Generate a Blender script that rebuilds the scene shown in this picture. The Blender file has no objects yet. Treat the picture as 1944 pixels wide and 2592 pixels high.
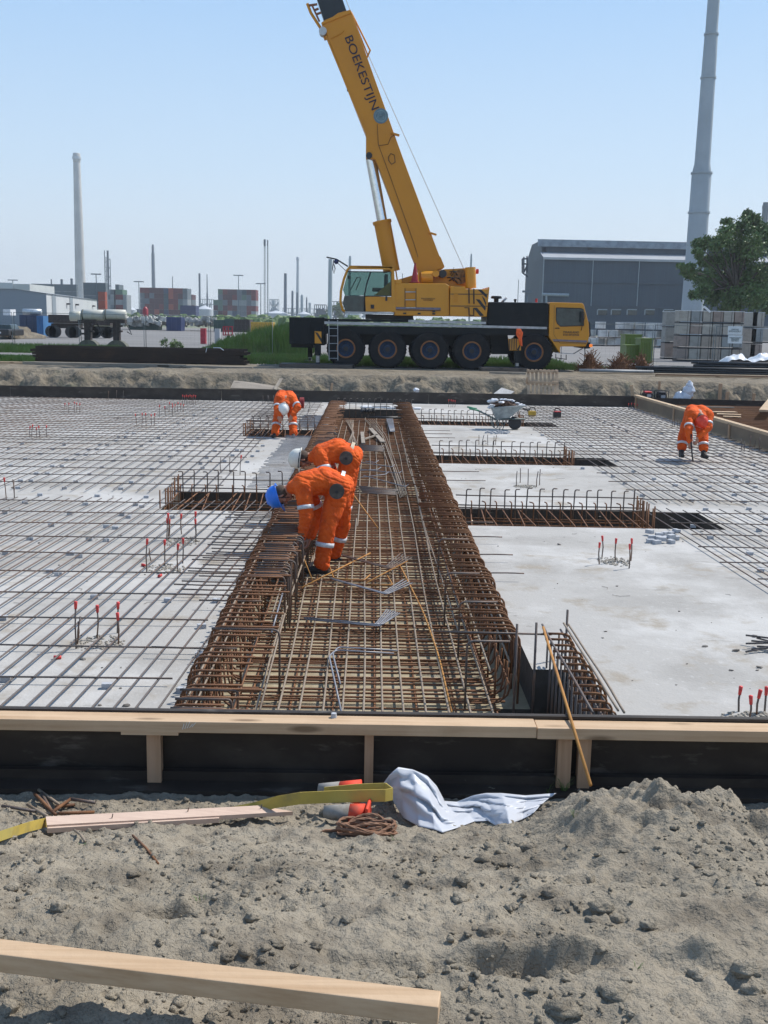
import bpy, bmesh, math, random
from mathutils import Vector, Matrix, noise
random.seed(7)
scene = bpy.context.scene
COL = scene.collection
# ---------------------------------------------------------------- camera
FPX, YH, YAW, ROLL, CZ = 2700.0, 812.0, math.radians(0.87), 0.020, 2.75
_p = math.atan((1296 - YH) / FPX)
Fv = Vector((math.sin(YAW) * math.cos(_p), math.cos(YAW) * math.cos(_p), -math.sin(_p)))
_R0 = Vector((math.cos(YAW), -math.sin(YAW), 0))
_U0 = _R0.cross(Fv)
Rv = _R0 * math.cos(ROLL) + _U0 * math.sin(ROLL)
Uv = _U0 * math.cos(ROLL) - _R0 * math.sin(ROLL)
cam_data = bpy.data.cameras.new('camera')
cam = bpy.data.objects.new('camera', cam_data)
COL.objects.link(cam)
cam.matrix_world = Matrix(((Rv.x, Uv.x, -Fv.x, 0), (Rv.y, Uv.y, -Fv.y, 0), (Rv.z, Uv.z, -Fv.z, CZ), (0, 0, 0, 1)))
cam_data.sensor_fit = 'AUTO'
cam_data.sensor_width = 36.0
cam_data.lens = FPX / 2592 * 36.0
cam_data.clip_start = 0.05
cam_data.clip_end = 20000
scene.camera = cam
# ---------------------------------------------------------------- light
SUN_EL, SUN_AZ = math.radians(52), math.radians(32)      # azimuth measured from +X towards +Y
sun_dir = Vector((math.cos(SUN_EL) * math.cos(SUN_AZ), math.cos(SUN_EL) * math.sin(SUN_AZ), math.sin(SUN_EL)))
world = bpy.data.worlds.new('World')
scene.world = world
world.use_nodes = True
_nt = world.node_tree
_bg = _nt.nodes['Background']
_sky = _nt.nodes.new('ShaderNodeTexSky')
_sky.sky_type = 'NISHITA'
_sky.sun_disc = False
_sky.sun_elevation = SUN_EL
_sky.sun_rotation = math.pi / 2 - SUN_AZ
_sky.altitude = 0
_sky.air_density = 1.0
_sky.dust_density = 1.2
_sky.ozone_density = 2.2
# hazy summer air: the sky pales towards the horizon
_tc = _nt.nodes.new('ShaderNodeTexCoord'); _sx = _nt.nodes.new('ShaderNodeSeparateXYZ'); _nt.links.new(_tc.outputs['Generated'], _sx.inputs[0])
_cr = _nt.nodes.new('ShaderNodeValToRGB'); _nt.links.new(_sx.outputs['Z'], _cr.inputs[0])
_cr.color_ramp.elements[0].position = 0.0; _cr.color_ramp.elements[0].color = (.76, .83, .87, 1)
_cr.color_ramp.elements[1].position = 1.0; _cr.color_ramp.elements[1].color = (.16, .28, .50, 1)
for _z, _c in ((.05, (.71, .81, .88)), (.13, (.56, .73, .90)), (.27, (.37, .59, .88)), (.5, (.22, .38, .66))):
    _e = _cr.color_ramp.elements.new(_z); _e.color = (*_c, 1)
_sc = _nt.nodes.new('ShaderNodeVectorMath'); _sc.operation = 'SCALE'; _sc.inputs['Scale'].default_value = 1 / 0.12
_nt.links.new(_cr.outputs[0], _sc.inputs[0])
_mx = _nt.nodes.new('ShaderNodeMix'); _mx.data_type = 'RGBA'; _mx.inputs[0].default_value = 0.92
_nt.links.new(_sky.outputs[0], _mx.inputs[6]); _nt.links.new(_sc.outputs[0], _mx.inputs[7]); _nt.links.new(_mx.outputs[2], _bg.inputs[0])
_bg.inputs[1].default_value = 0.12
sun_data = bpy.data.lights.new('sun', 'SUN')
sun = bpy.data.objects.new('sun', sun_data)
COL.objects.link(sun)
sun.rotation_euler = (-sun_dir).to_track_quat('-Z', 'Y').to_euler()
sun_data.energy = 4.6
sun_data.angle = math.radians(0.53)
sun_data.color = (1.0, 0.95, 0.88)
scene.view_settings.view_transform = 'Standard'
scene.view_settings.look = 'None'
scene.view_settings.gamma = 1
scene.view_settings.exposure = 0.17

# ---------------------------------------------------------------- pixel to place helpers (photograph 1944 x 2592)
def ray(px, py):
    return Fv + Rv * ((px - 972) / FPX) - Uv * ((py - 1296) / FPX)
def G(px, py, z=0.0):
    d = ray(px, py); t = (z - CZ) / d.z
    return Vector((0, 0, CZ)) + d * t
def D(px, py, Y):
    d = ray(px, py); t = Y / d.y
    return Vector((0, 0, CZ)) + d * t
def pxm(Y): return FPX / Y

# ---------------------------------------------------------------- materials
MATS = {}
def mat(name, col, rough=0.7, metal=0.0, vary=0.15, scale=6.0, col2=None, bump=0.0, bscale=None, spec=0.5, coord='Object', trans=0.0, alpha=1.0, mask=(0.42, 0.62), emit=None, stretch=None, coat=0.0, sheen=0.0):
    if name in MATS: return MATS[name]
    m = bpy.data.materials.new(name); m.use_nodes = True
    nt = m.node_tree; b = nt.nodes['Principled BSDF']
    b.inputs['Roughness'].default_value = rough
    b.inputs['Metallic'].default_value = metal
    b.inputs['Specular IOR Level'].default_value = spec
    b.inputs['Coat Weight'].default_value = coat
    if trans: b.inputs['Transmission Weight'].default_value = trans
    if alpha < 1: b.inputs['Alpha'].default_value = alpha
    tc = nt.nodes.new('ShaderNodeTexCoord')
    src = tc.outputs[coord]
    if stretch:
        mp = nt.nodes.new('ShaderNodeMapping'); mp.inputs['Scale'].default_value = stretch
        nt.links.new(src, mp.inputs[0]); src = mp.outputs[0]
    n = nt.nodes.new('ShaderNodeTexNoise'); n.inputs['Scale'].default_value = scale
    n.inputs['Detail'].default_value = 6; n.inputs['Roughness'].default_value = 0.65
    nt.links.new(src, n.inputs['Vector'])
    mr = nt.nodes.new('ShaderNodeMapRange'); mr.inputs[1].default_value = mask[0]; mr.inputs[2].default_value = mask[1]
    nt.links.new(n.outputs[0], mr.inputs[0])
    mx = nt.nodes.new('ShaderNodeMix'); mx.data_type = 'RGBA'
    c2 = col2 if col2 else tuple(c * (1 - vary) for c in col)
    c1 = col if col2 else tuple(min(1, c * (1 + vary)) for c in col)
    mx.inputs[6].default_value = (*c1, 1); mx.inputs[7].default_value = (*c2, 1)
    nt.links.new(mr.outputs[0], mx.inputs[0]); nt.links.new(mx.outputs[2], b.inputs['Base Color'])
    if emit:
        b.inputs['Emission Color'].default_value = (*emit[:3], 1); b.inputs['Emission Strength'].default_value = emit[3]
    if bump:
        n2 = nt.nodes.new('ShaderNodeTexNoise'); n2.inputs['Scale'].default_value = bscale or scale * 4
        n2.inputs['Detail'].default_value = 5
        nt.links.new(src, n2.inputs['Vector'])
        bp = nt.nodes.new('ShaderNodeBump'); bp.inputs['Strength'].default_value = 1.0; bp.inputs['Distance'].default_value = bump
        nt.links.new(n2.outputs[0], bp.inputs['Height']); nt.links.new(bp.outputs[0], b.inputs['Normal'])
    MATS[name] = m
    return m

def layered(name, base, layers, rough=0.8, bumps=(), coord='Object', spec=0.4):
    """base colour, then layers of (colour, noise scale, from, to, strength, stretch)"""
    m = bpy.data.materials.new(name); m.use_nodes = True
    nt = m.node_tree; b = nt.nodes['Principled BSDF']; b.inputs['Roughness'].default_value = rough
    b.inputs['Specular IOR Level'].default_value = spec
    tc = nt.nodes.new('ShaderNodeTexCoord'); prev = None
    rgb = nt.nodes.new('ShaderNodeRGB'); rgb.outputs[0].default_value = (*base, 1); prev = rgb.outputs[0]
    for k, (c, sc, lo, hi, st, *rest) in enumerate(layers):
        mp = nt.nodes.new('ShaderNodeMapping'); mp.inputs['Location'].default_value = (k * 17.3, k * 5.1, k)
        if rest: mp.inputs['Scale'].default_value = rest[0]
        nt.links.new(tc.outputs[coord], mp.inputs[0])
        n = nt.nodes.new('ShaderNodeTexNoise'); n.inputs['Scale'].default_value = sc; n.inputs['Detail'].default_value = 7
        n.inputs['Roughness'].default_value = 0.62
        nt.links.new(mp.outputs[0], n.inputs['Vector'])
        mr = nt.nodes.new('ShaderNodeMapRange'); mr.inputs[1].default_value = lo; mr.inputs[2].default_value = hi; mr.inputs[4].default_value = st
        nt.links.new(n.outputs[0], mr.inputs[0])
        mx = nt.nodes.new('ShaderNodeMix'); mx.data_type = 'RGBA'; mx.inputs[7].default_value = (*c, 1)
        nt.links.new(mr.outputs[0], mx.inputs[0]); nt.links.new(prev, mx.inputs[6]); prev = mx.outputs[2]
    nt.links.new(prev, b.inputs['Base Color'])
    last = None
    for (sc, dist) in bumps:
        n = nt.nodes.new('ShaderNodeTexNoise'); n.inputs['Scale'].default_value = sc; n.inputs['Detail'].default_value = 6
        nt.links.new(tc.outputs[coord], n.inputs['Vector'])
        bp = nt.nodes.new('ShaderNodeBump'); bp.inputs['Distance'].default_value = dist; bp.inputs['Strength'].default_value = 1
        nt.links.new(n.outputs[0], bp.inputs['Height'])
        if last: nt.links.new(last, bp.inputs['Normal'])
        last = bp.outputs[0]
    if last: nt.links.new(last, b.inputs['Normal'])
    MATS[name] = m
    return m

def wood(name, base, dark, axis='X', scale=3.0):
    m = wood0(name, base, dark, axis, scale); nt = m.node_tree; b = nt.nodes['Principled BSDF']
    prev = b.inputs['Base Color'].links[0].from_socket
    tc = nt.nodes.new('ShaderNodeTexCoord'); mp = nt.nodes.new('ShaderNodeMapping')
    mp.inputs['Scale'].default_value = {'X': (1.6, 7, 7), 'Y': (7, 1.6, 7), 'Z': (7, 7, 1.6)}[axis]
    vo = nt.nodes.new('ShaderNodeTexVoronoi'); vo.inputs['Scale'].default_value = 1.0; nt.links.new(tc.outputs['Object'], mp.inputs[0]); nt.links.new(mp.outputs[0], vo.inputs['Vector'])
    mr = nt.nodes.new('ShaderNodeMapRange'); mr.inputs[1].default_value = .20; mr.inputs[2].default_value = .10; mr.inputs[3].default_value = 0; mr.inputs[4].default_value = .85
    nt.links.new(vo.outputs['Distance'], mr.inputs[0]); mx = nt.nodes.new('ShaderNodeMix'); mx.data_type = 'RGBA'; mx.inputs[7].default_value = (*[c * .45 for c in dark], 1)
    nt.links.new(mr.outputs[0], mx.inputs[0]); nt.links.new(prev, mx.inputs[6]); nt.links.new(mx.outputs[2], b.inputs['Base Color'])
    return m
def wood0(name, base, dark, axis='X', scale=3.0):
    st = {'X': (0.35, 9, 9), 'Y': (9, 0.35, 9), 'Z': (9, 9, 0.35)}[axis]
    return layered(name, base, [(dark, scale, 0.40, 0.68, 0.8, st), (tuple(c * 0.55 for c in dark), 1.7, 0.66, 0.72, 0.8, (1, 2, 2) if axis == 'X' else (2, 1, 2)), (tuple(min(1, c * 1.25) for c in base), 1.2, .5, .7, .5)],
                   rough=0.75, bumps=((30, 0.002),))

# ---------------------------------------------------------------- mesh builder
class MB:
    def __init__(s): s.v = []; s.f = []; s.mi = []
    def add(s, vs, fs, mi=0):
        o = len(s.v); s.v += [tuple(v) for v in vs]; s.f += [tuple(i + o for i in f) for f in fs]; s.mi += [mi] * len(fs); return s
    def box(s, c, d, rot=None, mi=0, taper=1.0):
        c = Vector(c); hx, hy, hz = d[0] / 2, d[1] / 2, d[2] / 2; vs = []
        for z in (-1, 1):
            k = taper if z > 0 else 1.0
            for x, y in ((-1, -1), (1, -1), (1, 1), (-1, 1)):
                p = Vector((x * hx * k, y * hy * k, z * hz))
                if rot is not None: p = rot @ p
                vs.append(c + p)
        return s.add(vs, [(3, 2, 1, 0), (4, 5, 6, 7), (0, 1, 5, 4), (1, 2, 6, 5), (2, 3, 7, 6), (3, 0, 4, 7)], mi)
    def beam(s, a, b, w, h, up=(0, 0, 1), mi=0):
        a = Vector(a); b = Vector(b); x = (b - a); L = x.length; x.normalize()
        y = Vector(up).cross(x)
        if y.length < 1e-5: y = Vector((0, 1, 0))
        y.normalize(); z = x.cross(y)
        return s.box((a + b) / 2, (L, w, h), Matrix((x, y, z)).transposed(), mi)
    def tube(s, pts, r, n=6, caps=True, mi=0, r2=None):
        pts = [Vector(p) for p in pts]; m = len(pts)
        rs = r if isinstance(r, (list, tuple)) else [r if r2 is None else r + (r2 - r) * i / max(1, m - 1) for i in range(m)]
        t = (pts[1] - pts[0]).normalized()
        u = t.orthogonal().normalized(); vs = []
        for i, p in enumerate(pts):
            if i == 0: tt = pts[1] - pts[0]
            elif i == m - 1: tt = pts[-1] - pts[-2]
            else: tt = (pts[i + 1] - p).normalized() + (p - pts[i - 1]).normalized()
            tt.normalize(); u = (u - tt * u.dot(tt))
            if u.length < 1e-6: u = tt.orthogonal()
            u.normalize(); w = tt.cross(u)
            for k in range(n):
                a = 2 * math.pi * k / n
                vs.append(p + (u * math.cos(a) + w * math.sin(a)) * rs[i])
        fs = [(i * n + k, i * n + (k + 1) % n, (i + 1) * n + (k + 1) % n, (i + 1) * n + k) for i in range(m - 1) for k in range(n)]
        if caps: fs += [tuple(range(n - 1, -1, -1)), tuple(range((m - 1) * n, m * n))]
        return s.add(vs, fs, mi)
    def cyl(s, a, b, r, r2=None, n=16, mi=0): return s.tube([a, b], [r, r if r2 is None else r2], n, True, mi)
    def lathe(s, prof, c=(0, 0, 0), axis='Z', n=24, mi=0, caps=True):
        c = Vector(c); vs = []
        for (r, h) in prof:
            for k in range(n):
                a = 2 * math.pi * k / n; x, y = r * math.cos(a), r * math.sin(a)
                vs.append(c + (Vector((x, y, h)) if axis == 'Z' else Vector((x, h, y)) if axis == 'Y' else Vector((h, x, y))))
        m = len(prof)
        fs = [(i * n + k, i * n + (k + 1) % n, (i + 1) * n + (k + 1) % n, (i + 1) * n + k) for i in range(m - 1) for k in range(n)]
        if caps: fs += [tuple(range(n - 1, -1, -1)), tuple(range((m - 1) * n, m * n))]
        return s.add(vs, fs, mi)
    def prism(s, poly, y0, y1, mi=0):
        """poly of (x, z) extruded between two Y planes"""
        n = len(poly); vs = [(x, y0, z) for x, z in poly] + [(x, y1, z) for x, z in poly]
        fs = [tuple(range(n)), tuple(range(2 * n - 1, n - 1, -1))] + [(i, i + n, (i + 1) % n + n, (i + 1) % n) for i in range(n)]
        return s.add(vs, fs, mi)
    def ball(s, c, r, n=8, m=6, mi=0, sc=(1, 1, 1), jit=0):
        c = Vector(c); prof = []
        vs = [c + Vector((0, 0, -r * sc[2]))]
        for i in range(1, m):
            a = -math.pi / 2 + math.pi * i / m
            for k in range(n):
                b = 2 * math.pi * k / n; q = 1 + (random.uniform(-jit, jit) if jit else 0)
                vs.append(c + Vector((r * sc[0] * math.cos(a) * math.cos(b) * q, r * sc[1] * math.cos(a) * math.sin(b) * q, r * sc[2] * math.sin(a) * q)))
        vs.append(c + Vector((0, 0, r * sc[2])))
        fs = [(0, 1 + (k + 1) % n, 1 + k) for k in range(n)]
        for i in range(m - 2):
            for k in range(n):
                a = 1 + i * n + k; b = 1 + i * n + (k + 1) % n
                fs.append((a, b, b + n, a + n))
        o = 1 + (m - 2) * n; t = len(vs) - 1
        fs += [(o + k, o + (k + 1) % n, t) for k in range(n)]
        return s.add(vs, fs, mi)
    def mesh(s, name, mats, smooth=False):
        me = bpy.data.meshes.new(name); me.from_pydata(s.v, [], s.f); me.update()
        for m in (mats if isinstance(mats, (list, tuple)) else [mats]): me.materials.append(m)
        if any(s.mi): me.polygons.foreach_set('material_index', s.mi)
        bm = bmesh.new(); bm.from_mesh(me); bmesh.ops.recalc_face_normals(bm, faces=bm.faces); bm.to_mesh(me); bm.free()
        if smooth:
            me.polygons.foreach_set('use_smooth', [True] * len(me.polygons))
            if smooth != 'all':
                try: me.set_sharp_from_angle(angle=math.radians(40))
                except Exception: pass
        return me
    def build(s, name, mats, parent=None, smooth=False, bevel=0, **tags):
        o = bpy.data.objects.new(name, s.mesh(name, mats, smooth)); COL.objects.link(o)
        if parent is not None: put_under(o, parent)
        if bevel:
            md = o.modifiers.new('bevel', 'BEVEL'); md.width = bevel; md.segments = 2; md.limit_method = 'ANGLE'
        for k, v in tags.items(): o[k] = v
        return o
WM = {}
def wmat(o):
    m = Matrix.LocRotScale(o.location, o.rotation_euler, o.scale)
    return wmat(o.parent) @ m if o.parent else m
def put_under(o, parent):
    """child whose mesh is written in world coordinates"""
    o.parent = parent
    inv = wmat(parent).inverted()
    if inv != Matrix.Identity(4):
        loc, rot, sc = inv.decompose(); o.location = loc; o.rotation_euler = rot.to_euler(); o.scale = sc
def tag(o, label=None, cat=None, group=None, kind=None):
    if label: o['label'] = label
    if cat: o['category'] = cat
    if group: o['group'] = group
    if kind: o['kind'] = kind
    return o
def thing(name, label, cat, loc=(0, 0, 0), group=None, rotz=0):
    o = bpy.data.objects.new(name, None); COL.objects.link(o); o.location = loc; o.rotation_euler = (0, 0, rotz)
    o.empty_display_size = 0.2
    return tag(o, label, cat, group)
def place(name, me, loc=(0, 0, 0), rot=(0, 0, 0), parent=None, scale=(1, 1, 1)):
    o = bpy.data.objects.new(name, me); COL.objects.link(o); o.location = loc; o.rotation_euler = rot; o.scale = scale
    if parent is not None: o.parent = parent
    return o
def copy_tree(o, parent=None):
    c = o.copy(); COL.objects.link(c)
    if parent is not None: c.parent = parent
    for ch in [x for x in COL.objects if x.parent == o]: copy_tree(ch, c)
    return c
def lettering(text, size, name='lettering', extrude=0.004):
    cu = bpy.data.curves.new(name, 'FONT'); cu.body = text; cu.size = size; cu.extrude = extrude; cu.align_x = 'CENTER'; cu.align_y = 'CENTER'; cu.space_line = 0.9
    tmp = bpy.data.objects.new('tmp', cu); COL.objects.link(tmp)
    dg = bpy.context.evaluated_depsgraph_get(); me = bpy.data.meshes.new_from_object(tmp.evaluated_get(dg))
    bpy.data.objects.remove(tmp); bpy.data.curves.remove(cu); me.name = name
    return me
def bake(o):
    """apply the modifiers of o once"""
    dg = bpy.context.evaluated_depsgraph_get(); me = bpy.data.meshes.new_from_object(o.evaluated_get(dg))
    o.modifiers.clear(); o.data = me; return o
def hook(p, q, r, bend, n=4):
    """helper: points rounding the corner p-q-r"""
    p, q, r = Vector(p), Vector(q), Vector(r); a = q + (p - q).normalized() * bend; b = q + (r - q).normalized() * bend
    out = []
    for i in range(n + 1):
        t = i / n; out.append(a * (1 - t) ** 2 + q * 2 * t * (1 - t) + b * t * t)
    return out
def path(pts, bend=0.05, n=4):
    pts = [Vector(p) for p in pts]; out = [pts[0]]
    for i in range(1, len(pts) - 1): out += hook(pts[i - 1], pts[i], pts[i + 1], bend, n)
    return out + [pts[-1]]

M = {}
M['soil'] = layered('sandy_soil', (0.278, 0.242, 0.186), [((0.345, 0.30, 0.232), 1.3, .45, .62, .8), ((0.18, 0.153, 0.117), 3.4, .48, .64, .8), ((0.4, 0.37, 0.31), 60, .66, .74, .6), ((0.13, 0.115, 0.1), 40, .64, .72, .6)], rough=0.95, bumps=((22, 0.03), (75, 0.012), (220, .004)), spec=.2)
M['far_soil'] = layered('bank_soil', (0.175, 0.147, 0.108), [((0.265, 0.228, 0.172), 1.2, .45, .65, .8), ((0.12, 0.11, 0.095), 3, .5, .68, .8), ((0.14, 0.15, 0.09), .7, .6, .7, .5)], rough=0.95, bumps=((6, 0.08),), spec=.2)
M['slab'] = layered('blinding_concrete', (0.385, 0.37, 0.345), [((0.48, 0.468, 0.445), 0.35, .47, .56, .9), ((0.30, 0.285, 0.262), 0.8, .5, .64, .7), ((0.29, 0.25, 0.195), 1.6, .55, .66, .75), ((0.22, 0.2, 0.175), 70, .66, .71, .7), ((0.52, 0.51, 0.49), 14, .58, .7, .5), ((0.25, 0.235, 0.21), 22, .67, .73, .5), ((0.16, 0.15, 0.135), 3.5, .675, .70, .75), ((0.2, .185, .16), 1.1, .66, .69, .5, (1, 5, 1))], rough=0.85, bumps=((7, 0.008), (40, 0.004)), spec=.3)
M['trench'] = layered('trench_concrete', (0.33, 0.275, 0.175), [((0.24, 0.19, 0.125), 2, .45, .65, .8), ((0.48, 0.44, 0.33), 6, .5, .7, .6), ((0.2, 0.16, 0.11), 9, .62, .72, .5)], rough=0.85, bumps=((10, 0.01),))
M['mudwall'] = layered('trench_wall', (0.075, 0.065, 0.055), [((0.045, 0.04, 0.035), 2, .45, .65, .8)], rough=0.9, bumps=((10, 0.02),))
M['steel_bar'] = layered('rebar_steel', (0.12, 0.10, 0.09), [((0.19, 0.105, 0.065), 3, .47, .62, .85), ((0.085, 0.075, 0.075), 9, .5, .7, .7)], rough=0.55, bumps=((130, 0.002),))
M['rust_bar'] = layered('rusty_rebar', (0.17, 0.075, 0.034), [((0.25, 0.12, 0.05), 4, .5, .62, .8), ((0.11, 0.055, 0.032), 7, .5, .66, .8)], rough=0.8, bumps=((130, 0.002),))
M['tan_bar'] = layered('weathered_rebar', (0.26, 0.205, 0.15), [((0.2, 0.11, 0.06), 3, .52, .65, .7), ((0.33, 0.28, 0.22), 7, .5, .66, .6)], rough=0.55, bumps=((130, 0.002),))
M['orange_bar'] = layered('orange_rust_rebar', (0.42, 0.2, 0.05), [((0.25, 0.1, 0.03), 5, .5, .65, .7)], rough=0.8)
M['bright_bar'] = layered('new_rebar', (0.24, 0.25, 0.28), [((0.13, 0.13, 0.15), 5, .5, .65, .7)], rough=0.35)
M['spacer'] = layered('spacer_concrete', (0.42, 0.43, 0.45), [((0.3, 0.31, 0.33), 30, .5, .65, .6)], rough=0.9)
M['cap'] = mat('red_plastic_cap', (0.62, 0.05, 0.045), 0.45, vary=.2, scale=20)
M['ply'] = layered('dark_film_plywood', (0.034, 0.026, 0.021), [((0.062, 0.05, 0.04), 1.5, .46, .64, .9, (1, 1, 2)), ((0.15, 0.135, 0.115), 5, .60, .70, .6, (.5, 1, 1.8)), ((0.2, 0.19, 0.17), 30, .7, .76, .5)], rough=0.6)
M['timber'] = wood('pale_timber', (0.52, 0.37, 0.235), (0.38, 0.24, 0.13), 'X')
M['timber_y'] = wood('pale_timber_y', (0.5, 0.37, 0.24), (0.36, 0.24, 0.14), 'Y')
M['timber_z'] = wood('pale_timber_z', (0.46, 0.30, 0.19), (0.33, 0.2, 0.11), 'Z')
M['old_wood'] = wood('grey_timber', (0.3, 0.26, 0.21), (0.2, 0.17, 0.14), 'X')
# ---------------------------------------------------------------- ground
ZG = 0.80            # level of the surrounding ground
def near_z(x, y):
    """height of the sandy bank between the camera and the formwork"""
    t = min(1, max(0, (5.95 - y) / 2.6)); t = t * t * (3 - 2 * t) * .55 + t * .45
    z = -0.06 + 0.70 * t
    p0 = Vector((x, y, 4))
    hx = (x - 1.52) / 0.56; hy = (y - 5.05) / 0.62
    z += 0.27 * math.exp(-(hx * hx) ** 1.6 - hy * hy) * (1 + .35 * noise.fractal(p0 * 5, .8, 2.1, 3))
    z += 0.10 * math.exp(-((x - 3.2) / .8) ** 2 - ((y - 4.9) / .5) ** 2)
    fade = min(1, max(0, (6.05 - y) / .5)) if x < 4 else 1
    p = Vector((x, y, 0))
    z += (0.05 * noise.noise(p * 1.9) + 0.035 * noise.noise(p * 4.3)) * (0.3 + .7 * fade)
    r = noise.fractal(p * 11, 0.9, 2.1, 4)
    z += 0.021 * r * (0.4 + .6 * fade) + .007 * noise.fractal(p * 42, .8, 2.1, 2)
    q = noise.noise(p * 3.1 + Vector((9, 2, 0)))
    z += 0.045 * max(0, noise.noise(p * 8 + Vector((3, 3, 1))) - .2) * 2 * max(0, q + .35) + .02 * max(0, noise.noise(p * 17 + Vector((1, 7, 1))) - .22) * 2
    for (cx, cy, rx, ry, dz) in DENTS:
        u = ((x - cx) / rx) ** 2 + ((y - cy) / ry) ** 2
        if u < 4: z += dz * math.exp(-u * u)
    return z
DENTS = []
for (px, py, rx, ry, dz) in ((440, 2330, .16, .08, -.07), (560, 2310, .10, .05, -.03), (1290, 2450, .17, .06, -.06), (1260, 2405, .12, .05, .05), (1430, 2410, .14, .05, .045), (1490, 2445, .1, .05, -.045), (120, 2210, .2, .06, -.04), (1100, 2240, .3, .1, -.03), (1000, 2440, .3, .05, -.03)):
    g = G(px, py, .62 if py > 2350 else .55); DENTS.append((g.x, g.y, rx, ry, dz))

def grid_obj(name, xs, ys, fn, m, **t):
    nx, ny = len(xs), len(ys)
    vs = [(x, y, fn(x, y)) for y in ys for x in xs]
    fs = [(j * nx + i, j * nx + i + 1, (j + 1) * nx + i + 1, (j + 1) * nx + i) for j in range(ny - 1) for i in range(nx - 1)]
    me = bpy.data.meshes.new(name); me.from_pydata(vs, [], fs); me.materials.append(m)
    me.polygons.foreach_set('use_smooth', [True] * len(me.polygons)); me.update()
    o = bpy.data.objects.new(name, me); COL.objects.link(o)
    for k, v in t.items(): o[k] = v
    return o
def frange(a, b, s):
    n = max(1, int(round((b - a) / s))); return [a + (b - a) * i / n for i in range(n + 1)]
grid_obj('ground', frange(-3.6, 3.6, 0.014), frange(1.3, 6.24, 0.0145), near_z, M['soil'], kind='structure')
# wider ground around the pit, far outside the close view
def bank_z(x, y):
    yt = 38.7 + 0.5 * noise.noise(Vector((x * .35, 0, 3)))
    t = min(1, max(0, (y - yt + .95) / 1.0)); t = t ** .7
    p = Vector((x, y * 1.3, 0))
    n = noise.fractal(p * 1.4, .8, 2.1, 4)
    edge = 4 * t * (1 - t)
    return -0.1 + (ZG + .1) * t + n * (0.05 + .36 * edge) + .1 * edge * noise.fractal(p * 4, .8, 2.1, 3) - max(0, y - 41) * 0.02 * n
grid_obj('embankment', frange(-26, 26, 0.13), frange(36.4, 42.5, 0.09), lambda x, y: bank_z(x, y) if y < 42.4 else ZG - .05, M['far_soil'], kind='structure')
b = MB()
b.box((0, 44.2, ZG - .15), (90, 4.0, .3))
b.build('sand_track', M['far_soil'], kind='structure')
M['asphalt'] = layered('yard_asphalt', (0.175, 0.168, 0.162), [((0.215, 0.208, 0.2), .05, .4, .65, .8, (1, 3, 1)), ((0.17, 0.165, 0.16), .2, .55, .7, .6, (1, 4, 1))], rough=.9)
M['field'] = layered('far_field', (0.15, 0.17, 0.11), [((0.25, 0.24, 0.19), .02, .45, .6, .8), ((0.08, 0.11, 0.06), .05, .5, .7, .8)], rough=.95)
def sheet(name, x0, x1, y0, y1, z, m):
    MB().add([(x0, y0, z), (x1, y0, z), (x1, y1, z), (x0, y1, z)], [(0, 1, 2, 3)]).build(name, m, kind='structure')
sheet('yard', -170, 170, 46.0, 190, ZG - .02, M['asphalt'])
def plain():
    b = MB(); z = ZG - .06
    R = 2900
    # the plain around the pit: four strips so that the pit stays open
    for (x0, x1, y0, y1) in ((-R, R, 42.3, R), (-R, -26, -60, 42.3), (26, R, -60, 42.3), (-26, 26, -60, 1.32), (-26, -3.58, 1.32, 4.6), (3.58, 26, 1.32, 4.6)):
        b.add([(x0, y0, z), (x1, y0, z), (x1, y1, z), (x0, y1, z)], [(0, 1, 2, 3)])
    b.build('terrain', M['field'], kind='structure')
plain()
b = MB()
b.add([(-26, 4.6, ZG - .06), (-3.58, 4.6, ZG - .06), (-3.58, 6.2, -.1), (-26, 6.2, -.1)], [(0, 1, 2, 3)])
b.add([(3.58, 4.6, ZG - .06), (26, 4.6, ZG - .06), (26, 6.2, -.1), (3.58, 6.2, -.1)], [(0, 1, 2, 3)])
b.build('pit_slope', M['soil'], kind='structure')

# clods and stones on the near bank
def clods():
    b = MB(); rnd = random.Random(3)
    for i in range(13000):
        y = 1.7 + 4.2 * rnd.random() ** 1.0; x = rnd.uniform(-.42, .42) * (y + .6) * 1.05
        dens = noise.noise(Vector((x * 1.3, y * 1.3, 5)))
        if dens < rnd.uniform(-.5, .35): continue
        r = 0.0028 + 0.013 * rnd.random() ** 3.4
        if rnd.random() < .012: r = rnd.uniform(.018, .032)
        z = near_z(x, y)
        n, m = (5, 4) if r < .012 else (8, 6)
        st = len(b.v)
        b.ball((0, 0, 0), r, n, m, sc=(rnd.uniform(.8, 1.4), rnd.uniform(.8, 1.3), rnd.uniform(.5, .9)))
        a = rnd.random() * 6.28; off = rnd.random() * 50
        for k in range(st, len(b.v)):
            v = Vector(b.v[k]); q = 1 + .8 * noise.noise(v * (1.1 / r) + Vector((off, 0, 0))) + .45 * noise.noise(v * (2.6 / r) + Vector((off, 9, 0)))
            vx, vy = v.x * q, v.y * q
            b.v[k] = (x + vx * math.cos(a) - vy * math.sin(a), y + vx * math.sin(a) + vy * math.cos(a), z + v.z * q + r * .2)
    b.build('soil_clods', M['soil'], smooth='all', kind='stuff', label='loose clods of sandy soil scattered over the near bank', category='soil')
clods()

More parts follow.
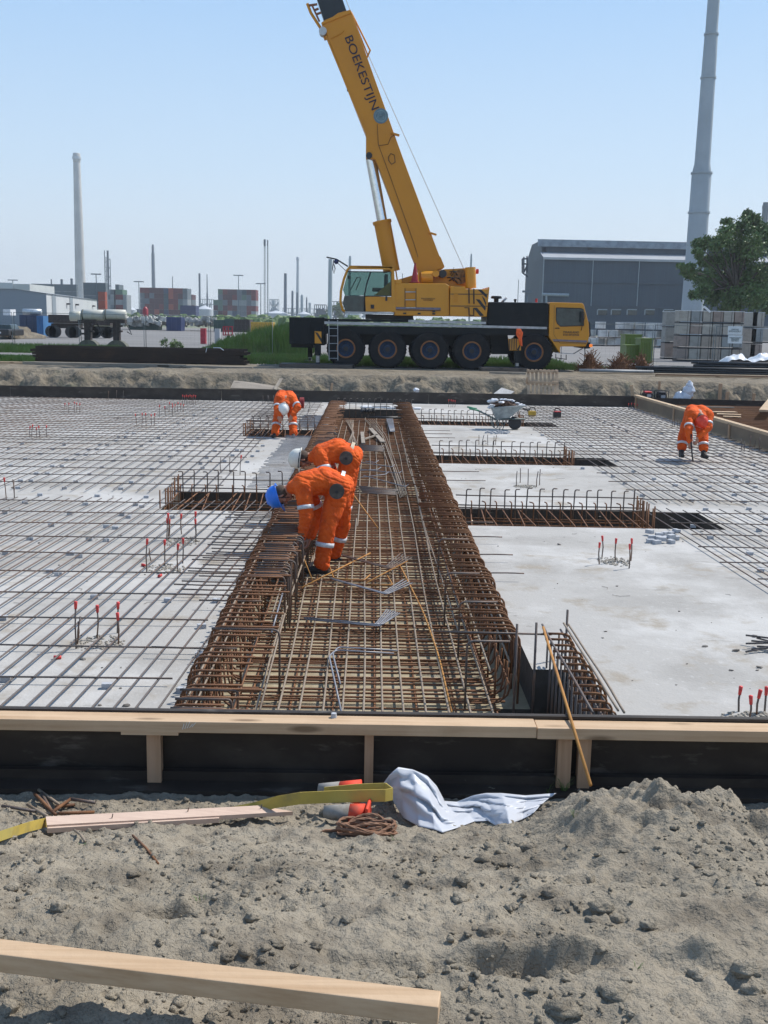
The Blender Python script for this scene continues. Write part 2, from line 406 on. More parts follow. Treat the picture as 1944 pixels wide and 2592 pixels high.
# ---------------------------------------------------------------- slab with its trenches
YF = 6.25
TR = [(1.02, 1.78, YF, 8.25, -.8), (-1.35, 1.35, YF, 33.6, -.34), (1.35, 4.95, 14.4, 15.75, -.42), (1.35, 4.95, 20.9, 22.2, -.42), (1.35, 5.15, 28.8, 30.0, -.42), (-3.0, -1.35, 15.2, 16.9, -.42), (-3.0, -1.35, 25.1, 26.9, -.42)]
def wall_y(x): return 35.9 + (x + 12.3) * (36.6 - 35.9) / 21.5
def slab():
    xs = sorted({-24, 9.0} | {t[0] for t in TR} | {t[1] for t in TR}); ys = sorted({YF, 37.0} | {t[2] for t in TR} | {t[3] for t in TR})
    def depth(x, y):
        for t in TR:
            if t[0] < x < t[1] and t[2] < y < t[3]: return t[4]
        return 0.0
    top, fl, wl = MB(), MB(), MB()
    nx, ny = len(xs) - 1, len(ys) - 1
    d = [[depth((xs[i] + xs[i + 1]) / 2, (ys[j] + ys[j + 1]) / 2) for j in range(ny)] for i in range(nx)]
    for i in range(nx):
        for j in range(ny):
            x0, x1, y0, y1, z = xs[i], xs[i + 1], ys[j], ys[j + 1], d[i][j]
            (top if z == 0 else fl).add([(x0, y0, z), (x1, y0, z), (x1, y1, z), (x0, y1, z)], [(0, 1, 2, 3)])
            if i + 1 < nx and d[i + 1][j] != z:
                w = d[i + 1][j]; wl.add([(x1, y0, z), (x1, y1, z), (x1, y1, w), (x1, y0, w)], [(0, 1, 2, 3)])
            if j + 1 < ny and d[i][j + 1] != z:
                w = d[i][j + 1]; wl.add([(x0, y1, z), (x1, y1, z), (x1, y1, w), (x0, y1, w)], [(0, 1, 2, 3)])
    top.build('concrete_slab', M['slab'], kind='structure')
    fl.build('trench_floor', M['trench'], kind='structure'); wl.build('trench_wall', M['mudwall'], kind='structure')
slab()

# ---------------------------------------------------------------- formwork
def front_formwork():
    t = thing('formwork', 'dark plywood formwork with a pale timber rail and posts along the near edge', 'formwork', (0, 6.2, 0))
    MB().box((0, 6.215, .09), (12, .025, .60)).build('panel', M['ply'], t)
    y0 = lambda x: 6.11
    MB().beam((-6, 6.10, .352), (1.03, 6.10, .345), .14, .07).build('rail', M['timber'], t, bevel=.004)
    MB().beam((1.035, 6.104, .337), (6, 6.10, .333), .14, .07).build('rail', M['timber'], t, bevel=.004)
    MB().box((0, 6.19, .382), (12, .014, .018)).build('top_strip', M['ply'], t)
    for px, w in ((392, .085), (934, .055), (1427, .085), (1478, .075)):
        p = D(px, 1900, 6.12)
        MB().box((p.x, 6.12, .125), (w, .07, .37)).build('post', M['timber_z'], t, bevel=.003)
    p = D(385, 1862, 6.1)
    MB().box((p.x, 6.08, .305), (.34, .1, .02)).build('packer_board', M['timber'], t)
    MB().box((.2, 6.05, -.045), (12, .16, .03)).build('sole_plate', M['ply'], t)
    MB().box((.4, 6.14, .0), (12, .05, .06)).build('bottom_rail', M['ply'], t)
    p = D(462, 1846, 6.03)
    me = MB()
    for k in range(5):
        me.tube([(p.x + k * .014, 6.0285, p.z + .004 * k), (p.x + .01 + k * .017, 6.0285, p.z + .035 + .006 * (k % 3))], .0025, 4)
    me.build('chalk_mark', mat('pale_chalk', (.55, .58, .55), .9), t)
front_formwork()
def far_formwork():
    t = thing('formwork', 'long black plywood formwork at the foot of the far earth bank', 'formwork', (0, 36.3, 0))
    b = MB()
    for x0, x1 in ((-24, -12), (-12, -5), (-5, 2), (2, 9.05)):
        b.beam((x0, wall_y(x0), .18), (x1 - .01, wall_y(x1), .18), .03, .40)
    b.build('panel', M['ply'], t)
    b = MB()
    b.beam((-24, wall_y(-24) + .05, .34), (9, wall_y(9) + .05, .34), .07, .05)
    b.build('rail', M['ply'], t)
    t2 = thing('formwork', 'black plywood formwork behind the rusty mesh right of the timber board', 'formwork', (14, 37, 0))
    MB().beam((9.1, wall_y(9) + .3, .12), (24, wall_y(9) - 1.5, .1), .03, .4).build('panel', M['ply'], t2)
far_formwork()
M['brown_ply'] = layered('brown_formply', (0.2, 0.15, 0.1), [((0.15, 0.11, 0.075), 1, .4, .6, .8)], rough=.7)
def right_formwork():
    t = thing('formwork', 'brown plywood formwork board with a pale timber top rail on the right', 'formwork', (9.1, 24, 0))
    MB().box((9.06, 24.5, .17), (.025, 24, .42)).build('panel', M['brown_ply'], t)
    MB().box((9.12, 24.5, .385), (.16, 24.3, .07)).build('rail', M['timber_y'], t)
    for y in (36.2, 31.6, 26.6, 23.5, 20.3):
        MB().box((9.02, y, .18), (.035, .07, .36)).build('batten', M['timber_z'], t)
right_formwork()
# lower section to the right of the brown board with its rusty mesh
sheet('slab_section', 9.14, 26, 14, 36.9, -.005, layered('rust_stained_floor', (.15, .075, .04), [((.09, .05, .03), 3, .5, .65, .8), ((.22, .13, .07), 8, .55, .7, .6)]))

# ---------------------------------------------------------------- reinforcement
def bar_mesh(L, r, m, wob=0.01, axis='Y', n=5, seed=0, segs=10, name='bar', zwob=.3):
    rr = random.Random(seed); a, c, ph = rr.uniform(-1, 1), rr.uniform(-1, 1), rr.random() * 6
    pts = []
    for i in range(segs + 1):
        s = i / segs; o = wob * (a * math.sin(ph + s * 4) + c * .5 * math.sin(ph + s * 9)); zz = wob * zwob * math.sin(ph * 2 + s * 7)
        pts.append((o, s * L, zz) if axis == 'Y' else (s * L, o, zz))
    return MB().tube(pts, r, n).mesh(name, m, smooth='all')
def mat_of_bars(label, xs, ys, y0, y1, x0, x1, r, m, skew=0, rc=None, mc=None, zc=.055, z=.045, wob=.012, cat='rebar mat', jit=.01, loc=None):
    """a tied mat: lengthwise bars at xs from y0 to y1, cross bars at ys from x0 to x1"""
    t = thing('rebar_mat', label, cat, loc or ((x0 + x1) / 2, y0, 0)); L = t.location.copy()
    var = [bar_mesh(1, r, m, wob, 'Y', seed=s) for s in range(4)]
    def yy(v, x): return v(x) if callable(v) else v
    for i, x in enumerate(xs):
        a, b = yy(y0, x), yy(y1, x)
        dx = random.uniform(-jit, jit); o = place('lengthwise_bar', var[i % 4], Vector((x + dx, a + random.uniform(-.15, .05), z)) - L, (0, 0, math.atan(-skew) + random.uniform(-.001, .001)), t, (1, b - a, 1))
    var = [bar_mesh(1, rc or r, mc or m, wob * 1.2, 'X', seed=s + 9) for s in range(4)]
    for i, y in enumerate(ys):
        a, b = yy(x0, y), yy(x1, y)
        place('cross_bar', var[i % 4], Vector((a - random.uniform(0, .2), y + random.uniform(-.02, .02), zc)) - L, (0, 0, random.uniform(-.006, .004)), t, (b - a, 1, 1))
    return t
SB, RB, TB = M['steel_bar'], M['rust_bar'], M['tan_bar']
mat_of_bars('open mat of dark reinforcing bars on the near left slab', [-1.5 - .155 * i for i in range(38)], [6.8, 7.7, 8.55, 9.38, 10.25, 11.17, 12.05, 12.95, 13.84, 14.6, 15.5], 6.35, 15.95, lambda y: -7.2, -1.3, .008, SB, skew=.062, loc=(-4, 11, 0), mc=SB)
mat_of_bars('wide mat of dark reinforcing bars covering the far left slab', [-2.45 - .2 * i for i in range(67)], [17.2 + .92 * i for i in range(7)] + [23.3 + .5 * i for i in range(25)], 16.7, 35.6, lambda y: -17.5, -2.35, .0085, SB, skew=.0, loc=(-8, 26, 0))
mat_of_bars('small mat of dark bars between the far formwork and the left beam cage', [-1.6 - .2 * i for i in range(7)], [27.4 + .5 * i for i in range(16)], 27.1, 35.5, -3.1, -1.45, .0085, SB, skew=0, loc=(-2.2, 31, 0), zc=.075, z=.065)
mat_of_bars('mat of dark bars at the right edge of the near right slab', [4.4 + .2 * i for i in range(24)], [7.2 + .82 * i for i in range(11)], 6.4, 15.8, 4.3, 9.0, .0085, SB, skew=-.03, loc=(6.6, 12, 0))
mat_of_bars('broad mat of dark bars on the far right slab where a man bends down', [4.5 + .2 * i for i in range(23)], [16.55 + .98 * i for i in range(6)] + [22.4 + .55 * i for i in range(24)], 16.45, 36, 4.35, 9.0, .009, SB, skew=-.01, loc=(6.7, 26, 0))
mat_of_bars('dense rust red mesh behind the brown formwork board', [9.5 + .15 * i for i in range(90)], [20 + .2 * i for i in range(82)], 20, 36.6, 9.25, 22.5, .013, RB, loc=(15, 28, 0), zc=.12, z=.1)

def many(proto_meshes, name, t, spots, m, limit=100, nearest=True, fn=None):
    """spots: (mesh index, loc, rotz, scale); the nearest `limit` as parts of their own, the rest as one"""
    spots = sorted(spots, key=lambda s: s[1][1])
    L = t.location
    for k, s in enumerate(spots[:limit]):
        place(name, proto_meshes[s[0]], Vector(s[1]) - L, (0, 0, s[2]), t, s[3])
    rest = spots[limit:]
    if rest:
        vs, fs = [], []
        for s in rest:
            me = proto_meshes[s[0]]; mt = Matrix.LocRotScale(Vector(s[1]) - L, Matrix.Rotation(s[2], 3, 'Z'), Vector(s[3])); o = len(vs)
            vs += [tuple(mt @ v.co) for v in me.vertices]; fs += [tuple(i + o for i in p.vertices) for p in me.polygons]
        me = bpy.data.meshes.new(name); me.from_pydata(vs, [], fs); me.materials.append(m)
        me.polygons.foreach_set('use_smooth', [True] * len(me.polygons)); me.update()
        q = place(name, me, (0, 0, 0), (0, 0, 0), t); q['kind'] = 'stuff'
rs = random.Random(11)
BR = .0100
# --- bottom mat of the main beam
def beam_mat():
    t = thing('rebar_mat', 'rust brown bottom mat of bars lying in the central trench', 'rebar mat', (0, 7, -.35))
    # transverse bars that curl up at both sides
    pr = []
    for k in range(4):
        e1, e2 = rs.uniform(.0, .1), rs.uniform(0, .1)
        pr.append(MB().tube(path([(-1.17, 0, .20 + e1), (-1.15, 0, 0), (1.15, 0, 0), (1.17, 0, .16 + e2)], .09, 3), BR * .95, 5).mesh('transverse_bar', RB, 'all'))
    for k in range(2): pr.append(MB().tube(path([(-1.17, 0, .25), (-1.15, 0, 0), (1.05, 0, 0)], .09, 3), BR * .95, 5).mesh('transverse_bar', RB, 'all'))
    spots = []; y = 6.4
    while y < 33.4:
        spots.append((rs.randrange(4) if y > 8.2 else 4 + rs.randrange(2), (rs.uniform(-.03, .03), y, -.275 + rs.uniform(-.008, .008)), rs.uniform(-.006, .006), (1, 1, 1)))
        y += .115 + rs.uniform(-.03, .03)
    many(pr, 'transverse_bar', t, spots, RB)
    # lower layer of transverse bars
    pr2 = [bar_mesh(2.3, BR, M['rust_bar'], .01, 'X', seed=s + 40) for s in range(3)]
    spots = []; y = 6.45
    while y < 33.4:
        spots.append((rs.randrange(3), (-1.15, y, -.305), 0, (1, 1, 1))); y += .27 + rs.uniform(-.05, .05)
    many(pr2, 'lower_bar', t, spots, RB)
    # lengthwise bars in lapped lengths
    for i, x in enumerate((-1.03, -.86, -.69, -.52, -.34, -.17, -.015, .155, .315, .48, .66, .82, .99)):
        m = TB if i % 2 == 0 else M['tan_bar']
        y = 6.32
        for k, L in enumerate((9.0 + rs.uniform(-2, 1), 9.5, 9)):
            if y > 33: break
            L = min(L, 33.4 - y)
            me = bar_mesh(L, .0105, m, .018, 'Y', seed=i * 7 + k, segs=16)
            place('lengthwise_bar', me, Vector((x + .018 * k, y, -.253)) - t.location, (0, 0, rs.uniform(-.002, .002)), t); y += L - .6
    for i, x in enumerate((-.95, -.6, -.26, .07, .4, .74, 1.07)):
        me = bar_mesh(27, BR, RB, .03, 'Y', seed=i + 80, segs=24)
        place('lower_lengthwise_bar', me, Vector((x, 6.3, -.32)) - t.location, (0, 0, 0), t)
beam_mat()
ZT = .27
def side_cage(sg, label, y0):
    """row of bent bars along one side of the main beam; sg -1 left, +1 right"""
    t = thing('rebar_cage', label, 'rebar cage', (sg * 1.2, y0, 0))
    pr = []
    X = sg * 1.25
    for k in range(6):
        L = (.30 + .05 * k) if sg < 0 else (.34 + .04 * k)
        zt = ZT + rs.uniform(-.012, .012)
        pr.append(MB().tube(path([(X - sg * L, 0, zt + .0), (X, 0, zt), (X, 0, -.32)], .085, 4), BR, 5).mesh('stirrup', RB, 'all'))
    spots = []; y = y0
    while y < 33.2:
        step = .135 if y < 11 else .105
        spots.append((rs.randrange(6), (rs.uniform(-.02, .02), y, 0), rs.uniform(-.02, .02), (1, 1, 1)))
        y += step + rs.uniform(-.012, .012)
    many(pr, 'stirrup', t, spots, RB)
    # inner bars that close the cage
    pr2 = []
    for k in range(4):
        Xi = sg * (.74 + .02 * k); w = .34
        pr2.append(MB().tube(path([(Xi + sg * w, 0, ZT + .005), (Xi, 0, ZT + .005), (Xi, 0, -.3)], .06, 4), BR, 5).mesh('inner_stirrup', SB, 'all'))
    spots = []
    if sg < 0:
        y = 10.15
        while y < 14.6: spots.append((rs.randrange(4), (rs.uniform(-.02, .02), y, 0), 0, (1, 1, 1))); y += .115
        y = 19
        while y < 25: spots.append((rs.randrange(4), (rs.uniform(-.02, .02), y, 0), 0, (1, 1, 1))); y += .15
        for yy, xi in ((6.55, -.9), (6.72, -.88), (6.9, -.86), (8.35, -.70)):
            me = MB().tube(path([(X, 0, ZT), (xi, 0, ZT), (xi, 0, -.3)], .03 if xi < -.8 else .06, 3), BR, 5).mesh('inner_stirrup', SB, 'all')
            place('inner_stirrup', me, Vector((0, yy, 0)) - t.location, (0, 0, 0), t)
    else:
        spots = [(rs.randrange(4), (0, 8.1, 0), 0, (1, 1, 1)), (0, (.05, 10.4, 0), 0, (1, 1, 1)), (1, (.08, 9.3, 0), 0, (1, 1, 1)), (2, (.05, 12.1, 0), 0, (1, 1, 1))]
    many(pr2, 'inner_stirrup', t, spots, SB)
    # second vertical row, short uprights
    pr3 = [MB().tube([(0, 0, -.33), (0, 0, .08 + .04 * k)], BR, 5).mesh('upright_bar', RB, 'all') for k in range(3)]
    spots = []; y = y0 + .05
    while y < 33:
        spots.append((rs.randrange(3), (sg * (1.05 + rs.uniform(-.03, .03)), y, 0), 0, (1, 1, 1))); y += .5 + rs.uniform(-.05, .05)
    many(pr3, 'upright_bar', t, spots, RB)
    for i, (x, z) in enumerate(((1.18, ZT - .03), (1.19, .05), (1.19, -.15), (1.0, -.2), (1.23, .15))):
        me = bar_mesh(33 - y0, .0085, TB if i < 2 else RB, .03, 'Y', seed=i + 3, segs=24)
        place('lengthwise_bar', me, Vector((sg * x, y0, z)) - t.location, (0, 0, 0), t)
    if sg > 0:      # long bars resting on the inner side
        for x, z, a, L in ((.98, .06, 8.0, 9), (.93, .08, 11.0, 9.5), (.80, .02, 16, 8), (.95, .05, 20, 9), (.86, -.1, 9.6, 9)):
            me = bar_mesh(L, .0085, TB, .03, 'Y', seed=int(L * 7 + x * 9), segs=14)
            place('loose_lap_bar', me, Vector((x, a, z)) - t.location, (0.0, 0, rs.uniform(-.006, .006)), t)
side_cage(-1, 'rusty bent bar cage along the left side of the central trench', 6.5)
side_cage(1, 'rusty bent bar cage along the right side of the central trench', 8.3)

def straight_bars(label, spots, m, group, r=.008):
    cache = {}
    for (x, y, L, z, a) in spots:
        key = round(L, 1)
        if key not in cache: cache[key] = bar_mesh(key, r, m, .006, 'X', seed=int(key * 10), segs=5, name='straight_bar')
        o = place('straight_bar', cache[key], (x, y, z), (0, 0, a)); tag(o, label, 'steel bar', group)
sp = []
y = 10.35
while y < 14.7:
    sp.append((-1.85 + rs.uniform(-.12, .12), y, .7, .07 + rs.uniform(0, .02), rs.uniform(-.03, .01))); y += .12 + rs.uniform(0, .12)
sp.append((-1.75, 8.4, .7, .09, -.01)); sp.append((-1.6, 9.9, .6, .09, -.01))
straight_bars('straight dark bar poking out leftward from the near left cage onto the mat', sp, SB, 'bars poking left out of the central cage')
sp = []
y = 17.1
while y < 25.0:
    sp.append((-1.95 + rs.uniform(-.05, .05) , y, .8, .06, rs.uniform(-.01, .01))); y += .15
y = 26.9
while y < 30.5:
    sp.append((-1.9 + rs.uniform(-.05, .05), y, .8, .06, 0)); y += .14
straight_bars('grey straight bar in the close row left of the far cage', sp, M['bright_bar'], 'close row of straight bars beside the far left cage', .0065)
for (zx, zy, L) in ((450, 330, .8), (520, 465, .8), (575, 607, .8), (400, 218, .8)):
    pass
sp = []
for (px, py, ln) in ((1264, 1359, .8), (1290, 1404, .8), (1318, 1451, .8), (1247, 1322, .6), (1155, 1193, .7), (1170, 1216, .7), (1125, 1098, .6), (1110, 1090, .6), (1130, 1108, .6)):
    g = G(px, py, .09); sp.append((1.2, g.y, g.x - 1.2 if py > 1300 else .75, .09, 0))
straight_bars('single dark bar poking out rightward from the central cage over the slab', sp, SB, 'bars poking right out of the central cage')

def cross_cage(label, x0, x1, ya, yb, sg=1, tall=.34):
    t = thing('rebar_cage', label, 'rebar cage', (x0, ya, 0)); L = t.location
    W = yb - ya
    m1 = MB().tube(path([(0, .12, -.4), (0, .10, .02), (0, W - .1, .05)], .06, 3), BR, 5).mesh('front_stirrup', RB, 'all')
    m2 = MB().tube(path([(0, 0, -.4), (0, 0, tall * .55), (-.03, .1, tall * .55 + .0)], .04, 3), BR, 5).mesh('hooked_bar', RB, 'all')
    m3 = MB().tube(path([(0, 0, -.4), (0, 0, tall), (.07 * sg, .02, tall - .005)], .03, 3), BR, 5).mesh('tall_hooked_bar', SB, 'all')
    n = int(abs(x1 - x0) / .175)
    for i in range(n + 1):
        x = x0 + (x1 - x0) * i / n; j = rs.uniform(-.03, .03)
        if i % 1 == 0: place('front_stirrup', m1, Vector((x + j, ya, -.03)) - L, (0, 0, rs.uniform(-.08, .08)), t)
        place('hooked_bar', m2, Vector((x + j + .07, ya + W * .62, 0)) - L, (0, 0, rs.uniform(-.3, .3)), t)
        place('tall_hooked_bar', m3, Vector((x + j + .02, yb - .12, 0)) - L, (rs.uniform(-.03, .03), rs.uniform(-.03, .03), rs.uniform(-.2, .2)), t, (1, 1, rs.uniform(.93, 1.03)))
    for (yy, z) in ((yb - .1, .22), (yb - .14, .08), (ya + W * .62, .1), (ya + W * .62, -.05), (ya + .3, -.08), (ya + .5, -.1), (ya + .7, -.12), (ya + .14, -.22), (ya + .9, -.1)):
        xa, xb = min(x0, x1), max(x0, x1)
        place('lengthwise_bar', bar_mesh(xb - xa + .3, BR, SB if z > 0 else RB, .01, 'X', seed=int(yy * 10), segs=8), Vector((xa - .15, yy, z)) - L, (0, 0, 0), t)
    # closed end of upright bars
    xe = x1 if sg > 0 else x0
    xe = x1
    me = MB().tube([(0, 0, -.4), (0, 0, .26)], BR * 1.1, 5).mesh('end_bar', RB, 'all')
    for i in range(11):
        yy = ya + .08 + (W - .2) * i / 10
        place('end_bar', me, Vector((xe + rs.uniform(-.02, .05) * sg, yy, 0)) - L, (0, 0, 0), t, (1, 1, rs.uniform(.85, 1.15)))
    return t
cross_cage('rusty cage of hooked bars in the nearest cross trench on the right', 1.45, 3.95, 14.4, 15.75)
cross_cage('rusty cage of hooked bars in the second cross trench on the right', 1.45, 4.05, 20.9, 22.2)
cross_cage('rusty cage of hooked bars in the farthest cross trench behind the wheelbarrow', 1.45, 4.15, 28.8, 30.0)
cross_cage('rusty cage of hooked bars in the near left cross trench by the blue helmet', -1.4, -2.97, 15.2, 16.9, -1, .36)
cross_cage('rusty cage of hooked bars in the far left cross trench under the bending man', -1.4, -2.95, 25.1, 26.9, -1, .36)
def far_row():
    t = thing('rebar_cage', 'row of upright hooked bars at the far end of the central trench', 'rebar cage', (0, 32.6, 0)); L = t.location
    m3 = MB().tube(path([(0, 0, -.4), (0, 0, .38), (.06, .02, .375)], .03, 3), BR, 5).mesh('tall_hooked_bar', SB, 'all')
    for i in range(13): place('tall_hooked_bar', m3, Vector((-1.0 + .19 * i, 32.9, 0)) - L, (0, 0, 0), t)
    for z in (.22, .05): place('lengthwise_bar', bar_mesh(2.6, BR, SB, .01, 'X', seed=5), Vector((-1.3, 32.9, z)) - L, (0, 0, 0), t)
far_row()
def pit_cage():
    t = thing('rebar_cage', 'short steep rebar cage beside the deep pit at the near right formwork', 'rebar cage', (1.6, 6.6, 0)); L = t.location
    X = 1.65
    for i in range(12):
        y = 6.55 + i * .155
        me = MB().tube(path([(X - .23, 0, ZT + .03), (X, 0, ZT + .03), (X, 0, -.6)], .08, 4), BR * 1.1, 6).mesh('stirrup', RB, 'all')
        place('stirrup', me, Vector((rs.uniform(-.015, .015), y, 0)) - L, (0, 0, 0), t)
        for q, dx in enumerate((.09, .18)):
            me = MB().tube([(X - dx, 0, -.55), (X - dx, 0, ZT + .02 - .01 * q)], BR * .85, 5).mesh('upright_bar', SB, 'all')
            place('upright_bar', me, Vector((0, y + .03, 0)) - L, (0, 0, 0), t)
    for i, (dx, z) in enumerate(((.05, ZT + .01), (.2, ZT + .05), (.02, .1), (.02, -.1), (-.01, ZT + .055), (.03, ZT + .065))):
        place('lengthwise_bar', bar_mesh(2.0, .009, TB if i > 3 else SB, .008, 'Y', seed=i), Vector((X - dx, 6.45, z)) - L, (0, 0, .0), t)
    for (dx, y) in ((-.36, 8.1), (-.2, 8.15), (.12, 8.55)):
        place('tall_bar', MB().tube([(0, 0, -.6), (0, 0, .42)], .010, 6).mesh('tall_bar', SB, 'all'), Vector((1.55 + dx, y, 0)) - L, (0, 0, 0), t)
    me = MB().tube(path([(.35, 7.05, -.12), (1.45, 7.1, -.02), (1.6, 6.4, -.3)], .1), .009, 6)
    me.build('bent_bar', RB, t, 'all')
    MB().tube([(.55, 8.3, ZT + .02), (1.5, 8.3, ZT + .01)], .0095, 6).build('bent_bar', SB, t, 'all')
pit_cage()

# --- spacers
def spacers():
    me = MB().box((0, 0, .02), (.075, .05, .042)).mesh('spacer_block', M['spacer'])
    me2 = MB().box((-.012, 0, .02), (.045, .05, .042)).box((.03, .005, .02), (.03, .04, .036)).mesh('spacer_block', M['spacer'])
    def put(x, y, lab, grp, s=1.0):
        o = place('spacer_block', me if rs.random() < .6 else me2, (x, y, .0), (0, 0, rs.uniform(-.3, .3)), None, (s, s, s)); tag(o, lab, 'spacer block', grp)
    l1 = 'small grey concrete spacer block under the near left mat'; g1 = 'spacer blocks under the near left mat'
    for zx, zy in ((642, 795), (35, 755), (18, 388), (567, 262), (1010, 282), (1298, 285), (1210, 438), (295, 107), (345, 125), (1200, 610), (1090, 822), (425, -5), (475, 18)):
        g = G(zx / 2.37, 1400 + zy / 2.37, .02); put(g.x, g.y, l1, g1)
    for zx, zy in ((178, 955), (535, 958), (632, 965), (425, 1045), (475, 1060), (38, 1042), (690, 890), (637, 882), (305, 875), (417, 806), (32, 798), (735, 810), (772, 825), (1038, 825), (1368, 833), (850, 762), (815, 750), (510, 748), (240, 692), (583, 698), (877, 705), (148, 738)):
        g = G(zx / 2.37, 960 + zy / 2.37, .02); put(g.x, g.y, l1, g1)
    l2 = 'small grey concrete spacer block under the far left mat'; g2 = 'spacer blocks under the far left mat'
    for zx, zy in ((108, 650), (387, 652), (723, 655), (788, 617), (455, 613), (187, 607), (122, 607), (540, 568), (852, 575), (283, 565), (220, 565), (613, 527), (912, 537), (371, 520), (314, 521), (65, 517), (680, 488), (970, 495), (443, 481), (396, 482), (152, 478), (1020, 462), (745, 455), (515, 452), (465, 450), (238, 446), (1067, 428), (803, 422), (583, 420), (533, 421), (315, 418), (55, 415), (1112, 402), (850, 398), (600, 392), (642, 395), (385, 392), (135, 387), (1152, 375), (908, 372), (698, 368), (1187, 350), (950, 350), (712, 345), (755, 347), (1225, 330), (990, 327), (763, 322), (804, 325), (1240, 470), (1290, 430), (1330, 402), (1360, 368), (1420, 425), (1455, 425), (1395, 455), (1515, 460), (1545, 430), (1575, 398), (1485, 495), (1350, 490), (1215, 530), (1205, 505), (1258, 492), (1270, 270), (1300, 235), (1240, 265), (1068, 265), (1100, 240), (1165, 215), (1220, 188), (995, 175)):
        g = G(zx / 2.37, 960 + zy / 2.37, .02); put(g.x, g.y, l2, g2)
    l3 = 'small grey concrete spacer block under the right hand mats'; g3 = 'spacer blocks under the right hand mats'
    for zx, zy in ((1618, 1078), (1555, 983), (1332, 893), (1236, 828), (1608, 852), (1648, 787), (1550, 730), (1305, 733), (1228, 682), (1525, 690), (1470, 652), (1185, 652), (950, 655), (1545, 578), (1328, 608), (1135, 598), (850, 587), (1588, 608), (1250, 567), (1480, 550), (1015, 562), (785, 547), (735, 527), (900, 520), (1183, 532), (1340, 505), (1635, 512), (613, 502), (960, 432), (735, 417), (805, 460), (932, 383), (1575, 483), (658, 378), (1390, 428), (475, 350), (385, 315), (585, 295), (775, 325), (860, 290), (925, 325), (1060, 305), (820, 272), (780, 255), (740, 240), (700, 225), (680, 215)):
        g = G(1200 + zx / 2.23, 960 + zy / 2.23, .02); put(g.x, g.y, l3, g3)
    for k in range(14):
        g = G(1200 + (1000 + (k % 5) * 36 + rs.uniform(-10, 10)) / 2.23, 960 + (870 + (k // 5) * 22 + rs.uniform(-6, 6)) / 2.23, .03)
        o = place('spacer_block', me, (g.x, g.y, .0 if k % 4 else .03), (rs.uniform(-.3, .3) if k % 4 == 0 else 0, 0, rs.uniform(-1.5, 1.5)), None, (1.3, 1.3, 1.2)); tag(o, 'grey spacer block in the loose heap on the open slab by the nearest right cage', 'spacer block', 'heap of spare spacer blocks')
    for k in range(16):
        g = G(1180 + (320 + k * 24) / 6.38, 980 + (725 + rs.uniform(-18, 18)) / 6.38, .02)
        o = place('spacer_block', me, (g.x, g.y, 0), (0, 0, rs.uniform(-1.5, 1.5)), None, (.9, 1.1, 1)); tag(o, 'pale spacer block scattered under the wheelbarrow', 'spacer block', 'spacer blocks scattered by the wheelbarrow')
spacers()

